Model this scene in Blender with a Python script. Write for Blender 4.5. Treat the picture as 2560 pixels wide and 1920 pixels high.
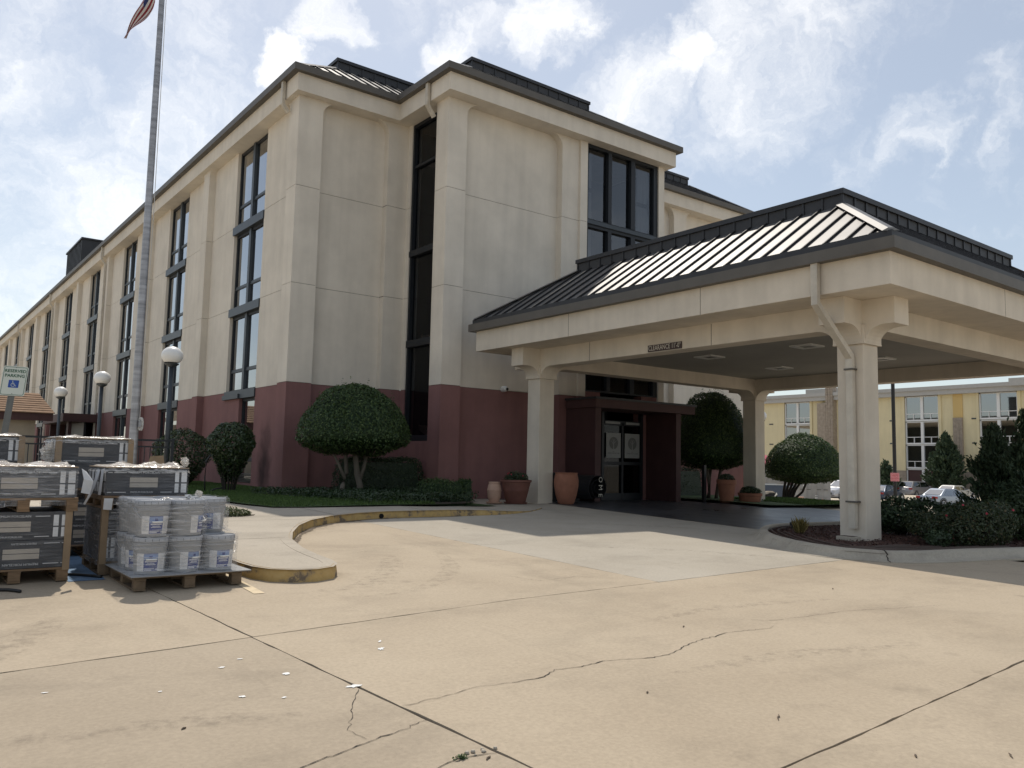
import bpy, bmesh, math, random
import numpy as np
from mathutils import Matrix, Vector

for o in list(bpy.data.objects):
    bpy.data.objects.remove(o)
scene = bpy.context.scene
C = scene.collection

# ------------------------------------------------------------------ camera
# world: X runs along the hotel front, Y along its long side, Z = 0 is eye level
PP = np.array([1280., 960.]); VA = np.array([-301., 1124.]); VB = np.array([3964., 1213.])
FOC = math.sqrt(-float((VA - PP) @ (VB - PP)))
def _d(v):
    q = np.array([v[0] - PP[0], v[1] - PP[1], FOC]); return q / np.linalg.norm(q)
eY = _d(VA); eX = _d(VB); eZ = np.cross(eX, eY); eX = np.cross(eY, eZ)
if eZ[1] > 0: eZ = -eZ
CM = np.array([eX, eY, eZ])
def ray(x, y):
    return CM @ np.array([x - PP[0], y - PP[1], FOC]) / FOC
cam_d = bpy.data.cameras.new('camera'); cam = bpy.data.objects.new('camera', cam_d); C.objects.link(cam)
R3 = Matrix(((CM[0][0], -CM[0][1], -CM[0][2]), (CM[1][0], -CM[1][1], -CM[1][2]), (CM[2][0], -CM[2][1], -CM[2][2])))
cam.matrix_world = R3.to_4x4()
cam_d.sensor_fit = 'HORIZONTAL'; cam_d.sensor_width = 36.0; cam_d.lens = FOC / 2560 * 36
cam_d.clip_start = 0.05; cam_d.clip_end = 3000
scene.camera = cam

# ------------------------------------------------------------------ sun and sky
SUNV = Vector((0.236, 0.637, 1.0)).normalized()
SUN_EL = math.asin(SUNV.z); SUN_AZ = math.atan2(SUNV.x, SUNV.y)
sd = bpy.data.lights.new('sun', 'SUN'); sd.energy = 2.1; sd.angle = math.radians(0.6); sd.color = (1.0, 0.93, 0.82)
so = bpy.data.objects.new('sun', sd); C.objects.link(so)
so.rotation_euler = (-SUNV).to_track_quat('-Z', 'Y').to_euler(); so.location = (0, 0, 40)

world = bpy.data.worlds.new('World'); scene.world = world; world.use_nodes = True
wt = world.node_tree; wt.nodes.clear()
def W(t, **kw):
    n = wt.nodes.new(t)
    for k, v in kw.items(): setattr(n, k, v)
    return n
def wl(a, b): wt.links.new(a, b)
w_out = W('ShaderNodeOutputWorld'); w_bg = W('ShaderNodeBackground'); w_bg.inputs[1].default_value = 0.15
sky = W('ShaderNodeTexSky', sky_type='NISHITA'); sky.sun_disc = False
sky.sun_elevation = SUN_EL; sky.sun_rotation = SUN_AZ; sky.air_density = 1.0; sky.dust_density = 0.9; sky.ozone_density = 1.2
tc = W('ShaderNodeTexCoord')
nrm = W('ShaderNodeVectorMath', operation='NORMALIZE'); wl(tc.outputs['Generated'], nrm.inputs[0])
wn = W('ShaderNodeTexNoise'); wn.inputs['Scale'].default_value = 9.0; wn.inputs['Detail'].default_value = 7; wn.inputs['Roughness'].default_value = 0.62
wl(nrm.outputs[0], wn.inputs['Vector'])
sub = W('ShaderNodeVectorMath', operation='SUBTRACT'); wl(wn.outputs['Color'], sub.inputs[0]); sub.inputs[1].default_value = (.5, .5, .5)
scl = W('ShaderNodeVectorMath', operation='SCALE'); wl(sub.outputs[0], scl.inputs[0]); scl.inputs['Scale'].default_value = 0.16
addv = W('ShaderNodeVectorMath', operation='ADD'); wl(nrm.outputs[0], addv.inputs[0]); wl(scl.outputs[0], addv.inputs[1])
dn = W('ShaderNodeVectorMath', operation='NORMALIZE'); wl(addv.outputs[0], dn.inputs[0])
def blob(px, py, r, soft, amp):
    c = ray(px, py); c = c / np.linalg.norm(c)
    dt = W('ShaderNodeVectorMath', operation='DOT_PRODUCT'); wl(dn.outputs[0], dt.inputs[0]); dt.inputs[1].default_value = tuple(c)
    a = r / FOC
    mr = W('ShaderNodeMapRange', interpolation_type='SMOOTHSTEP')
    mr.inputs['From Min'].default_value = math.cos(a * (1 + soft)); mr.inputs['From Max'].default_value = math.cos(a * max(0.05, 1 - soft))
    mr.inputs['To Max'].default_value = amp
    wl(dt.outputs['Value'], mr.inputs['Value']); return mr.outputs[0]
CLOUDS = [(735, 140, 62, .6, .95), (850, 60, 60, .7, .8), (1140, 130, 80, .7, .8), (1370, 45, 85, .7, .9), (1230, 40, 50, .8, .7),
          (1560, 290, 125, .8, .8), (1690, 340, 115, .8, .6), (1720, 160, 75, .7, .85), (1640, 220, 80, .8, .8), (1860, 220, 95, .8, .72), (2010, 240, 85, .8, .62), (1480, 230, 70, .8, .6),
          (1800, 70, 50, .7, .7), (1955, 75, 50, .7, .65), (2280, 330, 75, .8, .55), (2100, 385, 90, .8, .35), (1900, 330, 110, .8, .5),
          (330, 240, 340, .9, .54), (90, 470, 320, .8, .62), (520, 380, 270, .9, .50), (20, 780, 280, .9, .58), (640, 250, 200, .9, .45), (-500, 200, 420, .8, .5),
          (-700, 700, 400, .8, .5), (1000, -500, 400, .8, .5), (2300, -600, 380, .8, .45), (3300, 100, 380, .8, .4)]
prev = None
for c in CLOUDS:
    b = blob(*c)
    if prev is None: prev = b
    else:
        mx = W('ShaderNodeMath', operation='MAXIMUM'); wl(prev, mx.inputs[0]); wl(b, mx.inputs[1]); prev = mx.outputs[0]
# the rest of the sky carries loose broken cloud too
n3 = W('ShaderNodeTexNoise'); n3.inputs['Scale'].default_value = 2.6; n3.inputs['Detail'].default_value = 6; o3 = W('ShaderNodeVectorMath', operation='ADD'); wl(dn.outputs[0], o3.inputs[0]); o3.inputs[1].default_value = (21.7, 2.2, 5.1); wl(o3.outputs[0], n3.inputs['Vector'])
r3 = W('ShaderNodeMapRange', interpolation_type='SMOOTHSTEP'); r3.inputs['From Min'].default_value = .475; r3.inputs['From Max'].default_value = .64; r3.inputs['To Max'].default_value = .66
wl(n3.outputs['Fac'], r3.inputs['Value'])
mx = W('ShaderNodeMath', operation='MAXIMUM'); wl(prev, mx.inputs[0]); wl(r3.outputs[0], mx.inputs[1]); prev = mx.outputs[0]
n2 = W('ShaderNodeTexNoise'); n2.inputs['Scale'].default_value = 11.0; n2.inputs['Detail'].default_value = 8; n2.inputs['Roughness'].default_value = .68; wl(dn.outputs[0], n2.inputs['Vector'])
r2 = W('ShaderNodeMapRange'); r2.inputs['From Min'].default_value = .25; r2.inputs['From Max'].default_value = .75; r2.inputs['To Min'].default_value = -.36; r2.inputs['To Max'].default_value = .36; r2.clamp = False
wl(n2.outputs['Fac'], r2.inputs['Value'])
c0 = W('ShaderNodeMath', operation='ADD'); wl(prev, c0.inputs[0]); wl(r2.outputs[0], c0.inputs[1])
cm = W('ShaderNodeMapRange', interpolation_type='SMOOTHSTEP'); cm.inputs['From Min'].default_value = .22; cm.inputs['From Max'].default_value = 1.45; wl(c0.outputs[0], cm.inputs['Value'])
# thin summer haze: the blue is paled everywhere
hz = W('ShaderNodeMixRGB'); hz.inputs[0].default_value = .42; wl(sky.outputs[0], hz.inputs[1]); hz.inputs[2].default_value = (4.3, 4.55, 4.9, 1)
tn = W('ShaderNodeMixRGB', blend_type='MULTIPLY'); tn.inputs[0].default_value = 1; wl(hz.outputs[0], tn.inputs[1]); tn.inputs[2].default_value = (.62, .605, .575, 1)
mixc = W('ShaderNodeMixRGB'); wl(cm.outputs[0], mixc.inputs[0]); wl(tn.outputs[0], mixc.inputs[1]); mixc.inputs[2].default_value = (6.0, 5.85, 5.6, 1)
wl(mixc.outputs[0], w_bg.inputs[0]); wl(w_bg.outputs[0], w_out.inputs[0])

scene.view_settings.view_transform = 'Standard'; scene.view_settings.look = 'None'
scene.view_settings.exposure = 0.66; scene.view_settings.gamma = 1.0; scene.view_settings.use_curve_mapping = False
scene.render.engine = 'CYCLES'
scene.render.resolution_x = 1024; scene.render.resolution_y = 768
scene.cycles.max_bounces = 8; scene.cycles.transparent_max_bounces = 16

# ------------------------------------------------------------------ helpers
rnd = random.Random(7)
LOC = {}
def tag(o, label=None, cat=None, group=None, kind=None):
    if label: o['label'] = label
    if cat: o['category'] = cat
    if group: o['group'] = group
    if kind: o['kind'] = kind
    return o
def thing(name, loc, label=None, cat=None, group=None):
    o = bpy.data.objects.new(name, None); C.objects.link(o); o.location = loc; o.empty_display_size = .2
    LOC[o.name] = Vector(loc); return tag(o, label, cat, group)
def attach(o, parent):
    if parent is not None:
        o.parent = parent
        l = LOC.get(parent.name)
        if l is not None: o.matrix_parent_inverse = Matrix.Translation(-l)
def link(name, me, parent=None, mats=None, loc=None, smooth=False, bevel=0.0):
    o = bpy.data.objects.new(name, me)
    C.objects.link(o)
    if mats is not None and len(me.materials) == 0:
        for m in (mats if isinstance(mats, (list, tuple)) else [mats]): me.materials.append(m)
    if loc is not None:
        me.transform(Matrix.Translation(-Vector(loc))); o.location = loc; LOC[o.name] = Vector(loc)
    attach(o, parent)
    if smooth:
        me.polygons.foreach_set('use_smooth', [True] * len(me.polygons))
    if bevel:
        b = o.modifiers.new('bevel', 'BEVEL'); b.width = bevel; b.segments = 2; b.limit_method = 'ANGLE'; b.angle_limit = .6
    return o
class MB:
    def __init__(self, T=None): self.v = []; self.f = []; self.m = []; self.T = T
    def pt(self, p):
        self.v.append(self.T(*p) if self.T else tuple(p)); return len(self.v) - 1
    def face(self, idx, m=0): self.f.append(idx); self.m.append(m)
    def poly(self, pts, m=0): self.face([self.pt(p) for p in pts], m)
    def box(self, x0, x1, y0, y1, z0, z1, m=0):
        i = [self.pt(p) for p in ((x0, y0, z0), (x1, y0, z0), (x1, y1, z0), (x0, y1, z0), (x0, y0, z1), (x1, y0, z1), (x1, y1, z1), (x0, y1, z1))]
        for q in ((0, 3, 2, 1), (4, 5, 6, 7), (0, 1, 5, 4), (1, 2, 6, 5), (2, 3, 7, 6), (3, 0, 4, 7)): self.face([i[k] for k in q], m)
        return self
    def prism(self, pts, a, b, axis='z', m=0):
        # 2D outline extruded from a to b along an axis
        def P(u, w, t):
            return {'z': (u, w, t), 'y': (u, t, w), 'x': (t, u, w)}[axis]
        A = [self.pt(P(u, w, a)) for u, w in pts]; B = [self.pt(P(u, w, b)) for u, w in pts]; n = len(pts)
        self.face(A[::-1], m); self.face(B, m)
        for k in range(n): self.face([A[k], A[(k + 1) % n], B[(k + 1) % n], B[k]], m)
        return self
    def hexa(self, lo, hi, m=0):
        # two quads (4 points each) joined
        i = [self.pt(p) for p in list(lo) + list(hi)]
        for q in ((0, 3, 2, 1), (4, 5, 6, 7), (0, 1, 5, 4), (1, 2, 6, 5), (2, 3, 7, 6), (3, 0, 4, 7)): self.face([i[k] for k in q], m)
        return self
    def tube(self, path, r, n=8, m=0, caps=True, flat=None):
        path = [Vector(p) for p in path]; rings = []
        rr = r if isinstance(r, (list, tuple)) else [r] * len(path)
        up = Vector((0, 0, 1))
        for k, p in enumerate(path):
            t = (path[min(k + 1, len(path) - 1)] - path[max(k - 1, 0)]).normalized()
            a = t.cross(up)
            if a.length < .05: a = t.cross(Vector((1, 0, 0)))
            a.normalize(); b = t.cross(a).normalized()
            ring = []
            for j in range(n):
                th = 2 * math.pi * (j + .5) / n
                ca, sa = math.cos(th), math.sin(th)
                if flat:
                    q = p + a * (flat[0] * (1 if ca > 0 else -1)) + b * (flat[1] * (1 if sa > 0 else -1))
                else: q = p + a * (rr[k] * ca) + b * (rr[k] * sa)
                ring.append(self.pt(q))
            rings.append(ring)
        for k in range(len(rings) - 1):
            for j in range(n): self.face([rings[k][j], rings[k][(j + 1) % n], rings[k + 1][(j + 1) % n], rings[k + 1][j]], m)
        if caps:
            self.face(rings[0][::-1], m); self.face(rings[-1], m)
        return self
    def lathe(self, prof, c=(0, 0, 0), n=20, m=0, close=True):
        rings = []
        for r, z in prof:
            rings.append([self.pt((c[0] + r * math.cos(2 * math.pi * j / n), c[1] + r * math.sin(2 * math.pi * j / n), c[2] + z)) for j in range(n)])
        for k in range(len(rings) - 1):
            for j in range(n): self.face([rings[k][j], rings[k][(j + 1) % n], rings[k + 1][(j + 1) % n], rings[k + 1][j]], m)
        if close:
            self.face(rings[0][::-1], m); self.face(rings[-1], m)
        return self
    def mesh(self, name='m'):
        me = bpy.data.meshes.new(name); me.from_pydata([tuple(map(float, p)) for p in self.v], [], self.f)
        me.polygons.foreach_set('material_index', self.m)
        bm = bmesh.new(); bm.from_mesh(me); bmesh.ops.recalc_face_normals(bm, faces=bm.faces); bm.to_mesh(me); bm.free()
        me.update(); return me
    def build(self, name, mats, parent=None, loc=None, smooth=False, bevel=0.0):
        return link(name, self.mesh(name), parent, mats, loc, smooth, bevel)
def autosmooth(o, ang=35):
    me = o.data
    me.polygons.foreach_set('use_smooth', [True] * len(me.polygons))
    try: me.set_sharp_from_angle(angle=math.radians(ang))
    except Exception: pass
    return o
def copy_tree(root, loc=None, rotz=None, label=None, parent=None, scale=None):
    c = root.copy(); C.objects.link(c)
    if parent is not None: c.parent = parent
    if loc is not None: c.location = loc; LOC[c.name] = Vector(loc)
    if rotz is not None: c.rotation_euler = (0, 0, rotz)
    if scale is not None: c.scale = (scale,) * 3 if not isinstance(scale, tuple) else scale
    if label: c['label'] = label
    for ch in [q for q in bpy.data.objects if q.parent is root]: copy_tree(ch, parent=c)
    return c
def shift_copy(o, d, parent):
    c = o.copy(); C.objects.link(c); c.location = o.location + Vector(d); c.parent = parent; c.matrix_parent_inverse = o.matrix_parent_inverse
    for ch in [q for q in bpy.data.objects if q.parent is o]:
        e = ch.copy(); C.objects.link(e); e.parent = c
    return c
def text_mesh(body, size, mat, origin, right, up, parent, name='lettering', align='CENTER', sx=1.0, thick=0.0):
    cu = bpy.data.curves.new('t', 'FONT'); cu.body = body; cu.size = size; cu.align_x = align; cu.align_y = 'CENTER'; cu.offset = thick
    cu.resolution_u = 2
    ob = bpy.data.objects.new('t', cu); C.objects.link(ob)
    bpy.context.view_layer.update()
    me = bpy.data.meshes.new_from_object(ob.evaluated_get(bpy.context.evaluated_depsgraph_get()))
    bpy.data.objects.remove(ob); bpy.data.curves.remove(cu)
    r = Vector(right).normalized(); u = Vector(up).normalized(); n = r.cross(u); o = Vector(origin)
    mt = Matrix(((r.x * sx, u.x, n.x, o.x), (r.y * sx, u.y, n.y, o.y), (r.z * sx, u.z, n.z, o.z), (0, 0, 0, 1)))
    me.transform(mt); me.materials.clear(); me.materials.append(mat)
    return link(name, me, parent)

# ------------------------------------------------------------------ materials
def nodes(name):
    m = bpy.data.materials.new(name); m.use_nodes = True; t = m.node_tree
    return m, t, t.nodes['Principled BSDF']
def mat(name, col, rough=.6, metal=0.0, var=.12, scale=3.0, bump=0.0, bscale=60.0, spec=.5, col2=None, streak=0.0, coat=0.0, stretch=(1, 1, 1), detail=5):
    m, t, p = nodes(name); N = t.nodes; L = t.links.new
    geo = N.new('ShaderNodeNewGeometry')
    mp = N.new('ShaderNodeMapping'); mp.inputs['Scale'].default_value = stretch; L(geo.outputs['Position'], mp.inputs['Vector'])
    n1 = N.new('ShaderNodeTexNoise'); n1.inputs['Scale'].default_value = scale; n1.inputs['Detail'].default_value = detail; n1.inputs['Roughness'].default_value = .6
    L(mp.outputs[0], n1.inputs['Vector'])
    mr = N.new('ShaderNodeMapRange'); mr.inputs['From Min'].default_value = .3; mr.inputs['From Max'].default_value = .7; L(n1.outputs['Fac'], mr.inputs['Value'])
    mx = N.new('ShaderNodeMixRGB'); L(mr.outputs[0], mx.inputs[0])
    a = [max(0, c * (1 - var)) for c in col]; b = [min(1, c * (1 + var)) for c in (col2 or col)]
    mx.inputs[1].default_value = (*a, 1); mx.inputs[2].default_value = (*b, 1)
    last = mx.outputs[0]
    if streak:
        ms = N.new('ShaderNodeMapping'); ms.inputs['Scale'].default_value = (2.2, 2.2, .18); L(geo.outputs['Position'], ms.inputs['Vector'])
        n2 = N.new('ShaderNodeTexNoise'); n2.inputs['Scale'].default_value = 1.6; n2.inputs['Detail'].default_value = 6; L(ms.outputs[0], n2.inputs['Vector'])
        r2 = N.new('ShaderNodeMapRange'); r2.inputs['From Min'].default_value = .42; r2.inputs['From Max'].default_value = .75; r2.inputs['To Min'].default_value = 1; r2.inputs['To Max'].default_value = 1 - streak
        L(n2.outputs['Fac'], r2.inputs['Value'])
        mm = N.new('ShaderNodeMixRGB'); mm.blend_type = 'MULTIPLY'; mm.inputs[0].default_value = 1; L(last, mm.inputs[1]); L(r2.outputs[0], mm.inputs[2]); last = mm.outputs[0]
    L(last, p.inputs['Base Color'])
    p.inputs['Roughness'].default_value = rough; p.inputs['Metallic'].default_value = metal; p.inputs['Specular IOR Level'].default_value = spec
    p.inputs['Coat Weight'].default_value = coat
    if bump:
        nb = N.new('ShaderNodeTexNoise'); nb.inputs['Scale'].default_value = bscale; nb.inputs['Detail'].default_value = 4; L(mp.outputs[0], nb.inputs['Vector'])
        bp = N.new('ShaderNodeBump'); bp.inputs['Strength'].default_value = bump; bp.inputs['Distance'].default_value = .02; L(nb.outputs['Fac'], bp.inputs['Height']); L(bp.outputs[0], p.inputs['Normal'])
    return m
def concrete(name, ca, cb, stain=.24, speck=.28):
    m, t, p = nodes(name); N = t.nodes; L = t.links.new
    geo = N.new('ShaderNodeNewGeometry')
    def noise(sc, det=5, rg=.6, st=(1, 1, 1), rot=0):
        mp = N.new('ShaderNodeMapping'); mp.inputs['Scale'].default_value = st; mp.inputs['Rotation'].default_value = (0, 0, rot); L(geo.outputs['Position'], mp.inputs['Vector'])
        n = N.new('ShaderNodeTexNoise'); n.inputs['Scale'].default_value = sc; n.inputs['Detail'].default_value = det; n.inputs['Roughness'].default_value = rg; L(mp.outputs[0], n.inputs['Vector']); return n.outputs['Fac']
    def rng(x, a, b, lo, hi):
        r = N.new('ShaderNodeMapRange'); r.inputs['From Min'].default_value = a; r.inputs['From Max'].default_value = b; r.inputs['To Min'].default_value = lo; r.inputs['To Max'].default_value = hi; L(x, r.inputs['Value']); return r.outputs[0]
    mx = N.new('ShaderNodeMixRGB'); L(rng(noise(.55, 6), .35, .68, 0, 1), mx.inputs[0]); mx.inputs[1].default_value = (*ca, 1); mx.inputs[2].default_value = (*cb, 1)
    last = mx.outputs[0]
    def mul(x):
        nonlocal last
        q = N.new('ShaderNodeMixRGB'); q.blend_type = 'MULTIPLY'; q.inputs[0].default_value = 1; L(last, q.inputs[1]); L(x, q.inputs[2]); last = q.outputs[0]
    mul(rng(noise(.8, 8, .68, (.7, 1.25, 1), .25), .50, .76, 1, 1 - stain))      # drawn-out dirty drifts
    mul(rng(noise(2.6, 6, .7), .60, .80, 1, 1 - stain * .8))                      # blotches
    mul(rng(noise(38, 3, .6), .3, .7, 1 - speck * .35, 1 + speck * .25))          # mottled grain
    vo = N.new('ShaderNodeTexVoronoi'); vo.inputs['Scale'].default_value = .8; L(geo.outputs['Position'], vo.inputs['Vector'])
    mul(rng(vo.outputs['Distance'], .02, .07, .80, 1))                            # oil drips
    mul(rng(noise(.35, 9, .72, (2.4, .5, 1), 1.1), .56, .72, 1, 1 - stain * .7))  # rubbed tyre traces
    mul(rng(noise(150, 2, .5), .62, .78, 1, 1 - speck))                           # dark aggregate specks
    L(last, p.inputs['Base Color']); p.inputs['Roughness'].default_value = .82; p.inputs['Specular IOR Level'].default_value = .3
    bp = N.new('ShaderNodeBump'); bp.inputs['Strength'].default_value = .25; bp.inputs['Distance'].default_value = .006; L(noise(120, 4), bp.inputs['Height']); L(bp.outputs[0], p.inputs['Normal'])
    return m
def leafmat(name, ca, cb, cc=None, rough=.45, trans=.25):
    m, t, p = nodes(name); N = t.nodes; L = t.links.new
    at = N.new('ShaderNodeAttribute'); at.attribute_name = 'var'
    rp = N.new('ShaderNodeValToRGB'); rp.color_ramp.elements[0].color = (*ca, 1); rp.color_ramp.elements[1].color = (*cb, 1)
    if cc:
        e = rp.color_ramp.elements.new(.93); e.color = (*cb, 1); rp.color_ramp.elements[2].color = (*cc, 1)
    L(at.outputs['Fac'], rp.inputs[0]); L(rp.outputs[0], p.inputs['Base Color']); p.inputs['Roughness'].default_value = rough
    tr = N.new('ShaderNodeBsdfTranslucent'); L(rp.outputs[0], tr.inputs['Color'])
    ms = N.new('ShaderNodeMixShader'); ms.inputs[0].default_value = trans; L(p.outputs[0], ms.inputs[1]); L(tr.outputs[0], ms.inputs[2])
    L(ms.outputs[0], N['Material Output'].inputs[0]); return m
def glassmat(name, tint, refl=.25, trans=.5, rough=.02, ior=1.6):
    m, t, p = nodes(name); N = t.nodes; L = t.links.new; N.remove(p)
    tr = N.new('ShaderNodeBsdfTransparent'); tr.inputs[0].default_value = (trans * tint[0], trans * tint[1], trans * tint[2], 1)
    gl = N.new('ShaderNodeBsdfGlossy'); gl.inputs['Roughness'].default_value = rough; gl.inputs[0].default_value = (.95, .97, 1, 1)
    lw = N.new('ShaderNodeLayerWeight'); fr = N.new('ShaderNodeMath'); fr.operation = 'POWER'; fr.inputs[1].default_value = 5.0; L(lw.outputs['Facing'], fr.inputs[0])
    f0 = ((ior - 1) / (ior + 1)) ** 2 + refl
    mr = N.new('ShaderNodeMapRange'); mr.inputs['To Min'].default_value = f0; mr.inputs['To Max'].default_value = 1.0; L(fr.outputs[0], mr.inputs['Value'])
    ms = N.new('ShaderNodeMixShader'); L(mr.outputs[0], ms.inputs[0]); L(tr.outputs[0], ms.inputs[1]); L(gl.outputs[0], ms.inputs[2])
    L(ms.outputs[0], N['Material Output'].inputs[0]); return m
def filmmat(name, base=.10, hi=.5, col=(.85, .86, .88)):
    # stretch film: mostly clear, milky where it is creased
    m, t, p = nodes(name); N = t.nodes; L = t.links.new
    geo = N.new('ShaderNodeNewGeometry')
    mp = N.new('ShaderNodeMapping'); mp.inputs['Scale'].default_value = (2.2, 2.2, 34); mp.inputs['Rotation'].default_value = (.10, .07, 0); L(geo.outputs['Position'], mp.inputs['Vector'])
    n1 = N.new('ShaderNodeTexNoise'); n1.inputs['Scale'].default_value = 2.0; n1.inputs['Detail'].default_value = 6; n1.inputs['Distortion'].default_value = .8; L(mp.outputs[0], n1.inputs['Vector'])
    r = N.new('ShaderNodeMapRange'); r.inputs['From Min'].default_value = .48; r.inputs['From Max'].default_value = .76; r.inputs['To Min'].default_value = base; r.inputs['To Max'].default_value = hi; L(n1.outputs['Fac'], r.inputs['Value'])
    p.inputs['Base Color'].default_value = (*col, 1); p.inputs['Roughness'].default_value = .16; p.inputs['Specular IOR Level'].default_value = .9
    bp = N.new('ShaderNodeBump'); bp.inputs['Strength'].default_value = .7; bp.inputs['Distance'].default_value = .02; L(n1.outputs['Fac'], bp.inputs['Height']); L(bp.outputs[0], p.inputs['Normal'])
    tr = N.new('ShaderNodeBsdfTransparent')
    ms = N.new('ShaderNodeMixShader'); L(r.outputs[0], ms.inputs[0]); L(tr.outputs[0], ms.inputs[1]); L(p.outputs[0], ms.inputs[2])
    L(ms.outputs[0], N['Material Output'].inputs[0]); return m

m_conc = concrete('driveway_concrete', (.400, .325, .235), (.455, .375, .275))
m_conc_b = concrete('driveway_concrete_worn', (.355, .290, .212), (.41, .338, .25), .30)
m_conc_grey = concrete('grey_concrete', (.385, .34, .275), (.44, .395, .325), .22)
m_walk = concrete('walk_concrete', (.40, .35, .28), (.46, .405, .33), .3)
m_kerb = concrete('kerb_concrete', (.40, .355, .285), (.47, .42, .34), .4)
m_lot = concrete('lot_concrete', (.50, .43, .33), (.56, .49, .39), .25)
m_joint = mat('joint_dirt', (.055, .046, .036), .95, var=.4, scale=30)
m_dark_pave = None
m_stucco = mat('beige_stucco', (.70, .64, .55), .9, var=.09, scale=.9, bump=.35, bscale=90, spec=.2, streak=.09)
m_stucco_can = mat('canopy_stucco', (.67, .60, .50), .9, var=.09, scale=1.1, bump=.3, bscale=90, spec=.2, streak=.10)
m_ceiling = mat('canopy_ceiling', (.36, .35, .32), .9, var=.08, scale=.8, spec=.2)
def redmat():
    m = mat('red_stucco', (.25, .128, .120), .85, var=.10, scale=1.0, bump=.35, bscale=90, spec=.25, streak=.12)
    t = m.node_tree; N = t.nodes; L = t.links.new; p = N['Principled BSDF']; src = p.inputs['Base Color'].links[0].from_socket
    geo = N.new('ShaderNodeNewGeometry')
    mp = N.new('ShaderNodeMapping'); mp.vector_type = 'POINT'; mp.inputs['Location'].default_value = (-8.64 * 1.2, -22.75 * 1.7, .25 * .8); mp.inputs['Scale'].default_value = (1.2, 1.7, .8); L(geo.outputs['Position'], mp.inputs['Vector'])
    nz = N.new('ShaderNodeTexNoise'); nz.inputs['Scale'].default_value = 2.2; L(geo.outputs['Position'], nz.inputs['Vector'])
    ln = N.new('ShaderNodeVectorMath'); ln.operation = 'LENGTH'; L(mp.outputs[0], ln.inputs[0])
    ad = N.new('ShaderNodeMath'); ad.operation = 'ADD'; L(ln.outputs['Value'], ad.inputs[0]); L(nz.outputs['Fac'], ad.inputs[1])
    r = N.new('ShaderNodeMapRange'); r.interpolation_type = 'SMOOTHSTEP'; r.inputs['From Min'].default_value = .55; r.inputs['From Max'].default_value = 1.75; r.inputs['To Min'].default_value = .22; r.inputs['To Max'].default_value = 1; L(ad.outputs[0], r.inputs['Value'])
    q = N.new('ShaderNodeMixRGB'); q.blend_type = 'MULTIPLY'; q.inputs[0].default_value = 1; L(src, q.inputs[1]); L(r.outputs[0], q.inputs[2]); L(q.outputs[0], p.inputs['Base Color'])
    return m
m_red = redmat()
m_gutter = mat('gutter_metal', (.115, .105, .092), .55, .2, var=.12, scale=2, spec=.4)
m_flash = mat('dark_flashing', (.035, .036, .040), .5, .3, var=.15, scale=3)
m_panel = mat('roof_panel_metal', (.175, .172, .170), .50, .60, var=.10, scale=1.4, bump=.03, bscale=6)
m_seam = mat('roof_seam_metal', (.022, .021, .022), .6, .2, var=.1, scale=3)
m_curb = mat('roof_curb_metal', (.040, .041, .045), .55, .3, var=.12, scale=2)
m_frame = mat('window_frame', (.052, .062, .072), .45, .3, var=.1, scale=3)
m_frame_dk = mat('window_frame_dark', (.012, .015, .020), .5, .2, var=.1, scale=3)
m_glass = glassmat('tinted_glass', (.55, .6, .68), refl=.36, trans=.35)
m_glass_front = glassmat('front_glass', (.6, .65, .72), refl=.09, trans=.6, ior=1.45)
m_room = mat('dark_room', (.03, .03, .033), .9, var=.2, scale=1)
m_curtain = mat('sheer_curtain', (.45, .43, .40), .9, var=.15, scale=8, stretch=(1, 1, .1))
m_curtain_br = mat('brown_curtain', (.17, .11, .08), .9, var=.2, scale=8, stretch=(1, 1, .1))
m_spout = mat('downspout_metal', (.58, .53, .445), .6, .1, var=.12, scale=4, streak=.2)
def yellowkerb():
    m, t, p = nodes('yellow_kerb_paint'); N = t.nodes; L = t.links.new
    geo = N.new('ShaderNodeNewGeometry')
    n = N.new('ShaderNodeTexNoise'); n.inputs['Scale'].default_value = 4; n.inputs['Detail'].default_value = 8; n.inputs['Roughness'].default_value = .7; L(geo.outputs['Position'], n.inputs['Vector'])
    r = N.new('ShaderNodeValToRGB'); e = r.color_ramp.elements; e[0].position = .40; e[0].color = (.16, .12, .08, 1); e[1].position = .50; e[1].color = (.47, .31, .11, 1)
    x = e.new(.43); x.color = (.34, .24, .12, 1); x = e.new(.68); x.color = (.53, .38, .17, 1); x = e.new(.76); x.color = (.42, .36, .27, 1)
    L(n.outputs['Fac'], r.inputs[0]); L(r.outputs[0], p.inputs['Base Color']); p.inputs['Roughness'].default_value = .75; return m
m_yel = yellowkerb()
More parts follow.
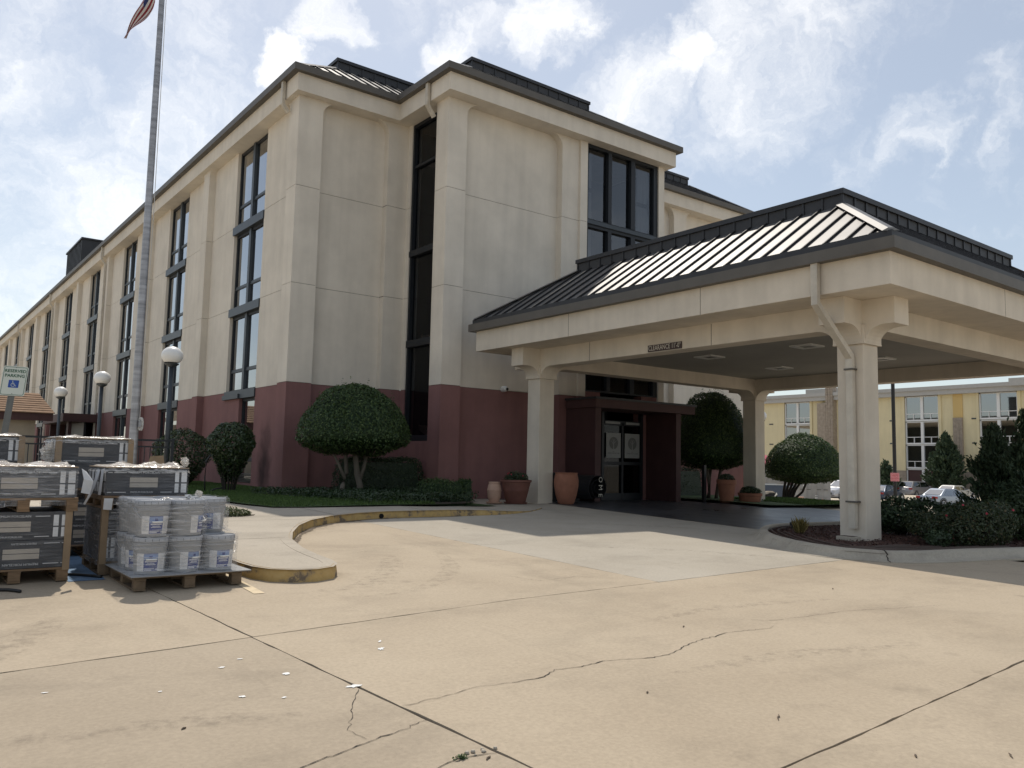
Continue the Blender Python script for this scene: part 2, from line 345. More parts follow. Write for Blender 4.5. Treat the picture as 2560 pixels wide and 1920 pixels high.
def darkpave():
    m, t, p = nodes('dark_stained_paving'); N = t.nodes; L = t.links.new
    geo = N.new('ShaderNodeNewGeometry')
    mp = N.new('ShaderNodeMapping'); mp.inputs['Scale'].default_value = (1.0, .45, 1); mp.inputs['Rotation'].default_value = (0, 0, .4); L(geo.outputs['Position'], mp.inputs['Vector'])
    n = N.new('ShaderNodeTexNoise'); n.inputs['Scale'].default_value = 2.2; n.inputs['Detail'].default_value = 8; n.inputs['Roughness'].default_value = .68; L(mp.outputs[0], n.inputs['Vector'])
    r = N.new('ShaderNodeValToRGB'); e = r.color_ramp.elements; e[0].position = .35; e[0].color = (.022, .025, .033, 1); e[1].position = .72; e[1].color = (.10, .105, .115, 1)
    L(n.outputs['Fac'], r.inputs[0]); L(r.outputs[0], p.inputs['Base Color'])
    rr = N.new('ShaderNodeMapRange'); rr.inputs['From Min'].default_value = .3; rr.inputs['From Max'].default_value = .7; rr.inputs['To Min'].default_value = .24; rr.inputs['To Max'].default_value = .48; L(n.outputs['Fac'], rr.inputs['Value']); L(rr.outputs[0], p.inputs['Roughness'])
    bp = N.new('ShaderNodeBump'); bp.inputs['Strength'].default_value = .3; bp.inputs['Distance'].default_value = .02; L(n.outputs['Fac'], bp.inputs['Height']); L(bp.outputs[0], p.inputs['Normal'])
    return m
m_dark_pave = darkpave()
m_soil = mat('soil', (.075, .055, .038), .95, var=.35, scale=5, bump=.4, bscale=30)
m_turf = mat('turf_base', (.065, .105, .032), .95, var=.35, scale=4, bump=.4, bscale=60)
m_grass = leafmat('grass_blades', (.050, .095, .020), (.125, .195, .050), None, .6, .3)
m_mulch = mat('mulch', (.075, .034, .025), .95, var=.45, scale=14, bump=.6, bscale=50)
m_chip = leafmat('mulch_chips', (.035, .016, .012), (.12, .055, .040), (.30, .23, .16), .9, .0)
m_wood = mat('pallet_wood', (.215, .138, .078), .85, var=.3, scale=5, bump=.3, bscale=40, stretch=(1, 4, 8))
m_wood_dk = mat('weathered_wood', (.17, .12, .075), .9, var=.3, scale=6, bump=.3, bscale=40)
m_white = mat('white_paint', (.75, .75, .73), .5, var=.04, scale=4)
m_black = mat('black_metal', (.012, .012, .013), .5, .1, var=.15, scale=4)
m_plastic_bl = mat('black_plastic', (.012, .012, .012), .5, var=.2, scale=9)

# ------------------------------------------------------------------ ground
def sstep(a, b, x):
    t = min(1, max(0, (x - a) / (b - a))); return t * t * (3 - 2 * t)
def g(x, y):
    b = -1.0 - .028 * max(0.0, 16 - y) - .014 * min(9, max(0, x - 13.5))
    t = sstep(26, 46, x); return b * (1 - t) + -2.5 * t
def grid_sheet(xs, ys, zf):
    mb = MB(); idx = [[mb.pt((x, y, zf(x, y))) for y in ys] for x in xs]
    for i in range(len(xs) - 1):
        for j in range(len(ys) - 1): mb.face([idx[i][j], idx[i + 1][j], idx[i + 1][j + 1], idx[i][j + 1]])
    return mb
xs = [-900, -300, -100, -40, -20, -8, 0, 4, 8, 12, 13.5, 15, 17, 19, 21, 22.5] + [24 + 1.5 * k for k in range(17)] + [60, 80, 110, 160, 300, 900]
ys = [-900, -300, -100, -40, -15, -8, -4, 0, 3, 6, 9, 12, 14, 16, 18, 22, 30, 45, 70, 110, 200, 400, 900]
tag(grid_sheet(xs, ys, lambda x, y: g(x, y) - .06).build('ground', m_lot), kind='structure')

# driveway: concrete slabs cut by real joints, with dirt packed in the joints
drive = thing('driveway', (2.2, 5.9, g(2, 5.9))); drive['kind'] = 'structure'
def jA(y): return 2.07 + (7.92 - y) * .0727
def jB(x): return 5.64 + .114 * x if x < 4.78 else 6.185 + (x - 4.78) * .0434
def jC(x): return 2.09 + .077 * x
def edge(p, q, n=None, amp=.005):
    L = math.dist(p, q); n = n or max(2, int(L / .14)); out = []
    for k in range(n):
        t = k / n; out.append((p[0] + (q[0] - p[0]) * t + rnd.uniform(-amp, amp), p[1] + (q[1] - p[1]) * t + rnd.uniform(-amp, amp)))
    return out
def slab(corners, m, name='slab', th=.06, amp=.006, dz=0):
    pts = []
    for k in range(len(corners)): pts += edge(corners[k], corners[(k + 1) % len(corners)], amp=amp)
    mb = MB(); top = [mb.pt((x, y, g(x, y) + dz)) for x, y in pts]; bot = [mb.pt((x, y, g(x, y) + dz - th)) for x, y in pts]
    mb.face(top); n = len(pts)
    for k in range(n): mb.face([top[k], bot[k], bot[(k + 1) % n], top[(k + 1) % n]])
    return mb.build(name, m, drive)
w = .0075
slab([(-30, jB(-30) * 0 + 2.5), (jA(5.9) - w, jB(2.2) + w), (jA(15.9) - w, 15.9), (-30, 15.9)], m_conc)
slab([(jA(5.9) + w, jB(2.25) + w), (4.78, jB(4.78) + w), (6.9, jB(6.9) + w), (6.78, 15.9), (jA(15.9) + w, 15.9)], m_conc)
slab([(6.907, jB(6.9) + w), (10.5, jB(10.5) + w), (13.49, jB(13.5) + w), (13.49, 15.9), (6.787, 15.9)], m_conc_grey)
slab([(-30, -6), (jA(-6) - w, -6), (jA(5.9) - w, jB(2.2) - w), (-30, 2.45)], m_conc_b)
slab([(jA(2.2) + w, jC(2.4) + w), (13.49, jC(13.5) + w), (13.49, jB(13.5) - w), (10.5, jB(10.5) - w), (4.78, jB(4.78) - w), (jA(5.9) + w, jB(2.25) - w)], m_conc)
slab([(jA(-6) + w, -6), (13.49, -6), (13.49, jC(13.5) - w), (jA(2.2) + w, jC(2.4) - w)], m_conc)
def strip(path, wid, dz, m, parent, name, jit=0.0):
    mb = MB(); L = []; R = []
    for k, (x, y) in enumerate(path):
        a = path[max(0, k - 1)]; b = path[min(len(path) - 1, k + 1)]
        dx, dy = b[0] - a[0], b[1] - a[1]; l = math.hypot(dx, dy) or 1
        ww = (wid(k / (len(path) - 1)) if callable(wid) else wid) * (1 + rnd.uniform(-jit, jit)) / 2
        L.append(mb.pt((x - dy / l * ww, y + dx / l * ww, g(x, y) + dz))); R.append(mb.pt((x + dy / l * ww, y - dx / l * ww, g(x, y) + dz)))
    for k in range(len(path) - 1): mb.face([L[k], R[k], R[k + 1], L[k + 1]])
    return mb.build(name, m, parent)
def dense(pts, step=.05, amp=.006):
    out = []
    for a, b in zip(pts[:-1], pts[1:]):
        n = max(1, int(math.dist(a, b) / step))
        for k in range(n):
            t = k / n; out.append((a[0] + (b[0] - a[0]) * t + rnd.gauss(0, amp), a[1] + (b[1] - a[1]) * t + rnd.gauss(0, amp)))
    out.append(pts[-1]); return out
strip([(jA(y), y) for y in np.linspace(-6, 15.9, 40)], .05, -.014, m_joint, drive, 'joint_filler')
strip([(x, jB(x)) for x in np.linspace(-3, 13.4, 40)], .05, -.0142, m_joint, drive, 'joint_filler')
strip([(x, jC(x)) for x in np.linspace(2.2, 13.4, 30)], .05, -.0144, m_joint, drive, 'joint_filler')
CR = [[(3.16, 4.06), (3.41, 4.06), (3.58, 4.15), (3.77, 4.12), (4.03, 4.15), (4.35, 4.05), (4.59, 4.05), (4.96, 4.2), (5.31, 4.26), (5.53, 4.3), (5.99, 4.22), (6.11, 4.26)],
      [(6.13, 4.52), (6.26, 4.41), (6.7, 4.36), (7.4, 4.32), (7.95, 4.16), (8.58, 4.02)],
      [(1.35, 3.40), (1.57, 3.5), (1.67, 3.55), (1.75, 3.56), (1.89, 3.61), (2.04, 3.66), (2.17, 3.68), (2.29, 3.74), (2.36, 3.75)],
      [(2.30, 4.4), (2.23, 4.3), (2.13, 4.16), (2.05, 3.99), (1.95, 3.83), (1.97, 3.67)],
      [(2.38, 4.01), (2.46, 4.02), (2.6, 4.03), (2.76, 4.07), (2.92, 4.1), (3.16, 4.06)],
      [(1.95, 3.12), (2.07, 3.19), (2.14, 3.21), (2.22, 3.24), (2.40, 3.19)],
      [(5.6, 7.3), (5.7, 6.9), (6.3, 6.95), (6.7, 6.6)], [(4.9, 9.6), (5.6, 9.7), (6.5, 9.9), (7.4, 9.5)]]
for k, c in enumerate(CR):
    wd = .0075 if k in (0, 2, 5) else .0045
    strip(dense(c, .035, .0055), lambda t, wd=wd: wd * (.55 + .45 * math.sin(t * 19) ** 2) * (1 if t < .85 else .6), .0035, m_joint, drive, 'crack', .5)
# spilled paint, stripe, blue bay marking
def splat(x, y, r, ang, asp, m, name='paint_splash', n=14):
    mb = MB(); pts = []
    for k in range(n):
        th = 2 * math.pi * k / n; rr = r * rnd.uniform(.45, 1.15); u, v = rr * math.cos(th) * asp, rr * math.sin(th)
        X, Y = x + u * math.cos(ang) - v * math.sin(ang), y + u * math.sin(ang) + v * math.cos(ang); pts.append((X, Y, g(X, Y) + .004))
    mb.poly(pts); return mb.build(name, m, drive)
for x, y, r, a, s in [(q[0], q[1], q[2] * .62, q[3], q[4]) for q in [(2.86, 5.16, .035, .9, 2.2), (1.78, 5.22, .03, .3, 1.4), (2.07, 4.9, .035, .2, 1.5), (2.3, 4.47, .045, .0, 1.9), (1.69, 4.6, .03, .1, 1.3), (1.88, 4.47, .02, .2, 1.6), (.81, 5.19, .018, 0, 2), (1.34, 4.91, .016, .3, 1.4), (1.94, 5.36, .02, 0, 2.2), (2.95, 5.35, .02, .9, 3)]]:
    splat(x, y, r, a, s, m_white)
m_stripe = mat('parking_stripe', (.62, .50, .33), .8, var=.2, scale=9, bump=.1)
m_blue = mat('blue_paint', (.12, .20, .31), .8, var=.35, scale=7)
def gpoly(pts, m, name, dz=.004):
    mb = MB(); mb.poly([(x, y, g(x, y) + dz) for x, y in pts]); return mb.build(name, m, drive)
gpoly([(2.80, 7.45), (2.90, 7.45), (2.96, 8.6), (2.86, 8.6)], m_stripe, 'parking_stripe')
gpoly([(1.50, 8.75), (1.82, 8.75), (1.95, 12.5), (1.50, 12.5)], m_blue, 'bay_marking')

# scuffs and tyre rubs
def refine(P, step=.25):
    P = [Vector((p[0], p[1], 0)) for p in P]; out = []
    for k in range(len(P) - 1):
        p0, p1, p2, p3 = P[max(0, k - 1)], P[k], P[k + 1], P[min(len(P) - 1, k + 2)]
        n = max(1, int((p2 - p1).length / step)) if (p2 - p1).length < 3 else 2
        for j in range(n):
            t = j / n
            q = .5 * ((2 * p1) + (p2 - p0) * t + (2 * p0 - 5 * p1 + 4 * p2 - p3) * t * t + (-p0 + 3 * p1 - 3 * p2 + p3) * t ** 3) if (p2 - p1).length < 3 else p1.lerp(p2, t)
            out.append((q.x, q.y))
    out.append((P[-1].x, P[-1].y)); return out
def scuffmat():
    m, t, p = nodes('tyre_scuff'); N = t.nodes; L = t.links.new
    geo = N.new('ShaderNodeNewGeometry'); n = N.new('ShaderNodeTexNoise'); n.inputs['Scale'].default_value = 9; n.inputs['Detail'].default_value = 8; n.inputs['Roughness'].default_value = .75; L(geo.outputs['Position'], n.inputs['Vector'])
    r = N.new('ShaderNodeMapRange'); r.inputs['From Min'].default_value = .48; r.inputs['From Max'].default_value = .72; r.inputs['To Max'].default_value = .30; L(n.outputs['Fac'], r.inputs['Value'])
    p.inputs['Base Color'].default_value = (.13, .11, .09, 1); p.inputs['Roughness'].default_value = .9
    tr = N.new('ShaderNodeBsdfTransparent'); ms = N.new('ShaderNodeMixShader'); L(r.outputs[0], ms.inputs[0]); L(tr.outputs[0], ms.inputs[1]); L(p.outputs[0], ms.inputs[2]); L(ms.outputs[0], N['Material Output'].inputs[0]); return m
m_scuff = scuffmat()
for P_, w_ in (([(3.3, 7.35), (3.9, 7.45), (4.6, 8.2), (5.2, 9.2)], .35), ([(3.6, 6.9), (4.4, 7.1), (5.3, 8.0), (6.0, 9.4)], .22), ([(4.7, 11.2), (5.3, 12.0), (6.1, 12.75), (7.2, 13.25)], .3), ([(5.2, 4.9), (6.4, 5.0), (7.8, 4.75)], .18), ([(4.2, 3.7), (5.4, 3.6), (6.6, 3.25)], .2), ([(.2, 4.5), (1.1, 4.4), (1.9, 4.15)], .2), ([(8.2, 9.0), (9.4, 8.1), (10.2, 6.9)], .25), ([(11.0, 11.5), (12.0, 10.6), (12.6, 9.6)], .5), ([(.1, 5.6), (.7, 6.3), (1.2, 7.2)], .3)):
    strip(refine(P_, .1), lambda t, w_=w_: w_ * math.sin(math.pi * min(1, max(.02, t))) ** .6, .0030, m_scuff, drive, 'tyre_scuff', .25)
# raised walk with kerb
m_hole = mat('drain_hole', (.006, .006, .006), 1, var=.1)
def kerbh(x, y): return .125 * (1 - sstep(8.8, 12.0, x)) if y > 12.5 else .125
KP = [(3.03, 60), (3.03, 30), (3.03, 18), (3.03, 12), (3.03, 9.2), (3.03, 8.55), (3.06, 8.25), (3.16, 8.02), (3.36, 7.86), (3.58, 7.83), (3.80, 7.92), (3.93, 8.10), (3.99, 8.35), (4.02, 8.8), (4.10, 9.4), (4.30, 10.2), (4.62, 10.95),
      (5.05, 11.75), (5.55, 12.45), (6.15, 13.0), (6.85, 13.38), (7.5, 13.55), (8.4, 13.57), (9.4, 13.57), (10.5, 13.7), (11.4, 14.1), (12.2, 14.7)]
walk_top = KP + [(13.0, 15.3), (13.48, 15.75), (13.48, 18.6), (11.9, 18.6), (11.9, 21.2), (8.9, 21.2), (8.9, 60)]
mb = MB(); mb.poly([(x, y, g(x, y) + kerbh(x, y)) for x, y in walk_top])
walk = mb.build('walkway', m_walk); tag(walk, kind='structure')
bm = bmesh.new(); bm.from_mesh(walk.data); bmesh.ops.triangulate(bm, faces=bm.faces[:]); 
for f in bm.faces:
    if f.normal.z < 0: f.normal_flip()
bm.to_mesh(walk.data); bm.free()
def sweep_kerb(path, inner, wid, top_extra, name, mats, parent, hf, segs):
    # separate kerb stones along the path: painted face outside, bare concrete top
    def off(k, d):
        a = path[max(0, k - 1)]; b = path[min(len(path) - 1, k + 1)]
        dx, dy = b[0] - a[0], b[1] - a[1]; l = math.hypot(dx, dy); return (path[k][0] - dy / l * d * inner, path[k][1] + dx / l * d * inner)
    for s in range(0, len(path) - 1, segs):
        ids = list(range(s, min(s + segs, len(path) - 1) + 1))
        mb = MB(); rows = []
        for q, k in enumerate(ids):
            x, y = path[k]; gz = g(x, y); h = hf(x, y) + top_extra
            o1 = off(k, .012); o2 = off(k, .035); o3 = off(k, wid)
            rows.append([mb.pt(p) for p in ((x, y, gz - .05), (x, y, gz + .02), (*o1, gz + max(.0, h - .03)), (*o2, gz + h), (*o3, gz + h), (*o3, gz - .05))])
        for a, b in zip(rows[:-1], rows[1:]):
            for j in range(5): mb.face([a[j], a[j + 1], b[j + 1], b[j]], 0 if j < 3 else 1)
        mb.face(rows[0]); mb.face(rows[-1][::-1])
        autosmooth(mb.build(name, mats, parent), 50)
KPr = refine([(p[0], p[1]) for p in KP[4:]], .22)
sweep_kerb(KPr, 1, .15, .004, 'kerb_stone', [m_yel, m_walk], walk, kerbh, 7)
sweep_kerb([(3.03, 60), (3.03, 45), (3.03, 30), (3.03, 18), (3.03, 12), (3.03, 9.2)], 1, .15, .004, 'kerb_stone', [m_yel, m_walk], walk, kerbh, 1)
mb = MB(); mb.tube([(7.40, 13.515, g(7.4, 13.5) + .045), (7.40, 13.60, g(7.4, 13.5) + .045)], .045, 12); mb.build('drain_pipe', m_hole, walk)
m_drift = mat('kerb_dirt', (.14, .11, .08), .95, var=.4, scale=12, bump=.3)
dk_ = [p for p in KPr if 9.9 < p[1] and p[0] < 9.2]
strip([(x + .05 * (1 if k % 2 else .6), y - .045) for k, (x, y) in enumerate(dense(dk_, .06, .006))], lambda t: .03 + .07 * abs(math.sin(t * 23)) * math.sin(t * 3.1), .004, m_drift, drive, 'dirt_drift', .6)
# cross joints of the walk
for x0, y0, x1, y1 in ((3.18, 10.4, 4.28, 10.4), (3.18, 12.6, 5.5, 12.6), (6.3, 13.2, 6.3, 14.75), (8.4, 13.72, 8.4, 14.8), (10.3, 13.9, 10.3, 14.9), (3.18, 15.2, 5.3, 15.2), (3.18, 17.6, 5.3, 17.6)):
    mb = MB(); dx, dy = (0, .006) if abs(x1 - x0) > abs(y1 - y0) else (.006, 0)
    zz = lambda x, y: g(x, y) + kerbh(x, y) + .0035
    mb.poly([(x0 - dx, y0 - dy, zz(x0, y0)), (x1 - dx, y1 - dy, zz(x1, y1)), (x1 + dx, y1 + dy, zz(x1, y1)), (x0 + dx, y0 + dy, zz(x0, y0))]); mb.build('walk_joint', m_joint, walk)

# dark stained paving under the canopy
px = [13.5 + .75 * k for k in range(13)]
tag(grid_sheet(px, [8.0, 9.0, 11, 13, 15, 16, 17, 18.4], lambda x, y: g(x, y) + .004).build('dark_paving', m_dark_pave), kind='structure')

# planted island at the foot of the near canopy column
IK = [(30, 9.6), (24, 9.6), (20, 9.68), (16.1, 9.66), (14.6, 9.62), (13.5, 9.5), (12.7, 9.15), (11.95, 8.6), (11.42, 7.95), (11.13, 7.2), (11.14, 6.55), (11.45, 6.12), (12.0, 5.88), (12.72, 5.74), (14.38, 5.47), (17, 5.2), (22, 5.0), (30, 5.0)]
IKr = refine(IK, .3)
mb = MB(); mb.poly([(x, y, g(x, y) + .10 - (.03 if 12 < x else 0)) for x, y in IK])
isl = mb.build('planting_island', m_mulch); tag(isl, kind='structure')
bm = bmesh.new(); bm.from_mesh(isl.data); bmesh.ops.triangulate(bm, faces=bm.faces[:])
for f in bm.faces:
    if f.normal.z < 0: f.normal_flip()
bm.to_mesh(isl.data); bm.free()
def isl_kerb(path, ids, name):
    mb = MB(); rows = []
    for k in ids:
        a = path[max(0, k - 1)]; b = path[min(len(path) - 1, k + 1)]; dx, dy = b[0] - a[0], b[1] - a[1]; l = math.hypot(dx, dy); nx, ny = -dy / l, dx / l
        x, y = path[k]; gz = g(x, y)
        prof = [(-.22, -.02), (-.22, .006), (-.10, .012), (-.04, .035), (0, .09), (.03, .12), (.07, .135), (.15, .135), (.165, .12), (.165, -.02)]
        rows.append([mb.pt((x + nx * d, y + ny * d, gz + h)) for d, h in prof])
    for a, b in zip(rows[:-1], rows[1:]):
        for j in range(len(a) - 1): mb.face([a[j], a[j + 1], b[j + 1], b[j]])
    mb.face(rows[0]); mb.face(rows[-1][::-1])
    return autosmooth(mb.build(name, m_kerb, isl), 40)
n = len(IKr); cut = [k for k in range(n) if abs(IKr[k][1] - 6.3) < .25 and IKr[k][0] < 11.5]
c0 = cut[len(cut) // 2] if cut else n // 2
isl_kerb(IKr, range(0, c0 + 1), 'kerb_stone'); isl_kerb(IKr, range(c0, n), 'kerb_stone')
x0, y0 = IKr[c0]
a_, b_ = IKr[c0 - 1], IKr[c0 + 1]; dx_, dy_ = b_[0] - a_[0], b_[1] - a_[1]; l_ = math.hypot(dx_, dy_); nx_, ny_ = -dy_ / l_, dx_ / l_
prof_ = [(-.22, .007), (-.16, .010), (-.10, .014), (-.04, .037), (-.015, .07), (0, .092), (.03, .122), (.07, .137), (.15, .137)]
pts_ = [(x0 + nx_ * d + dx_ / l_ * rnd.uniform(-.02, .02), y0 + ny_ * d + dy_ / l_ * rnd.uniform(-.02, .02), g(x0, y0) + h) for d, h in prof_]
mb = MB(); mb.tube(pts_, [.004, .010, .006, .011, .006, .010, .012, .007, .004], 5); mb.build('crack', m_joint, isl)

# lawns
def lawn(outline, name, zf):
    mb = MB(); mb.poly([(x, y, zf(x, y)) for x, y in outline]); o = mb.build(name, m_turf); tag(o, kind='structure')
    bm = bmesh.new(); bm.from_mesh(o.data); bmesh.ops.triangulate(bm, faces=bm.faces[:])
    for f in bm.faces:
        if f.normal.z < 0: f.normal_flip()
    bm.to_mesh(o.data); bm.free(); return o
zl = lambda x, y: g(x, y) + kerbh(x, y) + .006
LW = [(5.30, 60), (5.30, 22), (5.35, 18.0), (5.45, 16.8), (5.60, 15.6), (5.85, 14.85), (6.4, 14.74), (7.7, 14.84), (9.0, 14.88), (10.2, 14.98), (11.5, 15.5), (11.6, 18.6), (11.9, 18.9), (11.9, 21.3), (8.8, 21.3), (8.8, 60)]
lawn(LW, 'front_lawn', zl)
z2 = lambda x, y: g(x, y) + .07 - .05 * sstep(22.6, 27, x) * 0
RL = [(22.3, 16.8), (22.1, 15.0), (22.0, 14.2), (22.5, 13.2), (24, 11.8), (27, 10.6), (27, 14), (26.5, 20.6), (20.4, 20.8), (20.4, 17.2)]
tag(grid_sheet([20.5, 22.35, 23.5, 25, 26.5, 28.5], [14.4, 15.4, 16.6, 18.5, 21.3], lambda x, y: g(x, y) + .08 - .9 * sstep(25, 28.5, x)).build('side_lawn', m_turf), kind='structure')
# ------------------------------------------------------------------ leaf clouds
nr = np.random.default_rng(11)
def unit(v): return v / np.maximum(1e-9, np.linalg.norm(v, axis=1, keepdims=True))
def leaf_mesh(P, Nn, size, asp=.5, tilt=.7, up=0.0, name='leaves', var=None, along=None):
    n = len(P); Nn = unit(Nn + nr.normal(0, tilt, (n, 3)))
    A = along if along is not None else nr.normal(0, 1, (n, 3)) + np.array([0, 0, up])
    A = unit(A - Nn * np.sum(A * Nn, axis=1, keepdims=True)); B = np.cross(Nn, A)
    s = (size * nr.uniform(.65, 1.3, n))[:, None]
    V = np.empty((n, 4, 3)); V[:, 0] = P - A * s * .5; V[:, 1] = P + B * s * asp * .5 + Nn * s * .08; V[:, 2] = P + A * s * .5; V[:, 3] = P - B * s * asp * .5 + Nn * s * .08
    me = bpy.data.meshes.new(name); me.vertices.add(n * 4); me.vertices.foreach_set('co', V.reshape(-1).astype(np.float32))
    me.loops.add(n * 4); me.loops.foreach_set('vertex_index', np.arange(n * 4, dtype=np.int32))
    me.polygons.add(n); me.polygons.foreach_set('loop_start', np.arange(0, n * 4, 4, dtype=np.int32)); me.polygons.foreach_set('loop_total', np.full(n, 4, dtype=np.int32))
    me.update(calc_edges=True)
    at = me.attributes.new('var', 'FLOAT', 'FACE'); at.data.foreach_set('value', (var if var is not None else nr.uniform(0, 1, n)).astype(np.float32))
    return me
def join_meshes(ms):
    bm = bmesh.new()
    for m in ms: bm.from_mesh(m)
    me = bpy.data.meshes.new('j'); bm.to_mesh(me); bm.free(); return me
m_leaf = leafmat('clipped_leaf', (.020, .048, .014), (.080, .130, .036), (.15, .20, .075), .58, .28)
m_leaf2 = leafmat('holly_leaf', (.018, .036, .014), (.070, .105, .040), (.13, .16, .09), .28, .18)
m_leaf_dk = leafmat('dark_shrub_leaf', (.018, .036, .015), (.055, .088, .036), None, .5, .2)
m_leaf_rose = leafmat('rose_leaf', (.022, .038, .016), (.055, .075, .030), (.16, .10, .05), .5, .2)
m_jun = leafmat('juniper_needles', (.022, .046, .022), (.070, .105, .050), None, .7, .15)
m_cover = leafmat('ground_cover_leaf', (.016, .036, .014), (.045, .075, .028), None, .45, .2)
m_bark = mat('bark', (.10, .078, .058), .95, var=.3, scale=8, bump=.6, bscale=30, stretch=(1, 1, .25))
m_bark_dk = mat('dark_bark', (.035, .028, .022), .95, var=.3, scale=8, bump=.6, bscale=30, stretch=(1, 1, .25))
m_rosef = mat('rose_petal', (.55, .06, .10), .6, var=.2)
def lump(P, amp, f=2.0, seed=0):
    q = P * f + seed * 7.3
    return amp * (np.sin(q[:, 0] * 1.7 + q[:, 1]) * np.sin(q[:, 1] * 1.3 - q[:, 2] * 1.1 + 1) + .6 * np.sin(q[:, 2] * 2.3 + q[:, 0] * 2.9))
def dome_points(n, c, rx, ry, h, drop, seed=0, lumps=.045, jit=.024, pw=1.0):
    # umbrella crown: domed top, rim, slightly hollow underside
    u = nr.uniform(0, 1, n); th = nr.uniform(0, 2 * np.pi, n)
    nt = int(n * .74); cz = u[:nt] ** .85; s = np.sqrt(np.maximum(0, 1 - cz ** 2)) ** pw
    D = np.stack([np.cos(th[:nt]) * s, np.sin(th[:nt]) * s, cz], 1)
    P1 = D * np.array([rx, ry, h]); N1 = unit(D / np.array([rx, ry, h]))
    k = n - nt; rr = np.sqrt(u[nt:]); P2 = np.stack([np.cos(th[nt:]) * rr * rx * .99, np.sin(th[nt:]) * rr * ry * .99, -drop * (1 - rr ** 2.2) - .02 * nr.uniform(0, 1, k)], 1)
    N2 = np.tile([0, 0, -1.0], (k, 1))
    P = np.concatenate([P1, P2]); N = np.concatenate([N1, N2])
    P = P + N * (lump(P, lumps, 2.2, seed) + nr.normal(0, jit, len(P)))[:, None]
    return P + np.array(c), N
def dome_core(c, rx, ry, h, drop, k=.93):
    mb = MB(); prof = [(.001, -drop * .9), (rx * .5, -drop * .75), (rx * .93, -.0)] + [(rx * math.cos(a) , h * math.sin(a)) for a in np.linspace(.06, 1.5, 9)] + [(.001, h)]
    mb.lathe([(r * k, z * k) for r, z in prof], c, 24, close=False); me = mb.mesh()
    for v in me.vertices: v.co.y = c[1] + (v.co.y - c[1]) * ry / rx
    return me
def topiary(name, loc, label, rx, ry, h, drop, zb, trunks, n, size=.05, group=None, bark=None, leaf=None, cx=0, cy=0, seed=0, sprout=0):
    t = thing(name, loc, label, 'tree', group)
    c = (loc[0] + cx, loc[1] + cy, zb)
    P, N = dome_points(n, c, rx, ry, h, drop, seed)
    me = leaf_mesh(P, N, size, .55, .55)
    if sprout:
        q = nr.uniform(0, 2 * np.pi, sprout); rr = np.sqrt(nr.uniform(0, .7, sprout)); zz = h * np.sqrt(1 - rr ** 2)
        B = np.stack([c[0] + np.cos(q) * rr * rx, c[1] + np.sin(q) * rr * ry, c[2] + zz], 1)
        S = np.concatenate([B + np.array([0, 0, .05 * k]) + nr.normal(0, .012, B.shape) for k in range(5)])
        me = join_meshes([me, leaf_mesh(S, np.tile([0, 0, 1.0], (len(S), 1)), size, .4, .8, 2.0)])
    link('crown', me, t, leaf or m_leaf)
    core = dome_core(c, rx, ry, h, drop); core.attributes.new('var', 'FLOAT', 'FACE'); link('crown_core', core, t, leaf or m_leaf, smooth=True)
    for path, r0, r1 in trunks:
        pts = [Vector(loc) + Vector(p) for p in path]; k = len(pts)
        mb = MB(); mb.tube(pts, [r0 + (r1 - r0) * i / (k - 1) for i in range(k)], 8); mb.build('trunk', bark or m_bark, t, smooth=True)
    return t
def shrub(name, loc, label, blobs, n, size, leaf, stems=6, group=None, bark=None, cat='shrub', asp=.5, flowers=0, shell=.55):
    t = thing(name, loc, label, cat, group); Ps, Ns = [], []
    vol = [b[3] * b[4] * b[5] for b in blobs]; tot = sum(vol)
    for b, v in zip(blobs, vol):
        k = int(n * v / tot); D = unit(nr.normal(0, 1, (k, 3))); r = nr.uniform(shell, 1, k)[:, None] ** .6
        P = D * r * np.array(b[3:6]); P = P * (1 + lump(P, .10, 5.0, b[0] * 3)[:, None]) + np.array(b[:3]) + np.array(loc)
        Ps.append(P); Ns.append(D)
    P = np.concatenate(Ps); N = np.concatenate(Ns); keep = P[:, 2] > loc[2] + .02
    link('foliage', leaf_mesh(P[keep], N[keep], size, asp, .8, .3), t, leaf)
    mb = MB()
    for k in range(stems):
        b = blobs[k % len(blobs)]; a = nr.uniform(0, 6.28); e = Vector(loc) + Vector((b[0] + b[3] * .5 * math.cos(a), b[1] + b[4] * .5 * math.sin(a), b[2] + b[5] * .2))
        s = Vector(loc) + Vector((.06 * math.cos(a * 2), .06 * math.sin(a * 2), -.03)); mid = s.lerp(e, .5) + Vector((nr.normal(0, .03), nr.normal(0, .03), .02))
        mb.tube([s, mid, e], [.018, .013, .006], 5)
    mb.build('stems', bark or m_bark_dk, t)
    for k in range(flowers):
        b = blobs[k % len(blobs)]; d = unit(nr.normal(0, 1, (1, 3)) + np.array([[-.6, -.6, .6]]))[0]; c = np.array(loc) + np.array(b[:3]) + d * np.array(b[3:6]) * 1.02
        mb = MB()
        for j in range(7):
            dd = unit(nr.normal(0, 1, (1, 3)))[0] * .022; q = unit(nr.normal(0, 1, (1, 3)))[0] * .022; w = np.cross(dd, q); w = w / np.linalg.norm(w) * .02
            mb.poly([c + dd, c + q, c - dd * .3 + w, c + dd * .5 - q * .4])
        mb.build('flower', m_rosef, t)
    return t
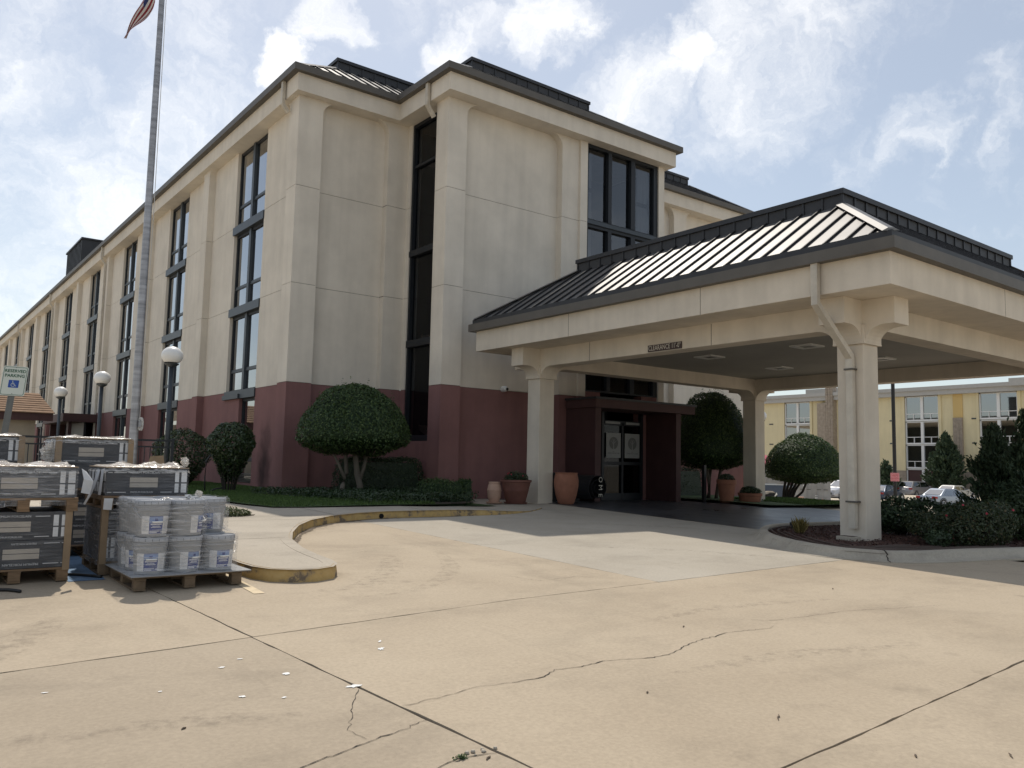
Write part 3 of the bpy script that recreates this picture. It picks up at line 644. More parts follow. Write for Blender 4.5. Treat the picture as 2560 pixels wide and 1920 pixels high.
def conifer(name, loc, label, h, r, n, size, group=None, irregular=.25, seed=0, spires=1):
    t = thing(name, loc, label, 'tree', group); rg = np.random.default_rng(50 + seed)
    Ps, Ns, As = [], [], []
    tips = int(70 * spires + h * 22)
    for k in range(tips):
        z = rg.uniform(.02, 1) ** 1.15; a = rg.uniform(0, 6.283); rad = r * (1 - z) ** .72 * rg.uniform(1 - irregular, 1 + irregular * .9) * (min(1, .55 + z * 4))
        base = np.array([0, 0, h * z * .88]); tip = np.array([math.cos(a) * rad, math.sin(a) * rad, h * (z * .9 + .08) + rad * .25])
        if z > .85: tip = np.array([math.cos(a) * rad * .5, math.sin(a) * rad * .5, h * (z * .92 + .08)])
        k2 = max(6, int(n / tips)); s = rg.uniform(.25, 1, k2)[:, None]
        sp = (.11 * r + .035) * (1.05 - s * .85)
        Ps.append(base + (tip - base) * s + rg.normal(0, 1, (k2, 3)) * sp); d = unit((tip - base)[None, :]); Ns.append(np.tile(d, (k2, 1)) + rg.normal(0, .5, (k2, 3))); As.append(np.tile(d + np.array([0, 0, .6]), (k2, 1)) + rg.normal(0, .4, (k2, 3)))
    P = np.concatenate(Ps) + np.array(loc); N = np.concatenate(Ns); A = np.concatenate(As)
    link('crown', leaf_mesh(P, np.cross(N, A) + 1e-6, size, .32, .6, along=A), t, m_jun)
    mb = MB(); mb.tube([Vector(loc) + Vector((0, 0, -.05)), Vector(loc) + Vector((.02, 0, h * .5)), Vector(loc) + Vector((0, 0, h * .95))], [.045 * r + .03, .03 * r + .02, .006], 7); mb.build('trunk', m_bark_dk, t)
    return t
def in_poly(x, y, poly):
    c = False; j = len(poly) - 1
    for i in range(len(poly)):
        xi, yi = poly[i]; xj, yj = poly[j]
        if (yi > y) != (yj > y) and x < (xj - xi) * (y - yi) / (yj - yi) + xi: c = not c
        j = i
    return c
def grass(name, outline, box, n, zf, h, label, parent=None):
    X = nr.uniform(box[0], box[1], n); Y = nr.uniform(box[2], box[3], n)
    k = np.array([in_poly(x, y, outline) for x, y in zip(X, Y)]); X, Y = X[k], Y[k]
    Z = np.array([zf(x, y) for x, y in zip(X, Y)]); m = len(X); hh = h * nr.uniform(.5, 1.3, m)
    P = np.stack([X, Y, Z + hh * .45], 1); A = np.stack([nr.normal(0, .35, m), nr.normal(0, .35, m), np.ones(m)], 1)
    Nn = nr.normal(0, 1, (m, 3)) * np.array([1, 1, .15])
    me = leaf_mesh(P, Nn, h, .28, .1, along=A); o = link(name, me, None, m_grass); return tag(o, label, 'grass', kind='stuff')
grass('grass', LW, (5.3, 9.5, 14.7, 30), 60000, zl, .06, 'short green grass of the lawn beside the hotel corner')
RLB = [(20.6, 14.45), (28, 14.45), (28, 21), (20.6, 21)]
RLB2 = [(22.35, 14.4), (27, 14.4), (27, 17.5), (22.35, 17.5)]
grass('grass', RLB2, (22.3, 26.5, 14.4, 17.5), 12000, lambda x, y: g(x, y) + .08 - .9 * sstep(25, 28.5, x), .07, 'green grass strip beyond the dark paving under the canopy')
# mulch chips
nm = 9000; X = nr.uniform(11.2, 19, nm); Y = nr.uniform(5.4, 9.5, nm)
k = np.array([in_poly(x, y, [(12.6, 9.0), (11.5, 7.8), (11.32, 7.0), (11.4, 6.4), (12.1, 6.05), (14.4, 5.65), (19, 5.3), (19, 9.4), (14, 9.4)]) for x, y in zip(X, Y)]); X, Y = X[k], Y[k]
Z = np.array([g(x, y) for x, y in zip(X, Y)]) + .085
o = link('mulch_chips', leaf_mesh(np.stack([X, Y, Z], 1), np.tile([0, 0, 1.0], (len(X), 1)), .055, .35, .35), None, m_chip)
tag(o, 'reddish brown mulch chips covering the planted island', 'mulch', kind='stuff')
# ------------------------------------------------------------------ hotel
JU, JL, RED, EV = 7.42, 4.72, 2.03, 9.95
BAY = 7.95; NB = 12; BASE = -1.15
hotel = thing('hotel', (8.42, 20.85, BASE), 'four storey beige stucco hotel with a dark red base and dark metal roof', 'building')
def part(name, mb, m, parent=hotel, **k): return mb.build(name, m, parent, **k)
gap = .011
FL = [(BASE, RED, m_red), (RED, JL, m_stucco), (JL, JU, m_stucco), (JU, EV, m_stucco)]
def panels(x0, x1, y0, y1, name='wall_panel', floors=FL, copies=0):
    out = []
    for z0, z1, m in floors:
        o = part(name, MB().box(x0, x1, y0, y1, z0 + (gap / 2 if z0 > BASE else 0), z1 - (gap / 2 if z1 < EV else 0)), m); out.append(o)
        for k in range(1, copies): shift_copy(o, (0, BAY * k, 0), hotel)
    return out
# long side: wall strips and pilasters, bay by bay
part('wall_core', MB().box(8.665, 9.1, 21.15, 20.85 + BAY * NB, BASE, EV), m_stucco) if False else None
panels(8.64, 9.0, 21.5, 23.72)
panels(8.64, 9.0, 29.18, 31.67, copies=NB - 1)
panels(8.64, 9.0, 26.32, 28.58, copies=NB)
mbj = MB()
for zz in (RED, JL, JU):
    for k in range(NB):
        mbj.box(8.652, 8.9, 26.34 + BAY * k, 28.6 + BAY * k, zz - .01, zz + .01)
        mbj.box(8.652, 8.9, (29.15 + BAY * (k - 1)) if k else 21.4, 23.7 + BAY * k, zz - .01, zz + .01)
part('joint_strip', mbj, m_joint)
def pilaster(x0, x1, y0, y1, copies=0, flare=None):
    for z0, z1, m in FL:
        o = part('pilaster', MB().box(x0, x1, y0, y1, z0 + (gap / 2 if z0 > BASE else 0), z1 - (gap / 2 if z1 < EV else 0)), m)
        for k in range(1, copies): shift_copy(o, (0, BAY * k, 0), hotel)
pilaster(8.42, 8.64, 28.58, 29.18, NB - 1)
mbj = MB()
for zz in (RED, JL, JU):
    for k in range(NB - 1): mbj.box(8.435, 8.6, 28.595 + BAY * k, 29.165 + BAY * k, zz - .01, zz + .01)
part('joint_strip', mbj, m_joint)
# corner pilaster, front panel of the corner block
pilaster(8.42, 9.13, 20.85, 21.5)
panels(9.13, 11.22, 21.10, 21.5)
pilaster(11.22, 11.87, 20.85, 21.5)
# projecting block: side strip, corner pilaster, panel, second pilaster
panels(11.87, 12.2, 20.62, 20.85, 'wall_strip')
pilaster(11.63, 12.25, 18.28, 18.88)
panels(12.25, 15.75, 18.52, 18.9)
pilaster(15.75, 16.43, 18.28, 18.9)
panels(16.43, 16.72, 18.20, 18.6, 'wall_strip')
panels(19.93, 20.20, 18.20, 18.6, 'wall_strip')
part('wall', MB().box(20.0, 20.2, 18.6, 21.1, BASE, EV), m_stucco)
mbj = MB()
for zz in (RED, JL, JU):
    for b in ((8.435, 9.115, 20.865, 21.4), (9.13, 11.2, 21.115, 21.4), (11.22, 11.86, 20.865, 21.4), (11.885, 12.1, 20.64, 20.84), (11.645, 12.235, 18.295, 18.86), (12.25, 15.74, 18.535, 18.8), (15.765, 16.415, 18.295, 18.8), (16.44, 16.71, 18.215, 18.5), (19.94, 20.19, 18.215, 18.5)):
        mbj.box(*b, zz - .01, zz + .01)
part('joint_strip', mbj, m_joint)
# far block beyond
panels(20.2, 23.7, 21.10, 21.5); pilaster(23.7, 24.4, 20.85, 21.5); panels(24.4, 28.4, 21.10, 21.5); pilaster(21.0, 21.0 + .01, 21.2, 21.3) if False else None
part('wall', MB().box(28.2, 28.45, 21.5, 40, BASE, EV), m_stucco)
# rounded upper corners of the recessed panels
def fillet(xc, side, y0, y1, r=.38, zt=EV):
    pts = [(xc, zt)] + [(xc + side * (r - r * math.cos(a)), zt - r + r * math.sin(a)) for a in np.linspace(0, math.pi / 2, 8)]
    part('panel_corner', MB().prism(pts, y0, y1, 'y'), m_stucco)
for xc, s_ in ((9.13, 1), (11.22, -1)): fillet(xc, s_, 20.853, 21.10)
for xc, s_ in ((12.25, 1), (15.75, -1)): fillet(xc, s_, 18.283, 18.52)
for xc, s_ in ((23.7, -1), (24.4, 1)): fillet(xc, s_, 20.853, 21.10)
def fillet_y(yc, side, x0, x1, r=.22, zt=EV):
    pts = [(yc, zt)] + [(yc + side * (r - r * math.cos(a)), zt - r + r * math.sin(a)) for a in np.linspace(0, math.pi / 2, 6)]
    return part('panel_corner', MB().prism(pts, x0, x1, 'x'), m_stucco)
for k in range(5):
    fillet_y(29.18 + BAY * k, 1, 8.425, 8.64); fillet_y(28.58 + BAY * k, -1, 8.425, 8.64)
fillet_y(21.5, 1, 8.425, 8.64)
# eaves slab, gutters
part('fascia', MB().box(8.25, 28.7, 20.58, 20.85 + BAY * NB + 1, EV, 10.46), m_stucco)
part('fascia', MB().box(11.40, 20.40, 17.87, 20.58, EV, 10.46), m_stucco)
GZ0, GZ1 = 10.44, 10.63
part('gutter', MB().box(8.08, 8.25, 20.42, 117, GZ0, GZ1), m_gutter)
part('gutter', MB().box(8.25, 11.40, 20.42, 20.58, GZ0, GZ1), m_gutter)
part('gutter', MB().box(11.23, 11.40, 17.70, 20.42, GZ0, GZ1), m_gutter)
part('gutter', MB().box(11.40, 20.57, 17.70, 17.87, GZ0, GZ1), m_gutter)
part('gutter', MB().box(20.40, 20.57, 17.87, 20.42, GZ0, GZ1), m_gutter)
part('gutter', MB().box(20.57, 28.87, 20.42, 20.58, GZ0, GZ1), m_gutter)
# roof slopes with standing seams. slope planes given by eave line, inward direction, rise
RS = .64
def slope(parent, p0, p1, inward, z0, run, rs, spacing, clip0=1.0, clip1=1.0, name='roof_panel', th=.02, rib=.05, mp=None, msm=None):
    """panels and seams on one hip slope; clip = run lost per run at each end (1 hip, 0 straight, -1 valley)"""
    p0 = Vector((*p0, 0)); p1 = Vector((*p1, 0)); d = (p1 - p0); L = d.length; d.normalize(); iv = Vector((*inward, 0))
    def P(u, s, h=0): q = p0 + d * u + iv * s; return (q.x, q.y, z0 + s * rs + h)
    us = [0.0]
    while us[-1] + spacing < L - .05: us.append(us[-1] + spacing)
    us.append(L)
    def smax(u):
        m_ = run
        if clip0 > 0: m_ = min(m_, u / clip0)
        if clip1 > 0: m_ = min(m_, (L - u) / clip1)
        return max(0.0, m_)
    for a, b in zip(us[:-1], us[1:]):
        pts = [(a, 0), (b, 0)]
        brk = sorted({u for u in (run * clip0, L - run * clip1) if a < u < b and u > 0}, reverse=True)
        for u in [b] + brk + [a]:
            s = smax(u)
            if s > 1e-4: pts.append((u, s))
        if len(pts) < 3: continue
        mb = MB(); mb.poly([P(u, s) for u, s in pts]); mb.build(name, mp or m_panel, parent)
    for u in us[1:-1]:
        s = smax(u)
        if s < .08: continue
        A = [P(u - .014, -.01), P(u + .014, -.01), P(u + .014, -.01, rib), P(u - .014, -.01, rib)]; B = [P(u - .014, s), P(u + .014, s), P(u + .014, s, rib), P(u - .014, s, rib)]
        mb = MB(); mb.hexa(A, B); mb.build('seam', msm or m_seam, parent)
RZ = 10.62; RUN = 2.1
deck = part('roof', MB().box(9.2, 27, 22.0, 115, 10.46, 10.9), m_flash)
slope(deck, (8.20, 20.53), (13.2, 20.53), (0, 1), RZ, RUN, RS, .40, 1, 0)
slope(deck, (8.20, 115), (8.20, 20.53), (1, 0), RZ, RUN, RS, .40, 0, 1) if False else None
slope(deck, (8.20, 52.5), (8.20, 20.53), (1, 0), RZ, RUN, RS, .40, 0, 1)
mb = MB(); mb.poly([(8.20, 52.5, RZ), (8.20, 116, RZ), (10.3, 116, RZ + RUN * RS), (10.3, 52.5, RZ + RUN * RS)]); mb.build('roof_panel', m_panel, deck)
slope(deck, (11.35, 23.0), (11.35, 17.82), (1, 0), RZ, RUN, RS, .40, 0, 1)
slope(deck, (11.35, 17.82), (20.45, 17.82), (0, 1), RZ, RUN, RS, .40, 1, 1)
slope(deck, (20.45, 17.82), (20.45, 23.0), (-1, 0), RZ, RUN, RS, .40, 1, 0)
slope(deck, (18.4, 20.53), (28.75, 20.53), (0, 1), RZ, RUN, RS, .40, 0, 1)
def hipcap(parent, a, b, w=.09, h=.05, m=None):
    a, b = Vector(a), Vector(b); d = (b - a).normalized(); s = d.cross(Vector((0, 0, 1))).normalized() * w; u = Vector((0, 0, h))
    mb = MB(); mb.hexa([a - s, a + s, a + s * .3 + u, a - s * .3 + u], [b - s, b + s, b + s * .3 + u, b - s * .3 + u]); mb.build('hip_cap', m or m_panel, parent)
hipcap(deck, (8.2, 20.53, RZ), (10.3, 22.63, RZ + RUN * RS)); hipcap(deck, (11.35, 17.82, RZ), (13.45, 19.92, RZ + RUN * RS)); hipcap(deck, (20.45, 17.82, RZ), (18.35, 19.92, RZ + RUN * RS)); hipcap(deck, (28.75, 20.53, RZ), (26.65, 22.63, RZ + RUN * RS))
# dark curb walls round the roof well
def curb(x0, x1, y0, y1, z0, z1, faces, name='roof_curb', sp=.42, parent=hotel):
    o = part(name, MB().box(x0, x1, y0, y1, z0, z1 - .10), m_curb, parent)
    mb = MB().box(x0 - .05, x1 + .05, y0 - .05, y1 + .05, z1 - .10, z1); mb.build('curb_cap', m_flash, o)
    for f_ in faces:
        L = (x1 - x0) if f_ == 'front' else (y1 - y0); n = int(L / sp)
        for k in range(min(n + 1, 30)):
            u = k * L / n
            mb = MB()
            if f_ == 'front': mb.box(x0 + u - .02, x0 + u + .02, y0 - .022, y0, z0, z1 - .10)
            else: mb.box(x0 - .022, x0, y0 + u - .02, y0 + u + .02, z0, z1 - .10)
            mb.build('curb_seam', m_flash, o)
CZ = RZ + RUN * RS - .06
curb(10.33, 13.7, 22.66, 60, CZ, 12.33, ['front'])
curb(13.48, 18.32, 19.95, 22.66, CZ, 12.33, ['front', 'side'])
curb(18.4, 26.6, 22.66, 40, CZ, 12.33, ['front'])
o = part('roof_penthouse', MB().box(10.4, 15, 64.4, 70.5, 10.8, 15.3), m_curb)
for k in range(12): MB().box(10.36, 10.4, 64.5 + k * .52, 64.6 + k * .52, 12, 15.3).build('cladding_rib', m_flash, o)
MB().box(10.3, 15.1, 64.3, 70.6, 15.3, 15.42).build('coping', m_flash, o)
# downspouts
def spout(path, parent=hotel, w=.055, m=None): return part('downspout', MB().tube(path, .06, 4, flat=(w, w * .8)), m or m_spout, parent)
for k in (0, 3, 5, 7, 9):
    y = 21.42 + BAY * k + (-.0 if k == 0 else .25 - .6 + .05)
    spout([(8.17, y, 10.5), (8.17, y, 9.80), (8.34, y, 9.60)] + ([(8.355, y, 9.5), (8.355, y, -.8)] if k else []))
spout([(11.32, 18.9, 10.5), (11.32, 18.9, 9.83), (11.56, 18.93, 9.55)])
spout([(8.355, 21.42, 9.66), (8.355, 21.42, 9.5)]) if False else None

# windows of the long side
def win_side(yk, zb, zt, half=False, tr=.62, sill=True):
    """one storey of a side window: frame with panes and transom as its own pieces"""
    y0, y1 = yk + 2.87, yk + 5.47
    if half: y1 = yk + 4.2
    X = 8.80; ym = (y0 + y1) / 2
    mb = MB(); mb.box(X - .06, X + .10, y0, y0 + .09, zb, zt).box(X - .06, X + .10, y1 - .09, y1, zb, zt).box(X - .06, X + .10, y0 + .09, y1 - .09, zt - .09, zt).box(X - .06, X + .10, y0 + .09, y1 - .09, zb, zb + .07)
    cells = [(y0 + .09, y1 - .09)] if half else [(y0 + .09, ym - .085), (ym + .085, y1 - .09)]
    f = part('window', mb, m_frame_dk)
    if not half: MB().box(8.70, X + .10, ym - .085, ym + .085, zb, zt).build('mullion', m_frame, f)
    for a, b in cells:
        MB().box(X - .045, X + .05, a, b, zb + tr, zb + tr + .11).build('transom', m_frame, f)
        MB().box(X - .06, X - .045, a, b, zb + tr + .012, zb + tr + .04).build('transom', m_frame, f)
        for q0, q1 in ((zb + .07, zb + tr), (zb + tr + .11, zt - .09)):
            mb = MB(); mb.poly([(X - .022, a, q0), (X - .022, b, q0), (X - .022, b, q1), (X - .022, a, q1)]); mb.build('pane', m_glass, f)
    return f
def band(yk, z, half=False):
    return part('spandrel', MB().box(8.60, 8.9, yk + (2.85 if not half else 2.85), yk + 5.52, z - .26, z + .0), m_frame)
wins = []
for zb, zt in ((RED, JL - .26), (JL, JU - .26), (JU, 9.93)): wins.append(win_side(20.85, zb, zt))
bands = [band(20.85, JL), band(20.85, JU), band(20.85, RED + .02)]
g0 = win_side(20.85, -.75, RED - .24, half=True)
MB().box(8.64, 9.0, 20.85 + 4.2, 20.85 + 5.47, BASE, RED - .24).build('wall_panel', m_red, hotel)
MB().box(8.66, 9.0, 23.72, 20.85 + 4.2, BASE, -.76).build('wall_panel', m_red, hotel)
MB().box(8.55, 8.64, 20.85 + 4.12, 20.85 + 5.56, RED - .24, RED - .10).build('sill', m_frame, hotel)
for k in range(6):
    MB().box(8.70, 8.80, 23.8, 25.0, -.74 + k * .045, -.715 + k * .045).build('vent_louver', m_gutter, hotel)
gw = win_side(20.85 + BAY, -.75, RED - .24)
gb = MB().box(8.66, 9.0, 23.72 + BAY, 26.32 + BAY, BASE, -.76).build('wall_panel', m_red, hotel)
for k in range(1, NB):
    for o in wins + bands: shift_copy(o, (0, BAY * k, 0), hotel)
    if k > 1:
        shift_copy(gw, (0, BAY * (k - 1), 0), hotel); shift_copy(gb, (0, BAY * (k - 1), 0), hotel)
# rooms and curtains behind the side glass
part('room_backing', MB().box(9.3, 9.35, 21.2, 115, BASE, 10.3), m_room)
cb = []
for z0, z1 in ((RED + .1, JL - .4), (JL + .1, JU - .4), (JU + .1, 9.8)):
    mb = MB(); 
    for a, b in ((25.95, 26.28), (24.72, 24.95)):
        n = 8
        for j in range(n): mb.box(8.97 + (.03 if j % 2 else 0), 8.99 + (.03 if j % 2 else 0), a + (b - a) * j / n, a + (b - a) * (j + 1) / n, z0, z1)
    cb.append(mb.build('curtain', m_curtain_br, hotel))
for k in range(1, 5):
    for o in cb: shift_copy(o, (0, BAY * k, 0), hotel)
for k in range(0, 7):
    for z0, z1 in ((RED + .1, JL - .4), (JL + .1, JU - .4), (JU + .1, 9.8)):
        if rnd.random() < .45: continue
        a0 = 23.85 + BAY * k + rnd.uniform(0, .1); wd_ = rnd.choice((.25, .45, .8, 1.05)); mb = MB(); n = int(wd_ / .05)
        for j in range(n): mb.box(8.99 + (.03 if j % 2 else 0), 9.005 + (.03 if j % 2 else 0), a0 + wd_ * j / n, a0 + wd_ * (j + 1) / n, z0, z1)
        mb.build('curtain', rnd.choice((m_curtain, m_curtain_br, m_curtain)), hotel)

# stair window strip of the projecting block
m_glass_dim = glassmat('stair_glass', (.6, .65, .72), refl=.0, trans=.6, ior=1.25)
X = 11.97
f = part('window', MB().box(X - .06, X + .1, 18.88, 18.97, .55, 9.93).box(X - .06, X + .1, 20.53, 20.62, .55, 9.93).box(X - .06, X + .1, 18.97, 20.53, 9.83, 9.93).box(X - .06, X + .1, 18.97, 20.53, .55, .72), m_frame_dk)
for z0, z1, xo in ((5.93, 6.10, -.09), (3.25, 3.45, -.09), (8.60, 8.68, -.03)): MB().box(X + xo, X + .1, 18.97, 20.62, z0, z1).build('transom', m_frame_dk, f)
for z0, z1 in ((.72, 3.25), (3.45, 5.93), (6.10, 8.60), (8.68, 9.83)):
    mb = MB(); mb.poly([(X + .05, 18.97, z0), (X + .05, 20.53, z0), (X + .05, 20.53, z1), (X + .05, 18.97, z1)]); mb.build('pane', m_glass_dim, f)
part('wall_panel', MB().box(11.87, 12.2, 18.88, 20.62, BASE, .55), m_red)
part('stair_room', MB().box(14.0, 14.1, 18.9, 20.9, 0, 9.9).box(12.2, 14, 20.86, 20.9, 0, 9.9), m_room)
m_stairglow = mat('stair_lamp_glass', (.6, .5, .3), .5)
m_stairglow.node_tree.nodes['Principled BSDF'].inputs['Emission Color'].default_value = (1, .8, .45, 1); m_stairglow.node_tree.nodes['Principled BSDF'].inputs['Emission Strength'].default_value = .5
for z in (1.75, 4.6, 7.35):
    mb = MB(); mb.box(13.6, 13.75, 19.62, 19.9, z, z + .05).box(13.6, 13.75, 19.66, 19.9, z + .1, z + .15); mb.build('stair_lamp', m_stairglow, hotel)
for z in (.2, 2.9, 5.6, 8.2): part('stair_landing', MB().hexa([(12.5, 18.9, z), (13.9, 18.9, z), (13.9, 18.9, z + .15), (12.5, 18.9, z + .15)], [(12.5, 20.8, z + .7), (13.9, 20.8, z + .7), (13.9, 20.8, z + .85), (12.5, 20.8, z + .85)]), m_curtain_br)

# lobby windows of the projecting block front
YF = 18.30
lob = part('lobby_room', MB().box(16.5, 20.1, 20.6, 20.7, BASE, 9.9).box(16.45, 16.5, 18.5, 20.6, BASE, 9.9).box(20.0, 20.05, 18.55, 20.6, BASE, 9.9).box(16.5, 20.0, 18.6, 20.6, 7.2, 7.3).box(16.5, 20.0, 18.6, 20.6, 4.5, 4.6), m_room)
for z0, z1 in ((2.2, JL - .30), (JL, JU - .02), (JU + .10, 9.95)):
    f = part('window', MB().box(16.72, 16.80, YF - .05, YF + .1, z0, z1).box(19.74, 19.93, YF - .05, YF + .1, z0, z1).box(16.80, 19.74, YF - .05, YF + .1, z1 - .10, z1).box(16.80, 19.74, YF - .05, YF + .1, z0, z0 + .05), m_frame_dk)
    for a, b in ((17.64, 17.79), (18.66, 18.85)): MB().box(a, b, YF - .07, YF + .1, z0 + .05, z1 - .1).build('mullion', m_frame_dk, f)
    for a, b in ((16.80, 17.64), (17.79, 18.66), (18.85, 19.74)):
        mb = MB(); mb.poly([(a, YF + .05, z0 + .05), (b, YF + .05, z0 + .05), (b, YF + .05, z1 - .1), (a, YF + .05, z1 - .1)]); mb.build('pane', m_glass_front, f)
for z0, z1 in ((JU - .02, JU + .10), (JL - .30, JL)): part('spandrel', MB().box(16.72, 19.93, YF - .10, YF + .1, z0, z1), m_frame)
def curtain(x0, x1, y, z0, z1, bulge):
    mb = MB(); n = 14; pr = []
    for j in range(n + 1):
        x = x0 + (x1 - x0) * j / n; yy = y + (.05 if j % 2 else 0); row = []
        for q in range(5):
            t = q / 4; zz = z0 + (z1 - z0) * t; xx = x + bulge * math.sin(t * math.pi) * (j / n if bulge > 0 else 1 - j / n); row.append(mb.pt((xx, yy, zz)))
        pr.append(row)
    for a, b in zip(pr[:-1], pr[1:]):
        for q in range(4): mb.face([a[q], b[q], b[q + 1], a[q + 1]])
    return mb.build('curtain', m_curtain, lob)
for z0, z1 in ((7.6, 8.5), (8.65, 9.8), (5.3, 7.3)):
    curtain(16.82, 17.12, 18.46, z0, z1, -.10); curtain(19.15, 19.62, 18.46, z0, z1, .10)
# ground floor wall beside the entrance
part('wall_panel', MB().box(16.72, 17.40, 18.26, 18.6, BASE, 2.2), m_red)
part('wall_panel', MB().box(19.20, 19.93, 18.26, 18.6, BASE, 2.2), m_red)

# entrance vestibule
m_maroon = mat('maroon_panel', (.065, .028, .027), .7, var=.12, scale=2, bump=.1)
part('vestibule_wall', MB().box(16.03, 16.25, 17.0, 18.26, BASE, 1.62), m_maroon); part('vestibule_wall', MB().box(19.44, 19.65, 17.0, 18.26, BASE, 1.62), m_maroon)
MB().box(15.95, 20.2, 16.9, 18.19, 1.62, 1.86).build('vestibule_roof', m_maroon, hotel); MB().box(15.9, 20.25, 16.85, 18.19, 1.86, 1.92).build('roof_edge', m_flash, hotel)
DY = 18.22
m_doorglass = glassmat('door_glass', (.5, .55, .6), refl=.0, trans=.5, ior=1.35)
dr = part('entrance_door', MB().box(17.40, 17.50, DY - .06, DY + .06, BASE, 1.62).box(18.25, 18.33, DY - .06, DY + .06, BASE, 1.3).box(19.10, 19.20, DY - .06, DY + .06, BASE, 1.62).box(17.5, 19.1, DY - .06, DY + .06, 1.22, 1.36).box(17.5, 18.25, DY - .05, DY + .05, BASE, -.86).box(18.33, 19.1, DY - .05, DY + .05, BASE, -.86).box(17.5, 18.25, DY - .05, DY + .05, .0, .10).box(18.33, 19.1, DY - .05, DY + .05, .0, .10), m_frame_dk)
for a, b in ((17.5, 18.25), (18.33, 19.1)):
    for z0, z1 in ((-.86, .0), (.1, 1.22)):
        mb = MB(); mb.poly([(a, DY, z0), (b, DY, z0), (b, DY, z1), (a, DY, z1)]); mb.build('pane', m_doorglass, dr)
m_poster = mat('poster_paper', (.32, .32, .31), .8, var=.04)
m_posterink = mat('poster_ink', (.16, .16, .155), .8, var=.1)
for a, b in ((17.57, 18.19), (18.37, 19.02)):
    po = MB().box(a, b, DY - .075, DY - .066, .22, .98).build('poster', m_poster, dr); cx = (a + b) / 2
    mb = MB(); pts = [(cx + .19 * math.cos(t), DY - .079, .67 + .19 * math.sin(t)) for t in np.linspace(0, 2 * math.pi, 32, endpoint=False)]; mb.poly(pts); mb.build('emblem', m_posterink, po)
    mb = MB()
    def stroke(p, q, w0, w1):
        d = Vector((q[0] - p[0], q[1] - p[1])); d.normalize(); s = Vector((-d.y, d.x))
        mb.poly([(cx + p[0] - s.x * w0, DY - .082, .67 + p[1] - s.y * w0), (cx + q[0] - s.x * w1, DY - .082, .67 + q[1] - s.y * w1), (cx + q[0] + s.x * w1, DY - .082, .67 + q[1] + s.y * w1), (cx + p[0] + s.x * w0, DY - .082, .67 + p[1] + s.y * w0)])
    for p, q, w0, w1 in (((0, -.19), (0, .04), .022, .012), ((0, -.05), (-.08, .05), .010, .006), ((0, -.02), (.09, .06), .010, .006), ((0, .04), (-.04, .13), .009, .004), ((0, .04), (.05, .13), .009, .004), ((-.08, .05), (-.13, .06), .006, .003), ((.09, .06), (.13, .08), .006, .003)): stroke(p, q, w0, w1)
    mb.build('tree_mark', m_poster, po)
    mb = MB()
    for j in range(13): mb.box(cx - .24 + j * .038, cx - .24 + j * .038 + rnd.choice((.02, .028, .012)), DY - .079, DY - .076, .345, .375)
    mb.box(cx - .04, cx + .04, DY - .079, DY - .076, .40, .415); mb.build('caption', m_posterink, po)
for a, b in ((17.52, 18.15), (18.4, 19.0)): MB().box(a, b, DY - .09, DY - .07, 1.26, 1.33).build('door_sticker', m_poster, dr)
part('floor_inside', MB().box(17.4, 19.2, 18.3, 20.5, BASE, -1.08), m_room)
# white dome camera and its conduit on the wall by the near column
cm_ = thing('security_camera', (13.86, 18.5, 2.07), 'small white security camera with dark lens on the red wall beside the canopy', 'camera')
mb = MB(); mb.tube([(13.86, 18.52, 2.07), (13.86, 18.42, 2.07)], .085, 14); mb.build('housing', m_white, cm_, smooth=False)
mb = MB(); mb.lathe([(.001, .09), (.05, .075), (.08, .03), (.085, 0)], (0, 0, 0), 14); o = mb.build('dome', m_white, cm_, smooth=True); o.data.transform(Matrix.Translation((13.86, 18.42, 2.07)) @ Matrix.Rotation(math.pi / 2, 4, 'X'))
mb = MB(); mb.tube([(13.875, 18.36, 2.065), (13.88, 18.325, 2.06)], .045, 12); mb.build('lens', m_black, cm_)
part('conduit', MB().tube([(13.95, 18.49, 2.045), (15.2, 18.49, 2.045)], .018, 6), m_spout)
# side entrance vestibule far down the long side
sv = part('side_porch', MB().box(7.2, 7.35, 44.9, 45.4, -1, 1.55).box(7.2, 8.64, 50.2, 50.4, -1, 1.55).box(6.9, 8.64, 44.6, 50.8, 1.55, 1.95), m_maroon)
MB().box(7.9, 8.0, 45.0, 50.2, -1, 1.55).build('porch_door', m_frame_dk, hotel)
# ------------------------------------------------------------------ entrance canopy
cano = thing('entrance_canopy', (13.4, 7.6, -1.2), 'beige entrance canopy on square columns with ribbed dark metal hip roof', 'canopy')
CX0, CX1, CY0, CY1 = 12.23, 23.45, 6.37, 17.55
SOF, FT = 2.89, 3.43
CW = .48
cols = [(13.17, 7.37), (13.17, 16.03), (22.10, 16.03), (22.10, 7.37)]
BB, CT = 2.45, 2.15
def cp(name, mb, m=None, parent=cano, **k): return mb.build(name, m or m_stucco_can, parent, **k)
# fascia ring (four boards butted) with control joints, soffit and ceiling
for (x0, x1, y0, y1) in ((CX0, CX0 + .2, CY0, CY1), (CX1 - .2, CX1, CY0, CY1), (CX0 + .2, CX1 - .2, CY0, CY0 + .2), (CX0 + .2, CX1 - .2, CY1 - .2, CY1)):
    cp('fascia', MB().box(x0, x1, y0, y1, SOF, FT))
mbj = MB()
for y in (10.1, 13.9): mbj.box(CX0 - .0012, CX0 + .01, y - .005, y + .005, SOF, FT)
for x in (16.4,): mbj.box(x - .005, x + .005, CY0 - .0012, CY0 + .01, SOF, FT)
cp('joint_strip', mbj, m_joint)
cp('soffit', MB().box(CX0 + .2, CX1 - .2, CY0 + .2, CY1 - .2, SOF + .01, SOF + .06), m_stucco_can)
bx0, bx1, by0, by1 = 13.17 + CW, 22.10, 7.37 + CW, 16.03
cp('ceiling', MB().box(bx0, bx1, by0, by1, 2.82, SOF + .005), m_ceiling)
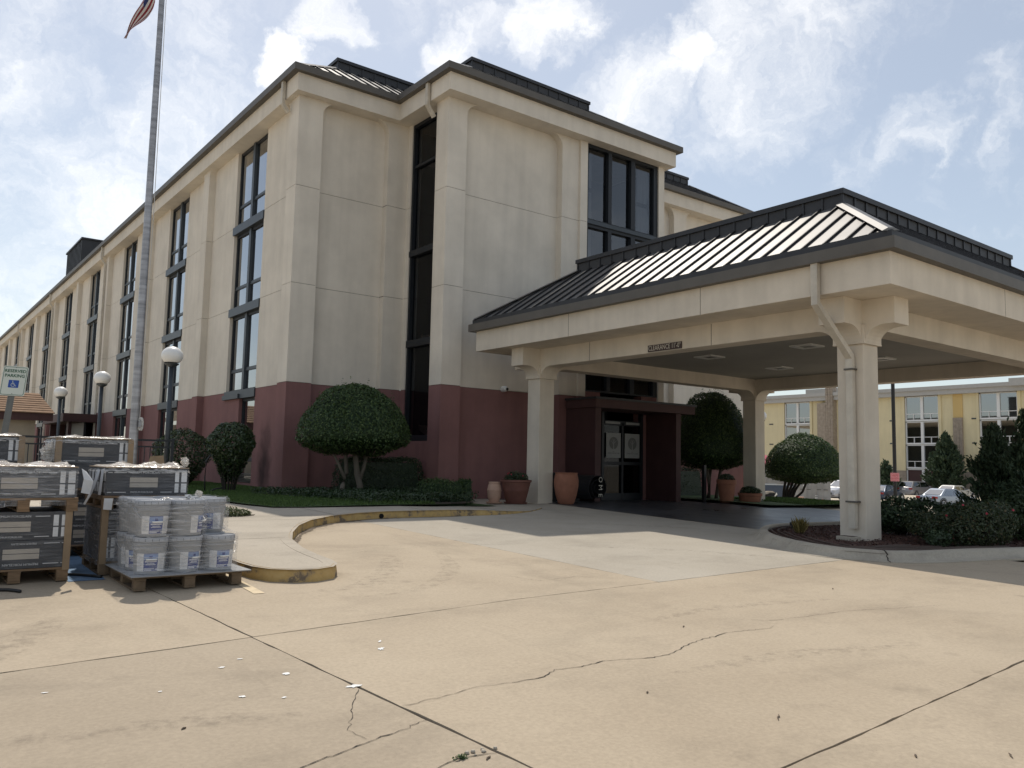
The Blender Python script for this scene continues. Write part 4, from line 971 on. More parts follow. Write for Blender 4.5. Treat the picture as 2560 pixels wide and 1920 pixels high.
# beams with stub ends running past the columns
ST = .56
for x in (13.17, 22.10): cp('beam', MB().box(x + .004, x + CW - .004, 7.37 - ST, 16.03 + CW + ST, BB, SOF + .008))
for y in (7.37, 16.03):
    for a, b in ((13.17 - ST, 13.174), (13.17 + CW - .004, 22.104), (22.10 + CW - .004, 22.10 + CW + ST)):
        cp('beam', MB().box(a, b, y + .006, y + CW - .006, BB + .002, SOF + .008))
mbj = MB()
for y in (10.6, 14.2): mbj.box(13.1725, 13.18, y - .006, y + .006, BB, SOF)
cp('joint_strip', mbj, m_joint)
# columns: plain shaft, capital flaring out under the beams on four sides
def flare_pts(r=.30): return [(0, CT), (0, BB + .006)] + [(-r + r * math.cos(a) * 0 - r * 0, 0) for a in []]
for ci, (x, y) in enumerate(cols):
    zb = g(x, y) - .05
    col = cp('column', MB().box(x, x + CW, y, y + CW, zb, CT), bevel=.008)
    cap = MB().box(x - .05, x + CW + .05, y - .05, y + CW + .05, CT, CT + .025)
    r = BB - CT - .02
    arc = lambda s, e: [(e, CT + .02)] + [(e + s * (r - r * math.cos(t)) * 1.25, CT + .02 + r * math.sin(t)) for t in np.linspace(0, math.pi / 2, 8)] + [(e + s * r * 1.25, BB + .03), (e, BB + .03)]
    prof_x = arc(-1, x - .045); prof_x2 = arc(1, x + CW + .045)
    cap.prism(prof_x, y - .003, y + CW + .003, 'y'); cap.prism(prof_x2, y - .003, y + CW + .003, 'y')
    prof_y = arc(-1, y - .045); prof_y2 = arc(1, y + CW + .045)
    cap.prism(prof_y, x - .005, x + CW + .005, 'x'); cap.prism(prof_y2, x - .005, x + CW + .005, 'x')
    cap.box(x - .046, x + CW + .046, y - .046, y + CW + .046, CT + .02, BB + .02)
    cap.build('capital', m_stucco_can, col)
# gutters
G0, G1 = 3.41, 3.60
gt = []
for (x0, x1, y0, y1) in ((CX0 - .16, CX0, CY0 - .16, CY1 + .16), (CX1, CX1 + .16, CY0 - .16, CY1 + .16), (CX0, CX1, CY0 - .16, CY0), (CX0, CX1, CY1, CY1 + .16)): cp('gutter', MB().box(x0, x1, y0, y1, G0, G1), m_gutter)
for (x0, x1, y0, y1) in ((CX0 - .08, CX0 - .02, CY0 - .08, CY1 + .08), (CX1 + .02, CX1 + .08, CY0 - .08, CY1 + .08), (CX0 - .02, CX1 + .02, CY0 - .08, CY0 - .02), (CX0 - .02, CX1 + .02, CY1 + .02, CY1 + .08)): cp('drip_edge', MB().box(x0, x1, y0, y1, 3.58, 3.72), m_flash)
# roof slopes
rx0, rx1, ry0, ry1 = CX0 - .05, CX1 + .05, CY0 - .05, CY1 + .05
RZ2, RUN2, RS2 = 3.69, 1.92, .67
roof = cp('roof', MB().box(CX0 + .3, CX1 - .3, CY0 + .3, CY1 - .3, FT, FT + .1), m_flash)
SP = .405
slope(roof, (rx0, ry1), (rx0, ry0), (1, 0), RZ2, RUN2, RS2, SP, 1, 1)
slope(roof, (rx0, ry0), (rx1, ry0), (0, 1), RZ2, RUN2, RS2, SP, 1, 1)
slope(roof, (rx1, ry0), (rx1, ry1), (-1, 0), RZ2, RUN2, RS2, SP * 2, 1, 1)
slope(roof, (rx1, ry1), (rx0, ry1), (0, -1), RZ2, RUN2, RS2, SP, 1, 1)
for a, b in (((rx0, ry0), (1, 1)), ((rx0, ry1), (1, -1)), ((rx1, ry0), (-1, 1)), ((rx1, ry1), (-1, -1))):
    hipcap(roof, (a[0], a[1], RZ2 + .02), (a[0] + b[0] * RUN2, a[1] + b[1] * RUN2, RZ2 + RUN2 * RS2 + .02), .13, .05)
# two replaced tan panels near the hotel end
for u in (1.0, 2.2):
    mb = MB(); y = ry1 - u; s = min(RUN2, u) * .97
    mb.poly([(rx0 + .02, y - .05, RZ2 + .02), (rx0 + .02, y - .17, RZ2 + .02), (rx0 + s, y - .17, RZ2 + .016 + s * RS2), (rx0 + s, y - .05, RZ2 + .016 + s * RS2)]); mb.build('tan_panel', m_spout, roof)
curb(rx0 + RUN2, rx1 - RUN2, ry0 + RUN2, ry1 - RUN2, RZ2 + RUN2 * RS2 - .05, RZ2 + RUN2 * RS2 + .33, ['front', 'side'], sp=.405, parent=cano)
# downspout of the near corner and its splash block
spout([(12.15, 7.61, 3.42), (12.15, 7.61, 2.74), (13.09, 7.565, 1.93), (13.10, 7.565, 1.86), (13.10, 7.565, -.98)], cano, .06)
cp('pipe_strap', MB().box(13.03, 13.172, 7.46, 7.66, -.55, -.52), m_gutter); cp('pipe_strap', MB().box(13.03, 13.172, 7.48, 7.65, 1.70, 1.73), m_gutter)
# clearance plate
m_plate = mat('brown_plate', (.045, .022, .018), .5, var=.1)
m_letter = mat('cream_letters', (.62, .57, .48), .6, var=.05)
pl = cp('clearance_plate', MB().box(13.148, 13.170, 11.36, 12.31, 2.465, 2.61), m_plate)
text_mesh('CLEARANCE 11\'-0"', .150, m_letter, (13.1455, 11.835, 2.537), (0, -1, 0), (0, 0, 1), pl, sx=.74)
# ceiling lights
m_lframe = mat('light_frame', (.62, .62, .60), .5, var=.05); m_lens = mat('light_lens', (.10, .10, .10), .3, var=.1)
for x, y in ((16.7, 13.5), (16.7, 10.7), (19.85, 13.6), (19.85, 10.65)):
    z = 2.82
    o = cp('ceiling_light', MB().box(x - .28, x + .28, y - .28, y - .17, z - .035, z + .001).box(x - .28, x + .28, y + .17, y + .28, z - .035, z + .001).box(x - .28, x - .17, y - .17, y + .17, z - .035, z + .001).box(x + .17, x + .28, y - .17, y + .17, z - .035, z + .001), m_lframe)
    MB().box(x - .17, x + .17, y - .17, y + .17, z - .015, z + .001).build('lens', m_lens, o)

# ------------------------------------------------------------------ pots and things by the entrance
m_terra = mat('terracotta', (.30, .125, .075), .8, var=.15, scale=5, bump=.1, streak=.15)
m_terra_lt = mat('pale_terracotta', (.52, .33, .24), .8, var=.08, scale=5, bump=.1)
m_brownpot = mat('brown_pot', (.155, .062, .045), .7, var=.15, scale=4)
def pot(name, loc, label, prof, m, saucer=None, n=32, kr=1.0):
    prof = [(r * kr, z) for r, z in prof]
    t = thing(name, loc, label, 'pot')
    o = MB().lathe(prof, loc, n, close=False).build('body', m, t); autosmooth(o, 40)
    if saucer: MB().lathe([(.001, 0), (saucer, 0), (saucer + .02, .03), (saucer - .02, .03), (.001, .025)], loc, n, close=False).build('saucer', m, t)
    MB().lathe([(.001, prof[-1][1] - .05), (prof[-1][0] - .0, prof[-1][1] - .05)], loc, n, close=False).build('soil', m_soil, t)
    return t
z = g(12.1, 16.3)
pot('barrel_pot', (12.08, 16.4, z + .005), 'small pale terracotta barrel pot with raised bands left of the brown bowl pot', [(.11, .0), (.12, .03), (.15, .12), (.16, .125), (.16, .14), (.165, .15), (.178, .30), (.185, .305), (.185, .325), (.178, .33), (.16, .42), (.135, .48), (.145, .485), (.145, .52), (.12, .52), (.115, .46)], m_terra_lt, .19)
pb = (12.52, 16.1, z + .005)
pot('bowl_pot', pb, 'wide brown flower pot with low plants beside the left canopy column', [(.28, .0), (.32, .05), (.40, .30), (.41, .31), (.41, .33), (.43, .40), (.47, .52), (.50, .53), (.50, .58), (.45, .58), (.43, .52)], m_brownpot, .28, kr=.78)
shrub('bowl_plant', (12.52, 16.1, z + .53), 'low dark green plant with red blooms growing in the brown bowl pot', [(0, 0, .10, .32, .32, .16), (-.15, 0, .12, .16, .16, .12)], 1500, .05, m_leaf_rose, 8, flowers=4, shell=.2, cat='plant')
z = g(13.9, 15.7)
pot('urn_pot', (13.86, 15.75, z + .005), 'tall smooth orange terracotta urn right of the left canopy column', [(.24, .0), (.28, .03), (.36, .22), (.42, .45), (.425, .58), (.40, .70), (.375, .75), (.39, .765), (.395, .79), (.35, .79), (.34, .72)], m_terra, kr=.74)
z = g(20.8, 16.6)
pot('tall_pot', (20.85, 16.2, z + .02), 'tall terracotta pot with thick rim near the right rear canopy column', [(.26, .0), (.29, .05), (.36, .4), (.39, .56), (.43, .57), (.44, .70), (.36, .70), (.34, .6)], m_terra, kr=.70)
shrub('tall_pot_plant', (20.85, 16.2, z + .68), 'clipped plant sprouting from the tall terracotta pot', [(0, 0, .08, .24, .24, .14)], 700, .06, m_leaf_dk, 4, cat='plant')
pot('low_planter', (21.55, 15.85, z - .01), 'low wide terracotta planter with dark plants in front of the rear column', [(.42, .0), (.46, .03), (.52, .24), (.56, .25), (.57, .33), (.50, .33), (.48, .26)], m_terra, kr=.66)
shrub('planter_plant', (21.55, 15.85, z + .30), 'dark low plants filling the wide terracotta planter', [(0, 0, .08, .32, .32, .14)], 1200, .06, m_leaf_dk, 6, cat='plant')
# black post beside the tall pot
MB().box(20.28, 20.38, 16.6, 16.7, g(20.3, 16.6), g(20.3, 16.6) + 1.15).build('bollard', m_black, None, (20.33, 16.65, g(20.3, 16.6))); tag(bpy.data.objects['bollard'], 'plain black square post left of the tall terracotta pot', 'bollard')
# rolled black welcome mats leaning by the door
m_rubber = mat('black_rubber', (.010, .010, .012), .8, var=.3, scale=20)
rm = thing('rolled_mat', (15.6, 16.8, g(15.6, 16.8)), 'rolled black doormat with white letters lying beside the entrance doors', 'doormat')
zz = g(15.6, 16.8)
mb = MB(); spir = []
for k in range(60):
    a = k / 59 * 4.6 * math.pi; r = .12 + .26 * k / 59; spir.append((r * math.cos(a + 2.2), r * math.sin(a + 2.2) + .40))
A = [mb.pt((15.55 + u, 16.35, zz + v)) for u, v in spir]; B = [mb.pt((15.55 + u, 17.55, zz + v)) for u, v in spir]
A2 = [mb.pt((15.55 + u * .95, 16.35, zz + (v - .4) * .95 + .4)) for u, v in spir]; B2 = [mb.pt((15.55 + u * .95, 17.55, zz + (v - .4) * .95 + .4)) for u, v in spir]
for k in range(59):
    mb.face([A[k], A[k + 1], B[k + 1], B[k]]); mb.face([A2[k], B2[k], B2[k + 1], A2[k + 1]]); mb.face([A[k], A2[k], A2[k + 1], A[k + 1]])
mb.build('roll', m_rubber, rm)
mb = MB(); rowsA = []
for k in range(11):
    t = k / 10; x = 14.55 + 1.0 * t; h = .50 + .32 * math.sin(t * 2.4 + .2) * (1 - t * .35) - .28 * max(0, .25 - t)
    rowsA.append([mb.pt((x, 17.1, zz)), mb.pt((x, 17.1, zz + h)), mb.pt((x, 18.1, zz + h + .05)), mb.pt((x, 18.1, zz))])
for a, b in zip(rowsA[:-1], rowsA[1:]):
    for j in range(3): mb.face([a[j], a[j + 1], b[j + 1], b[j]])
mb.face(rowsA[0]); mb.face(rowsA[-1][::-1]); o = MB(); 
mb.build('folded_mat', m_rubber, rm)
for k, ch in enumerate('OME'):
    a = .95 - k * .55; cx, cz = 15.55 - .385 * math.sin(a), zz + .40 + .385 * math.cos(a) * 0 + (.20 - .22 * k)
    text_mesh(ch, .20, m_letter, (15.60 + .02, 16.343, zz + .62 - .21 * k), (0, 0, -1), (1, 0, 0), rm)
# ------------------------------------------------------------------ plants near the hotel
zt = -.97
topiary('umbrella_topiary', (9.18, 18.3, zt), 'large clipped mushroom shaped tree with two pale trunks before the red wall', 1.34, 1.30, 1.40, .28, .42,
        [([(.22, 0, -.05), (.20, -.02, .35), (.12, 0, .62), (.05, 0, 1.15)], .085, .06), ([(.20, 0, .50), (.30, 0, .8), (.42, .05, 1.2)], .055, .04), ([(-.32, .05, -.05), (-.24, .02, .35), (-.16, 0, .65), (-.22, 0, 1.2)], .065, .045), ([(-.2, 0, .5), (-.33, .02, .78), (-.5, .1, 1.15)], .04, .03)],
        20000, .062, seed=1, sprout=22, bark=mat('pale_bark', (.15, .13, .105), .95, var=.2, scale=9, bump=.5, bscale=30, stretch=(1, 1, .25)))
def box_hedge(name, c, sx, sy, h, label, n, size=.05, leaf=None, slant=0.0):
    t = thing(name, c, label, 'hedge'); k = int(n / 3)
    U = nr.uniform(-1, 1, (k, 2)); Pt = np.stack([U[:, 0] * sx, U[:, 1] * sy, np.full(k, h)], 1); Nt = np.tile([0, 0, 1.0], (k, 1))
    ths = nr.uniform(0, 1, (2 * k, 2)); side = nr.integers(0, 4, 2 * k)
    Ps = np.zeros((2 * k, 3)); Ns = np.zeros((2 * k, 3)); w = ths[:, 0] * 2 - 1; Ps[:, 2] = ths[:, 1] * h
    for s_ in range(4):
        q = side == s_
        if s_ < 2: Ps[q, 0] = (1 if s_ else -1) * sx; Ps[q, 1] = w[q] * sy; Ns[q, 0] = 1 if s_ else -1
        else: Ps[q, 1] = (1 if s_ == 3 else -1) * sy; Ps[q, 0] = w[q] * sx; Ns[q, 1] = 1 if s_ == 3 else -1
    P = np.concatenate([Pt, Ps]); N = np.concatenate([Nt, Ns])
    P[:, 0:2] *= (1 - .10 * (P[:, 2:3] / h) ** 4)
    P[:, 2] += slant * P[:, 0] / sx * (P[:, 2] / h)
    P = P + N * (lump(P, .035, 3.0) + nr.normal(0, .03, len(P)))[:, None]
    link('foliage', leaf_mesh(P + np.array(c), N, size, .55, .6), t, leaf or m_leaf_dk)
    core = MB().hexa([(c[0] - sx * .92, c[1] - sy * .92, c[2]), (c[0] + sx * .92, c[1] - sy * .92, c[2]), (c[0] + sx * .92, c[1] + sy * .92, c[2]), (c[0] - sx * .92, c[1] + sy * .92, c[2])],
                     [(c[0] - sx * .84, c[1] - sy * .84, c[2] + h * .93 - slant), (c[0] + sx * .84, c[1] - sy * .84, c[2] + h * .93 + slant), (c[0] + sx * .84, c[1] + sy * .84, c[2] + h * .93 + slant), (c[0] - sx * .84, c[1] + sy * .84, c[2] + h * .93 - slant)]).build('core', leaf or m_leaf_dk, t)
    return t
box_hedge('box_hedge', (10.45, 19.3, zt), 1.05, .5, .98, 'dark clipped box hedge behind the trunks of the mushroom shaped tree', 9000)
box_hedge('box_hedge', (10.35, 16.15, zt), .44, .38, .50, 'small square clipped shrub in front of the red wall', 4000, .04, m_leaf)
box_hedge('box_hedge', (11.02, 16.35, zt), .20, .26, .46, 'narrow slanting clipped shrub beside the small square shrub', 1800, .04, m_leaf, .12)
# ground cover strip
n = 12000; X_ = nr.uniform(6.9, 11.1, n); Y_ = nr.uniform(14.95, 19.2, n)
gc = [(6.9, 18.6), (7.4, 16.6), (7.9, 15.0), (9.0, 14.95), (10.2, 15.05), (11.0, 15.5), (11.0, 19), (7, 19.2)]
k = np.array([in_poly(a, b, gc) for a, b in zip(X_, Y_)]); X_, Y_ = X_[k], Y_[k]
Z_ = zt + .28 * np.sqrt(nr.uniform(0, 1, len(X_))) + .03 * np.sin(X_ * 5) * np.sin(Y_ * 4)
o = link('ground_cover', leaf_mesh(np.stack([X_, Y_, Z_], 1), np.tile([0, 0, 1.0], (len(X_), 1)), .07, .45, .8), None, m_cover)
tag(o, 'dark low ground cover spreading under the mushroom shaped tree', 'ground cover', kind='stuff')
gcs = MB(); gcs.poly([(x, y, zt + .06) for x, y in gc]); gcs.build('planting_bed', m_soil)['kind'] = 'structure'
# ball shrubs on the lawn along the long side
def ball_bush(loc, label, r, hz, h, n, seed):
    t = thing('ball_shrub', loc, label, 'shrub', 'round shrubs along the long side of the hotel')
    D = unit(nr.normal(0, 1, (n, 3))); rr = nr.uniform(.72, 1.0, n)[:, None] ** .5
    P = D * rr * np.array([r, r, h]); taper = np.where(P[:, 2] < 0, 1 + .35 * P[:, 2] / h, 1)[:, None]; P[:, :2] *= taper; P = P * (1 + lump(P, .05, 4, seed)[:, None])
    n2 = n // 3; t2 = nr.uniform(0, 1, n2); a = nr.uniform(0, 6.28, n2); r2 = r * (.25 + .5 * t2) * np.sqrt(nr.uniform(.2, 1, n2))
    Q = np.stack([np.cos(a) * r2, np.sin(a) * r2, -h * .6 - hz * .45 * (1 - t2)], 1)
    P = np.concatenate([P, Q]); N = np.concatenate([D, unit(Q)])
    link('crown', leaf_mesh(P + np.array(loc) + np.array([0, 0, hz]), N, .075, .5, .7), t, m_leaf2)
    mb = MB()
    for k in range(14):
        a = k * 2.4; s = Vector(loc) + Vector((.10 * math.cos(a), .10 * math.sin(a), -.05)); e = Vector(loc) + Vector((r * .6 * math.cos(a), r * .6 * math.sin(a), hz * .85)); mb.tube([s, s.lerp(e, .5) + Vector((0, 0, .05)), e], [.022, .017, .012], 5)
    mb.build('stems', m_bark_dk, t); return t
ball_bush((7.05, 20.85, -.93), 'round dark green shrub on bare stems nearest the hotel corner', .60, 1.22, .60, 7500, 1)
ball_bush((7.1, 25.2, -.95), 'round green shrub farther along the lawn partly behind the dark railing', .85, 1.0, .75, 6000, 2)
mb = MB(); mb.tube([(6.35, 20.5, -.90), (6.33, 20.5, -.5), (6.36, 20.52, -.1), (6.45, 20.5, .05)], .018, 6); mb.tube([(6.35, 20.5, -.90), (6.6, 20.45, -.78), (6.75, 20.4, -.76)], .018, 6)
o = mb.build('bent_pipe', m_plastic_bl, None, (6.35, 20.5, -.93), smooth=True); tag(o, 'thin black bent pipe sticking out of the lawn by the round shrub', 'pipe')
# weed clump on the walk
n = 900; a = nr.uniform(0, 6.28, n); r_ = np.sqrt(nr.uniform(0, 1, n)); P = np.stack([4.6 + np.cos(a) * r_ * .34, 13.5 + np.sin(a) * r_ * .22, -.955 + nr.uniform(0, .17, n) * (1 - r_ * .6)], 1)
wt_ = thing('weed_clump', (4.6, 13.5, -.96), 'low straggly weed clump growing on the sunny walk', 'plant')
link('leaves', leaf_mesh(P, np.tile([0, 0, 1.0], (n, 1)), .06, .4, .9), wt_, leafmat('weed_leaf', (.06, .085, .03), (.13, .15, .06), (.20, .14, .09), .6, .2))
mb = MB(); 
for k in range(10):
    a = k * .63; mb.tube([(4.6, 13.5, -.95), (4.6 + .42 * math.cos(a), 13.5 + .28 * math.sin(a), -.945)], .006, 4)
mb.build('stems', m_bark, wt_)
# dark umbrella tree and hedge behind the entrance, right of the vestibule
topiary('umbrella_topiary', (22.16, 17.84, -1.08), 'big dark mushroom shaped tree in the shade right of the entrance', 1.28, 1.28, 2.2, .35, .30,
        [([(-.2, 0, -.05), (-.15, -.02, .6), (-.3, 0, 1.3)], .07, .05), ([(.1, -.1, -.05), (.2, -.12, .5), (.45, -.1, 1.3)], .07, .045), ([(0, .1, -.05), (.02, .1, .7), (.05, 0, 1.4)], .06, .05)], 17000, .07, seed=3, sprout=60)
box_hedge('box_hedge', (22.6, 20.2, -1.05), 1.6, .45, .95, 'low clipped hedge in the shade behind the dark mushroom shaped tree', 5000)
# topiary on the grass beyond the canopy
tb = (28.22, 19.03, -1.38)
rt = Vector((CM[0][0], CM[1][0], 0)).normalized()
def lean_stem(u0, u1, u2, z1, z2): return [(rt.x * u0, rt.y * u0, -.1), (rt.x * u1, rt.y * u1, z1), (rt.x * u2, rt.y * u2, z2)]
topiary('umbrella_topiary', tb, 'sunlit mushroom shaped tree with leaning dark stems on the grass beyond the canopy', 1.47, 1.47, 1.58, .25, -.26,
        [(lean_stem(-.17 + .06 * k, -.12 + .11 * k, -.02 + .20 * k, .55, 1.10 + .03 * k), .058, .042) for k in range(5)] + [([(rt.x * u, rt.y * u, z) for u, z in ((.05, .12), (.35, .26), (.6, .48), (.84, 1.05))], .052, .042)], 17000, .075, seed=5, bark=m_bark_dk, cx=0.47, cy=-0.46)
# island shrubs
gi = lambda x, y: g(x, y) + .08
shrub('shrub', (15.2, 7.85, gi(15.2, 7.8)), 'loose dark shrub right behind the near canopy column', [(0, 0, .36, .62, .5, .34), (.35, -.3, .38, .45, .4, .30), (-.35, .2, .32, .35, .3, .30)], 5200, .075, m_leaf_dk, 12)
shrub('rose_bush', (13.95, 6.62, gi(13.9, 6.6)), 'low rose bush with one pink bloom at the edge of the mulch', [(0, 0, .28, .40, .34, .27), (.25, -.15, .3, .28, .26, .26), (-.1, .2, .32, .25, .25, .2)], 3600, .045, m_leaf_rose, 10, flowers=2, group=None)
shrub('shrub', (15.4, 6.75, gi(15.4, 6.7)), 'broad dark green shrub between the two rose bushes', [(0, 0, .32, .7, .55, .32), (.5, -.2, .36, .5, .45, .34), (.1, .2, .42, .4, .4, .24)], 6500, .07, m_leaf_dk, 12)
shrub('rose_bush', (14.15, 6.02, gi(14.1, 6.0)), 'larger rose bush with orange tinted leaves at the right edge', [(0, 0, .34, .45, .36, .34), (.5, -.05, .40, .45, .34, .38), (.25, .25, .46, .35, .3, .28), (-.3, .1, .25, .25, .25, .22)], 7000, .05, m_leaf_rose, 12, flowers=3)
shrub('shrub', (13.75, 6.25, gi(13.7, 6.2)), 'small dark green tuft on the mulch before the broad shrub', [(-.25, .1, .14, .22, .2, .14)], 800, .05, m_leaf_dk, 4)
conifer('juniper', (18.6, 7.55, gi(18.6, 7.5)), 'ragged tall juniper right of the parked cars', 2.25, .72, 11000, .12, irregular=.55, seed=1)
conifer('juniper', (18.2, 6.75, gi(18.2, 6.7)), 'darker tall juniper at the right edge of the picture', 2.5, .75, 11000, .12, irregular=.5, seed=2)
shrub('shrub', (17.2, 6.4, gi(17, 6.4)), 'dark shrub filling the space under the two junipers', [(0, 0, .5, .8, .6, .5), (.6, .5, .5, .7, .6, .5)], 6500, .075, m_leaf_dk, 10)
# dry grass tuft, drain box, drip hoses in the mulch
tf = thing('grass_tuft', (13.05, 8.55, gi(13, 8.5)), 'yellowing grass tuft in the mulch by the rounded kerb', 'plant')
n = 260; a = nr.uniform(0, 6.28, n); A = np.stack([np.cos(a) * .55, np.sin(a) * .55, np.ones(n)], 1) * nr.uniform(.6, 1, (n, 1)); P = np.array([13.05, 8.55, gi(13, 8.5)]) + A * .13 + nr.normal(0, .03, (n, 3))
link('blades', leaf_mesh(P, np.cross(A, nr.normal(0, 1, (n, 3))), .24, .10, .1, along=A), tf, leafmat('dry_blade', (.12, .10, .03), (.33, .26, .09), (.42, .34, .16), .7, .3))
mb = MB(); mb.box(12.82, 13.05, 7.40, 7.72, gi(12.9, 7.5) - .03, gi(12.9, 7.5) + .055); o = mb.build('splash_block', m_kerb, None, (12.93, 7.56, gi(12.9, 7.5)), bevel=.01)
MB().box(12.85, 13.02, 7.44, 7.68, gi(12.9, 7.5) + .0545, gi(12.9, 7.5) + .0575).build('basin', m_soil, o); tag(o, 'small concrete splash block under the canopy downspout', 'splash block')
m_hose = mat('brown_hose', (.085, .058, .045), .7, var=.2)
def inset(path, d):
    out = []
    for k in range(len(path)):
        a = path[max(0, k - 1)]; b = path[min(len(path) - 1, k + 1)]; dx, dy = b[0] - a[0], b[1] - a[1]; l = math.hypot(dx, dy); out.append((path[k][0] - dy / l * d, path[k][1] + dx / l * d))
    return out
base_ = [p for p in IKr if p[0] < 17]
for k in range(6):
    d = .24 + .11 * k + (.05 if k > 2 else 0); pa = [p for p in inset(base_, d) if p[0] < 15.5 - .6 * k]
    pts = [(x + .025 * math.sin(i * .7 + k), y + .02 * math.sin(i * .9 + k * 2), g(x, y) + .112 + .012 * math.sin(i * .8 + k)) for i, (x, y) in enumerate(pa)][(3 + k):]
    mb = MB(); mb.tube(pts, .013, 6); o = mb.build('drip_hose', m_hose, None, pts[0], smooth=True)
    tag(o, 'thin brown drip hose looping through the mulch', 'hose', 'drip hoses in the island mulch')
mb = MB(); mb.tube([(13.75, 9.15, gi(13.7, 9.1) - .02), (13.75, 9.15, gi(13.7, 9.1) + .05)], .035, 8); mb.box(13.71, 13.79, 9.1, 9.2, gi(13.7, 9.1) + .05, gi(13.7, 9.1) + .11)
o = mb.build('sprinkler_head', m_plastic_bl, None, (13.75, 9.15, gi(13.7, 9.1))); tag(o, 'small black sprinkler head beside the inner kerb of the island', 'sprinkler')
# litter on the driveway
m_twig = mat('dead_leaf', (.12, .09, .065), .9, var=.3, scale=30)
for i, (x, y, lab, L_) in enumerate([(4.04, 2.79, 'curled dark twig on the sunny concrete in the right foreground', .09), (3.74, 3.49, 'tiny dark pebble on the concrete in the middle foreground', .03), (5.37, 4.61, 'small dark leaf near the long crack in the concrete', .06), (4.56, 1.82, 'flat grey stone at the bottom right corner', .06), (4.13, 2.08, 'small grey pebble left of the flat stone at the bottom right', .035), (1.28, 4.25, 'tiny brown pebble on the left foreground concrete', .025), (8.4, 5.1, 'small brown leaf below the island kerb', .08), (2.33, 3.16, 'dark rounded stone at the joint corner in the foreground', .04)]):
    P = [(x - L_ / 2, y - L_ * .3, g(x, y) + .004), (x - L_ * .1, y + L_ * .05, g(x, y) + .006), (x + L_ * .15, y + L_ * .1, g(x, y) + .005), (x + L_ / 2, y + L_ * .4, g(x, y) + .004)]
    mb = MB(); mb.tube(P, [.002, .004, .004, .002] if L_ > .05 else [.003, .005, .005, .003], 6); o = mb.build('twig' if 'twig' in lab else ('leaf' if 'leaf' in lab else 'pebble'), m_twig, None, (x, y, g(x, y))); tag(o, lab, 'litter')
n = 80; P = np.stack([2.22 + nr.normal(0, .016, n), 3.225 + nr.normal(0, .007, n), g(2.2, 3.2) + nr.uniform(0, .02, n)], 1)
o = link('moss', leaf_mesh(P, np.tile([0, 0, 1.0], (n, 1)), .014, .7, .6), None, m_leaf); tag(o, 'small tuft of green moss in the crack at the bottom of the picture', 'moss', kind='stuff')
for k in range(9):
    x, y = 2.36 + rnd.gauss(0, .05), 3.23 + rnd.gauss(0, .02); r = rnd.uniform(.006, .014); mb = MB(); mb.lathe([(r * .6, 0), (r, r * .4), (r * .7, r), (.001, r * 1.1)], (x, y, g(x, y)), 6)
    o = mb.build('concrete_crumb', m_conc_grey, None, (x, y, g(x, y))); tag(o, 'pale concrete crumb lying where the crack meets the joint in the foreground', 'litter', 'concrete crumbs at the joint corner')
# ------------------------------------------------------------------ pallets of buckets and tile cartons
def make_pallet(name, x0, x1, y0, y1, z, label, group, h=.125, m=None, nb=6, blocks=True):
    t = thing(name, ((x0 + x1) / 2, (y0 + y1) / 2, z), label, 'pallet', group); m = m or m_wood
    for k in range(nb):
        w_ = (y1 - y0) / nb; a = y0 + k * w_; MB().box(x0, x1, a + .008, a + w_ - .012, z + h - .02, z + h).build('deck_board', m, t, bevel=.003)
    for x in (x0, (x0 + x1) / 2 - .05, x1 - .10):
        MB().box(x, x + .10, y0 + .004, y1 - .004, z + h - .040, z + h - .0205).build('cross_board', m, t)
        for y in (y0, (y0 + y1) / 2 - .05, y1 - .10): MB().box(x + .002, x + .098, y + .002, y + .098, z + .0185, z + h - .0405).build('block', m, t, bevel=.004)
        MB().box(x, x + .10, y0 + .003, y1 - .003, z, z + .018).build('bottom_board', m, t)
    return t
PG = 'wooden pallets under the stacked goods'
# --- buckets
bz = g(2.3, 8.4)
make_pallet('pallet', 1.89, 2.86, 7.95, 8.95, bz, 'worn wooden pallet under the grey paint buckets', PG, m=m_wood_dk)
m_bucket = mat('bucket_plastic', (.29, .29, .29), .42, var=.04, scale=3)
m_lid = mat('bucket_lid', (.36, .37, .39), .35, var=.04, scale=3)
m_lab = mat('label_paper', (.70, .69, .68), .55, var=.05, scale=12)
m_labblue = mat('label_blue', (.028, .045, .20), .45, var=.25, scale=10)
m_labpale = mat('label_pale_blue', (.22, .30, .50), .45, var=.2, scale=10)
m_labtext = mat('label_text', (.62, .62, .66), .6)
m_wire = mat('bail_wire', (.55, .55, .55), .35, .8)
m_labgrey = mat('label_grey_print', (.36, .36, .38), .6, var=.3, scale=60)
sheet = MB().box(1.85, 2.93, 7.90, 8.98, bz + .126, bz + .134).build('slip_sheet', mat('grey_card', (.30, .30, .30), .8, var=.1), None, (2.39, 8.44, bz + .126)); tag(sheet, 'grey cardboard sheet between the wooden pallet and the paint buckets', 'sheet')
BH = .335
def arc_patch(mb, r, a0, a1, z0, z1, n=8, dr=0.0, m=0, rt=None):
    rt = rt if rt is not None else r
    for j in range(n):
        p, q = a0 + (a1 - a0) * j / n, a0 + (a1 - a0) * (j + 1) / n
        mb.poly([(r * math.cos(p), r * math.sin(p), z0), (r * math.cos(q), r * math.sin(q), z0), (rt * math.cos(q), rt * math.sin(q), z1), (rt * math.cos(p), rt * math.sin(p), z1)], m)
def rad(z): return .131 + .017 * z / .30
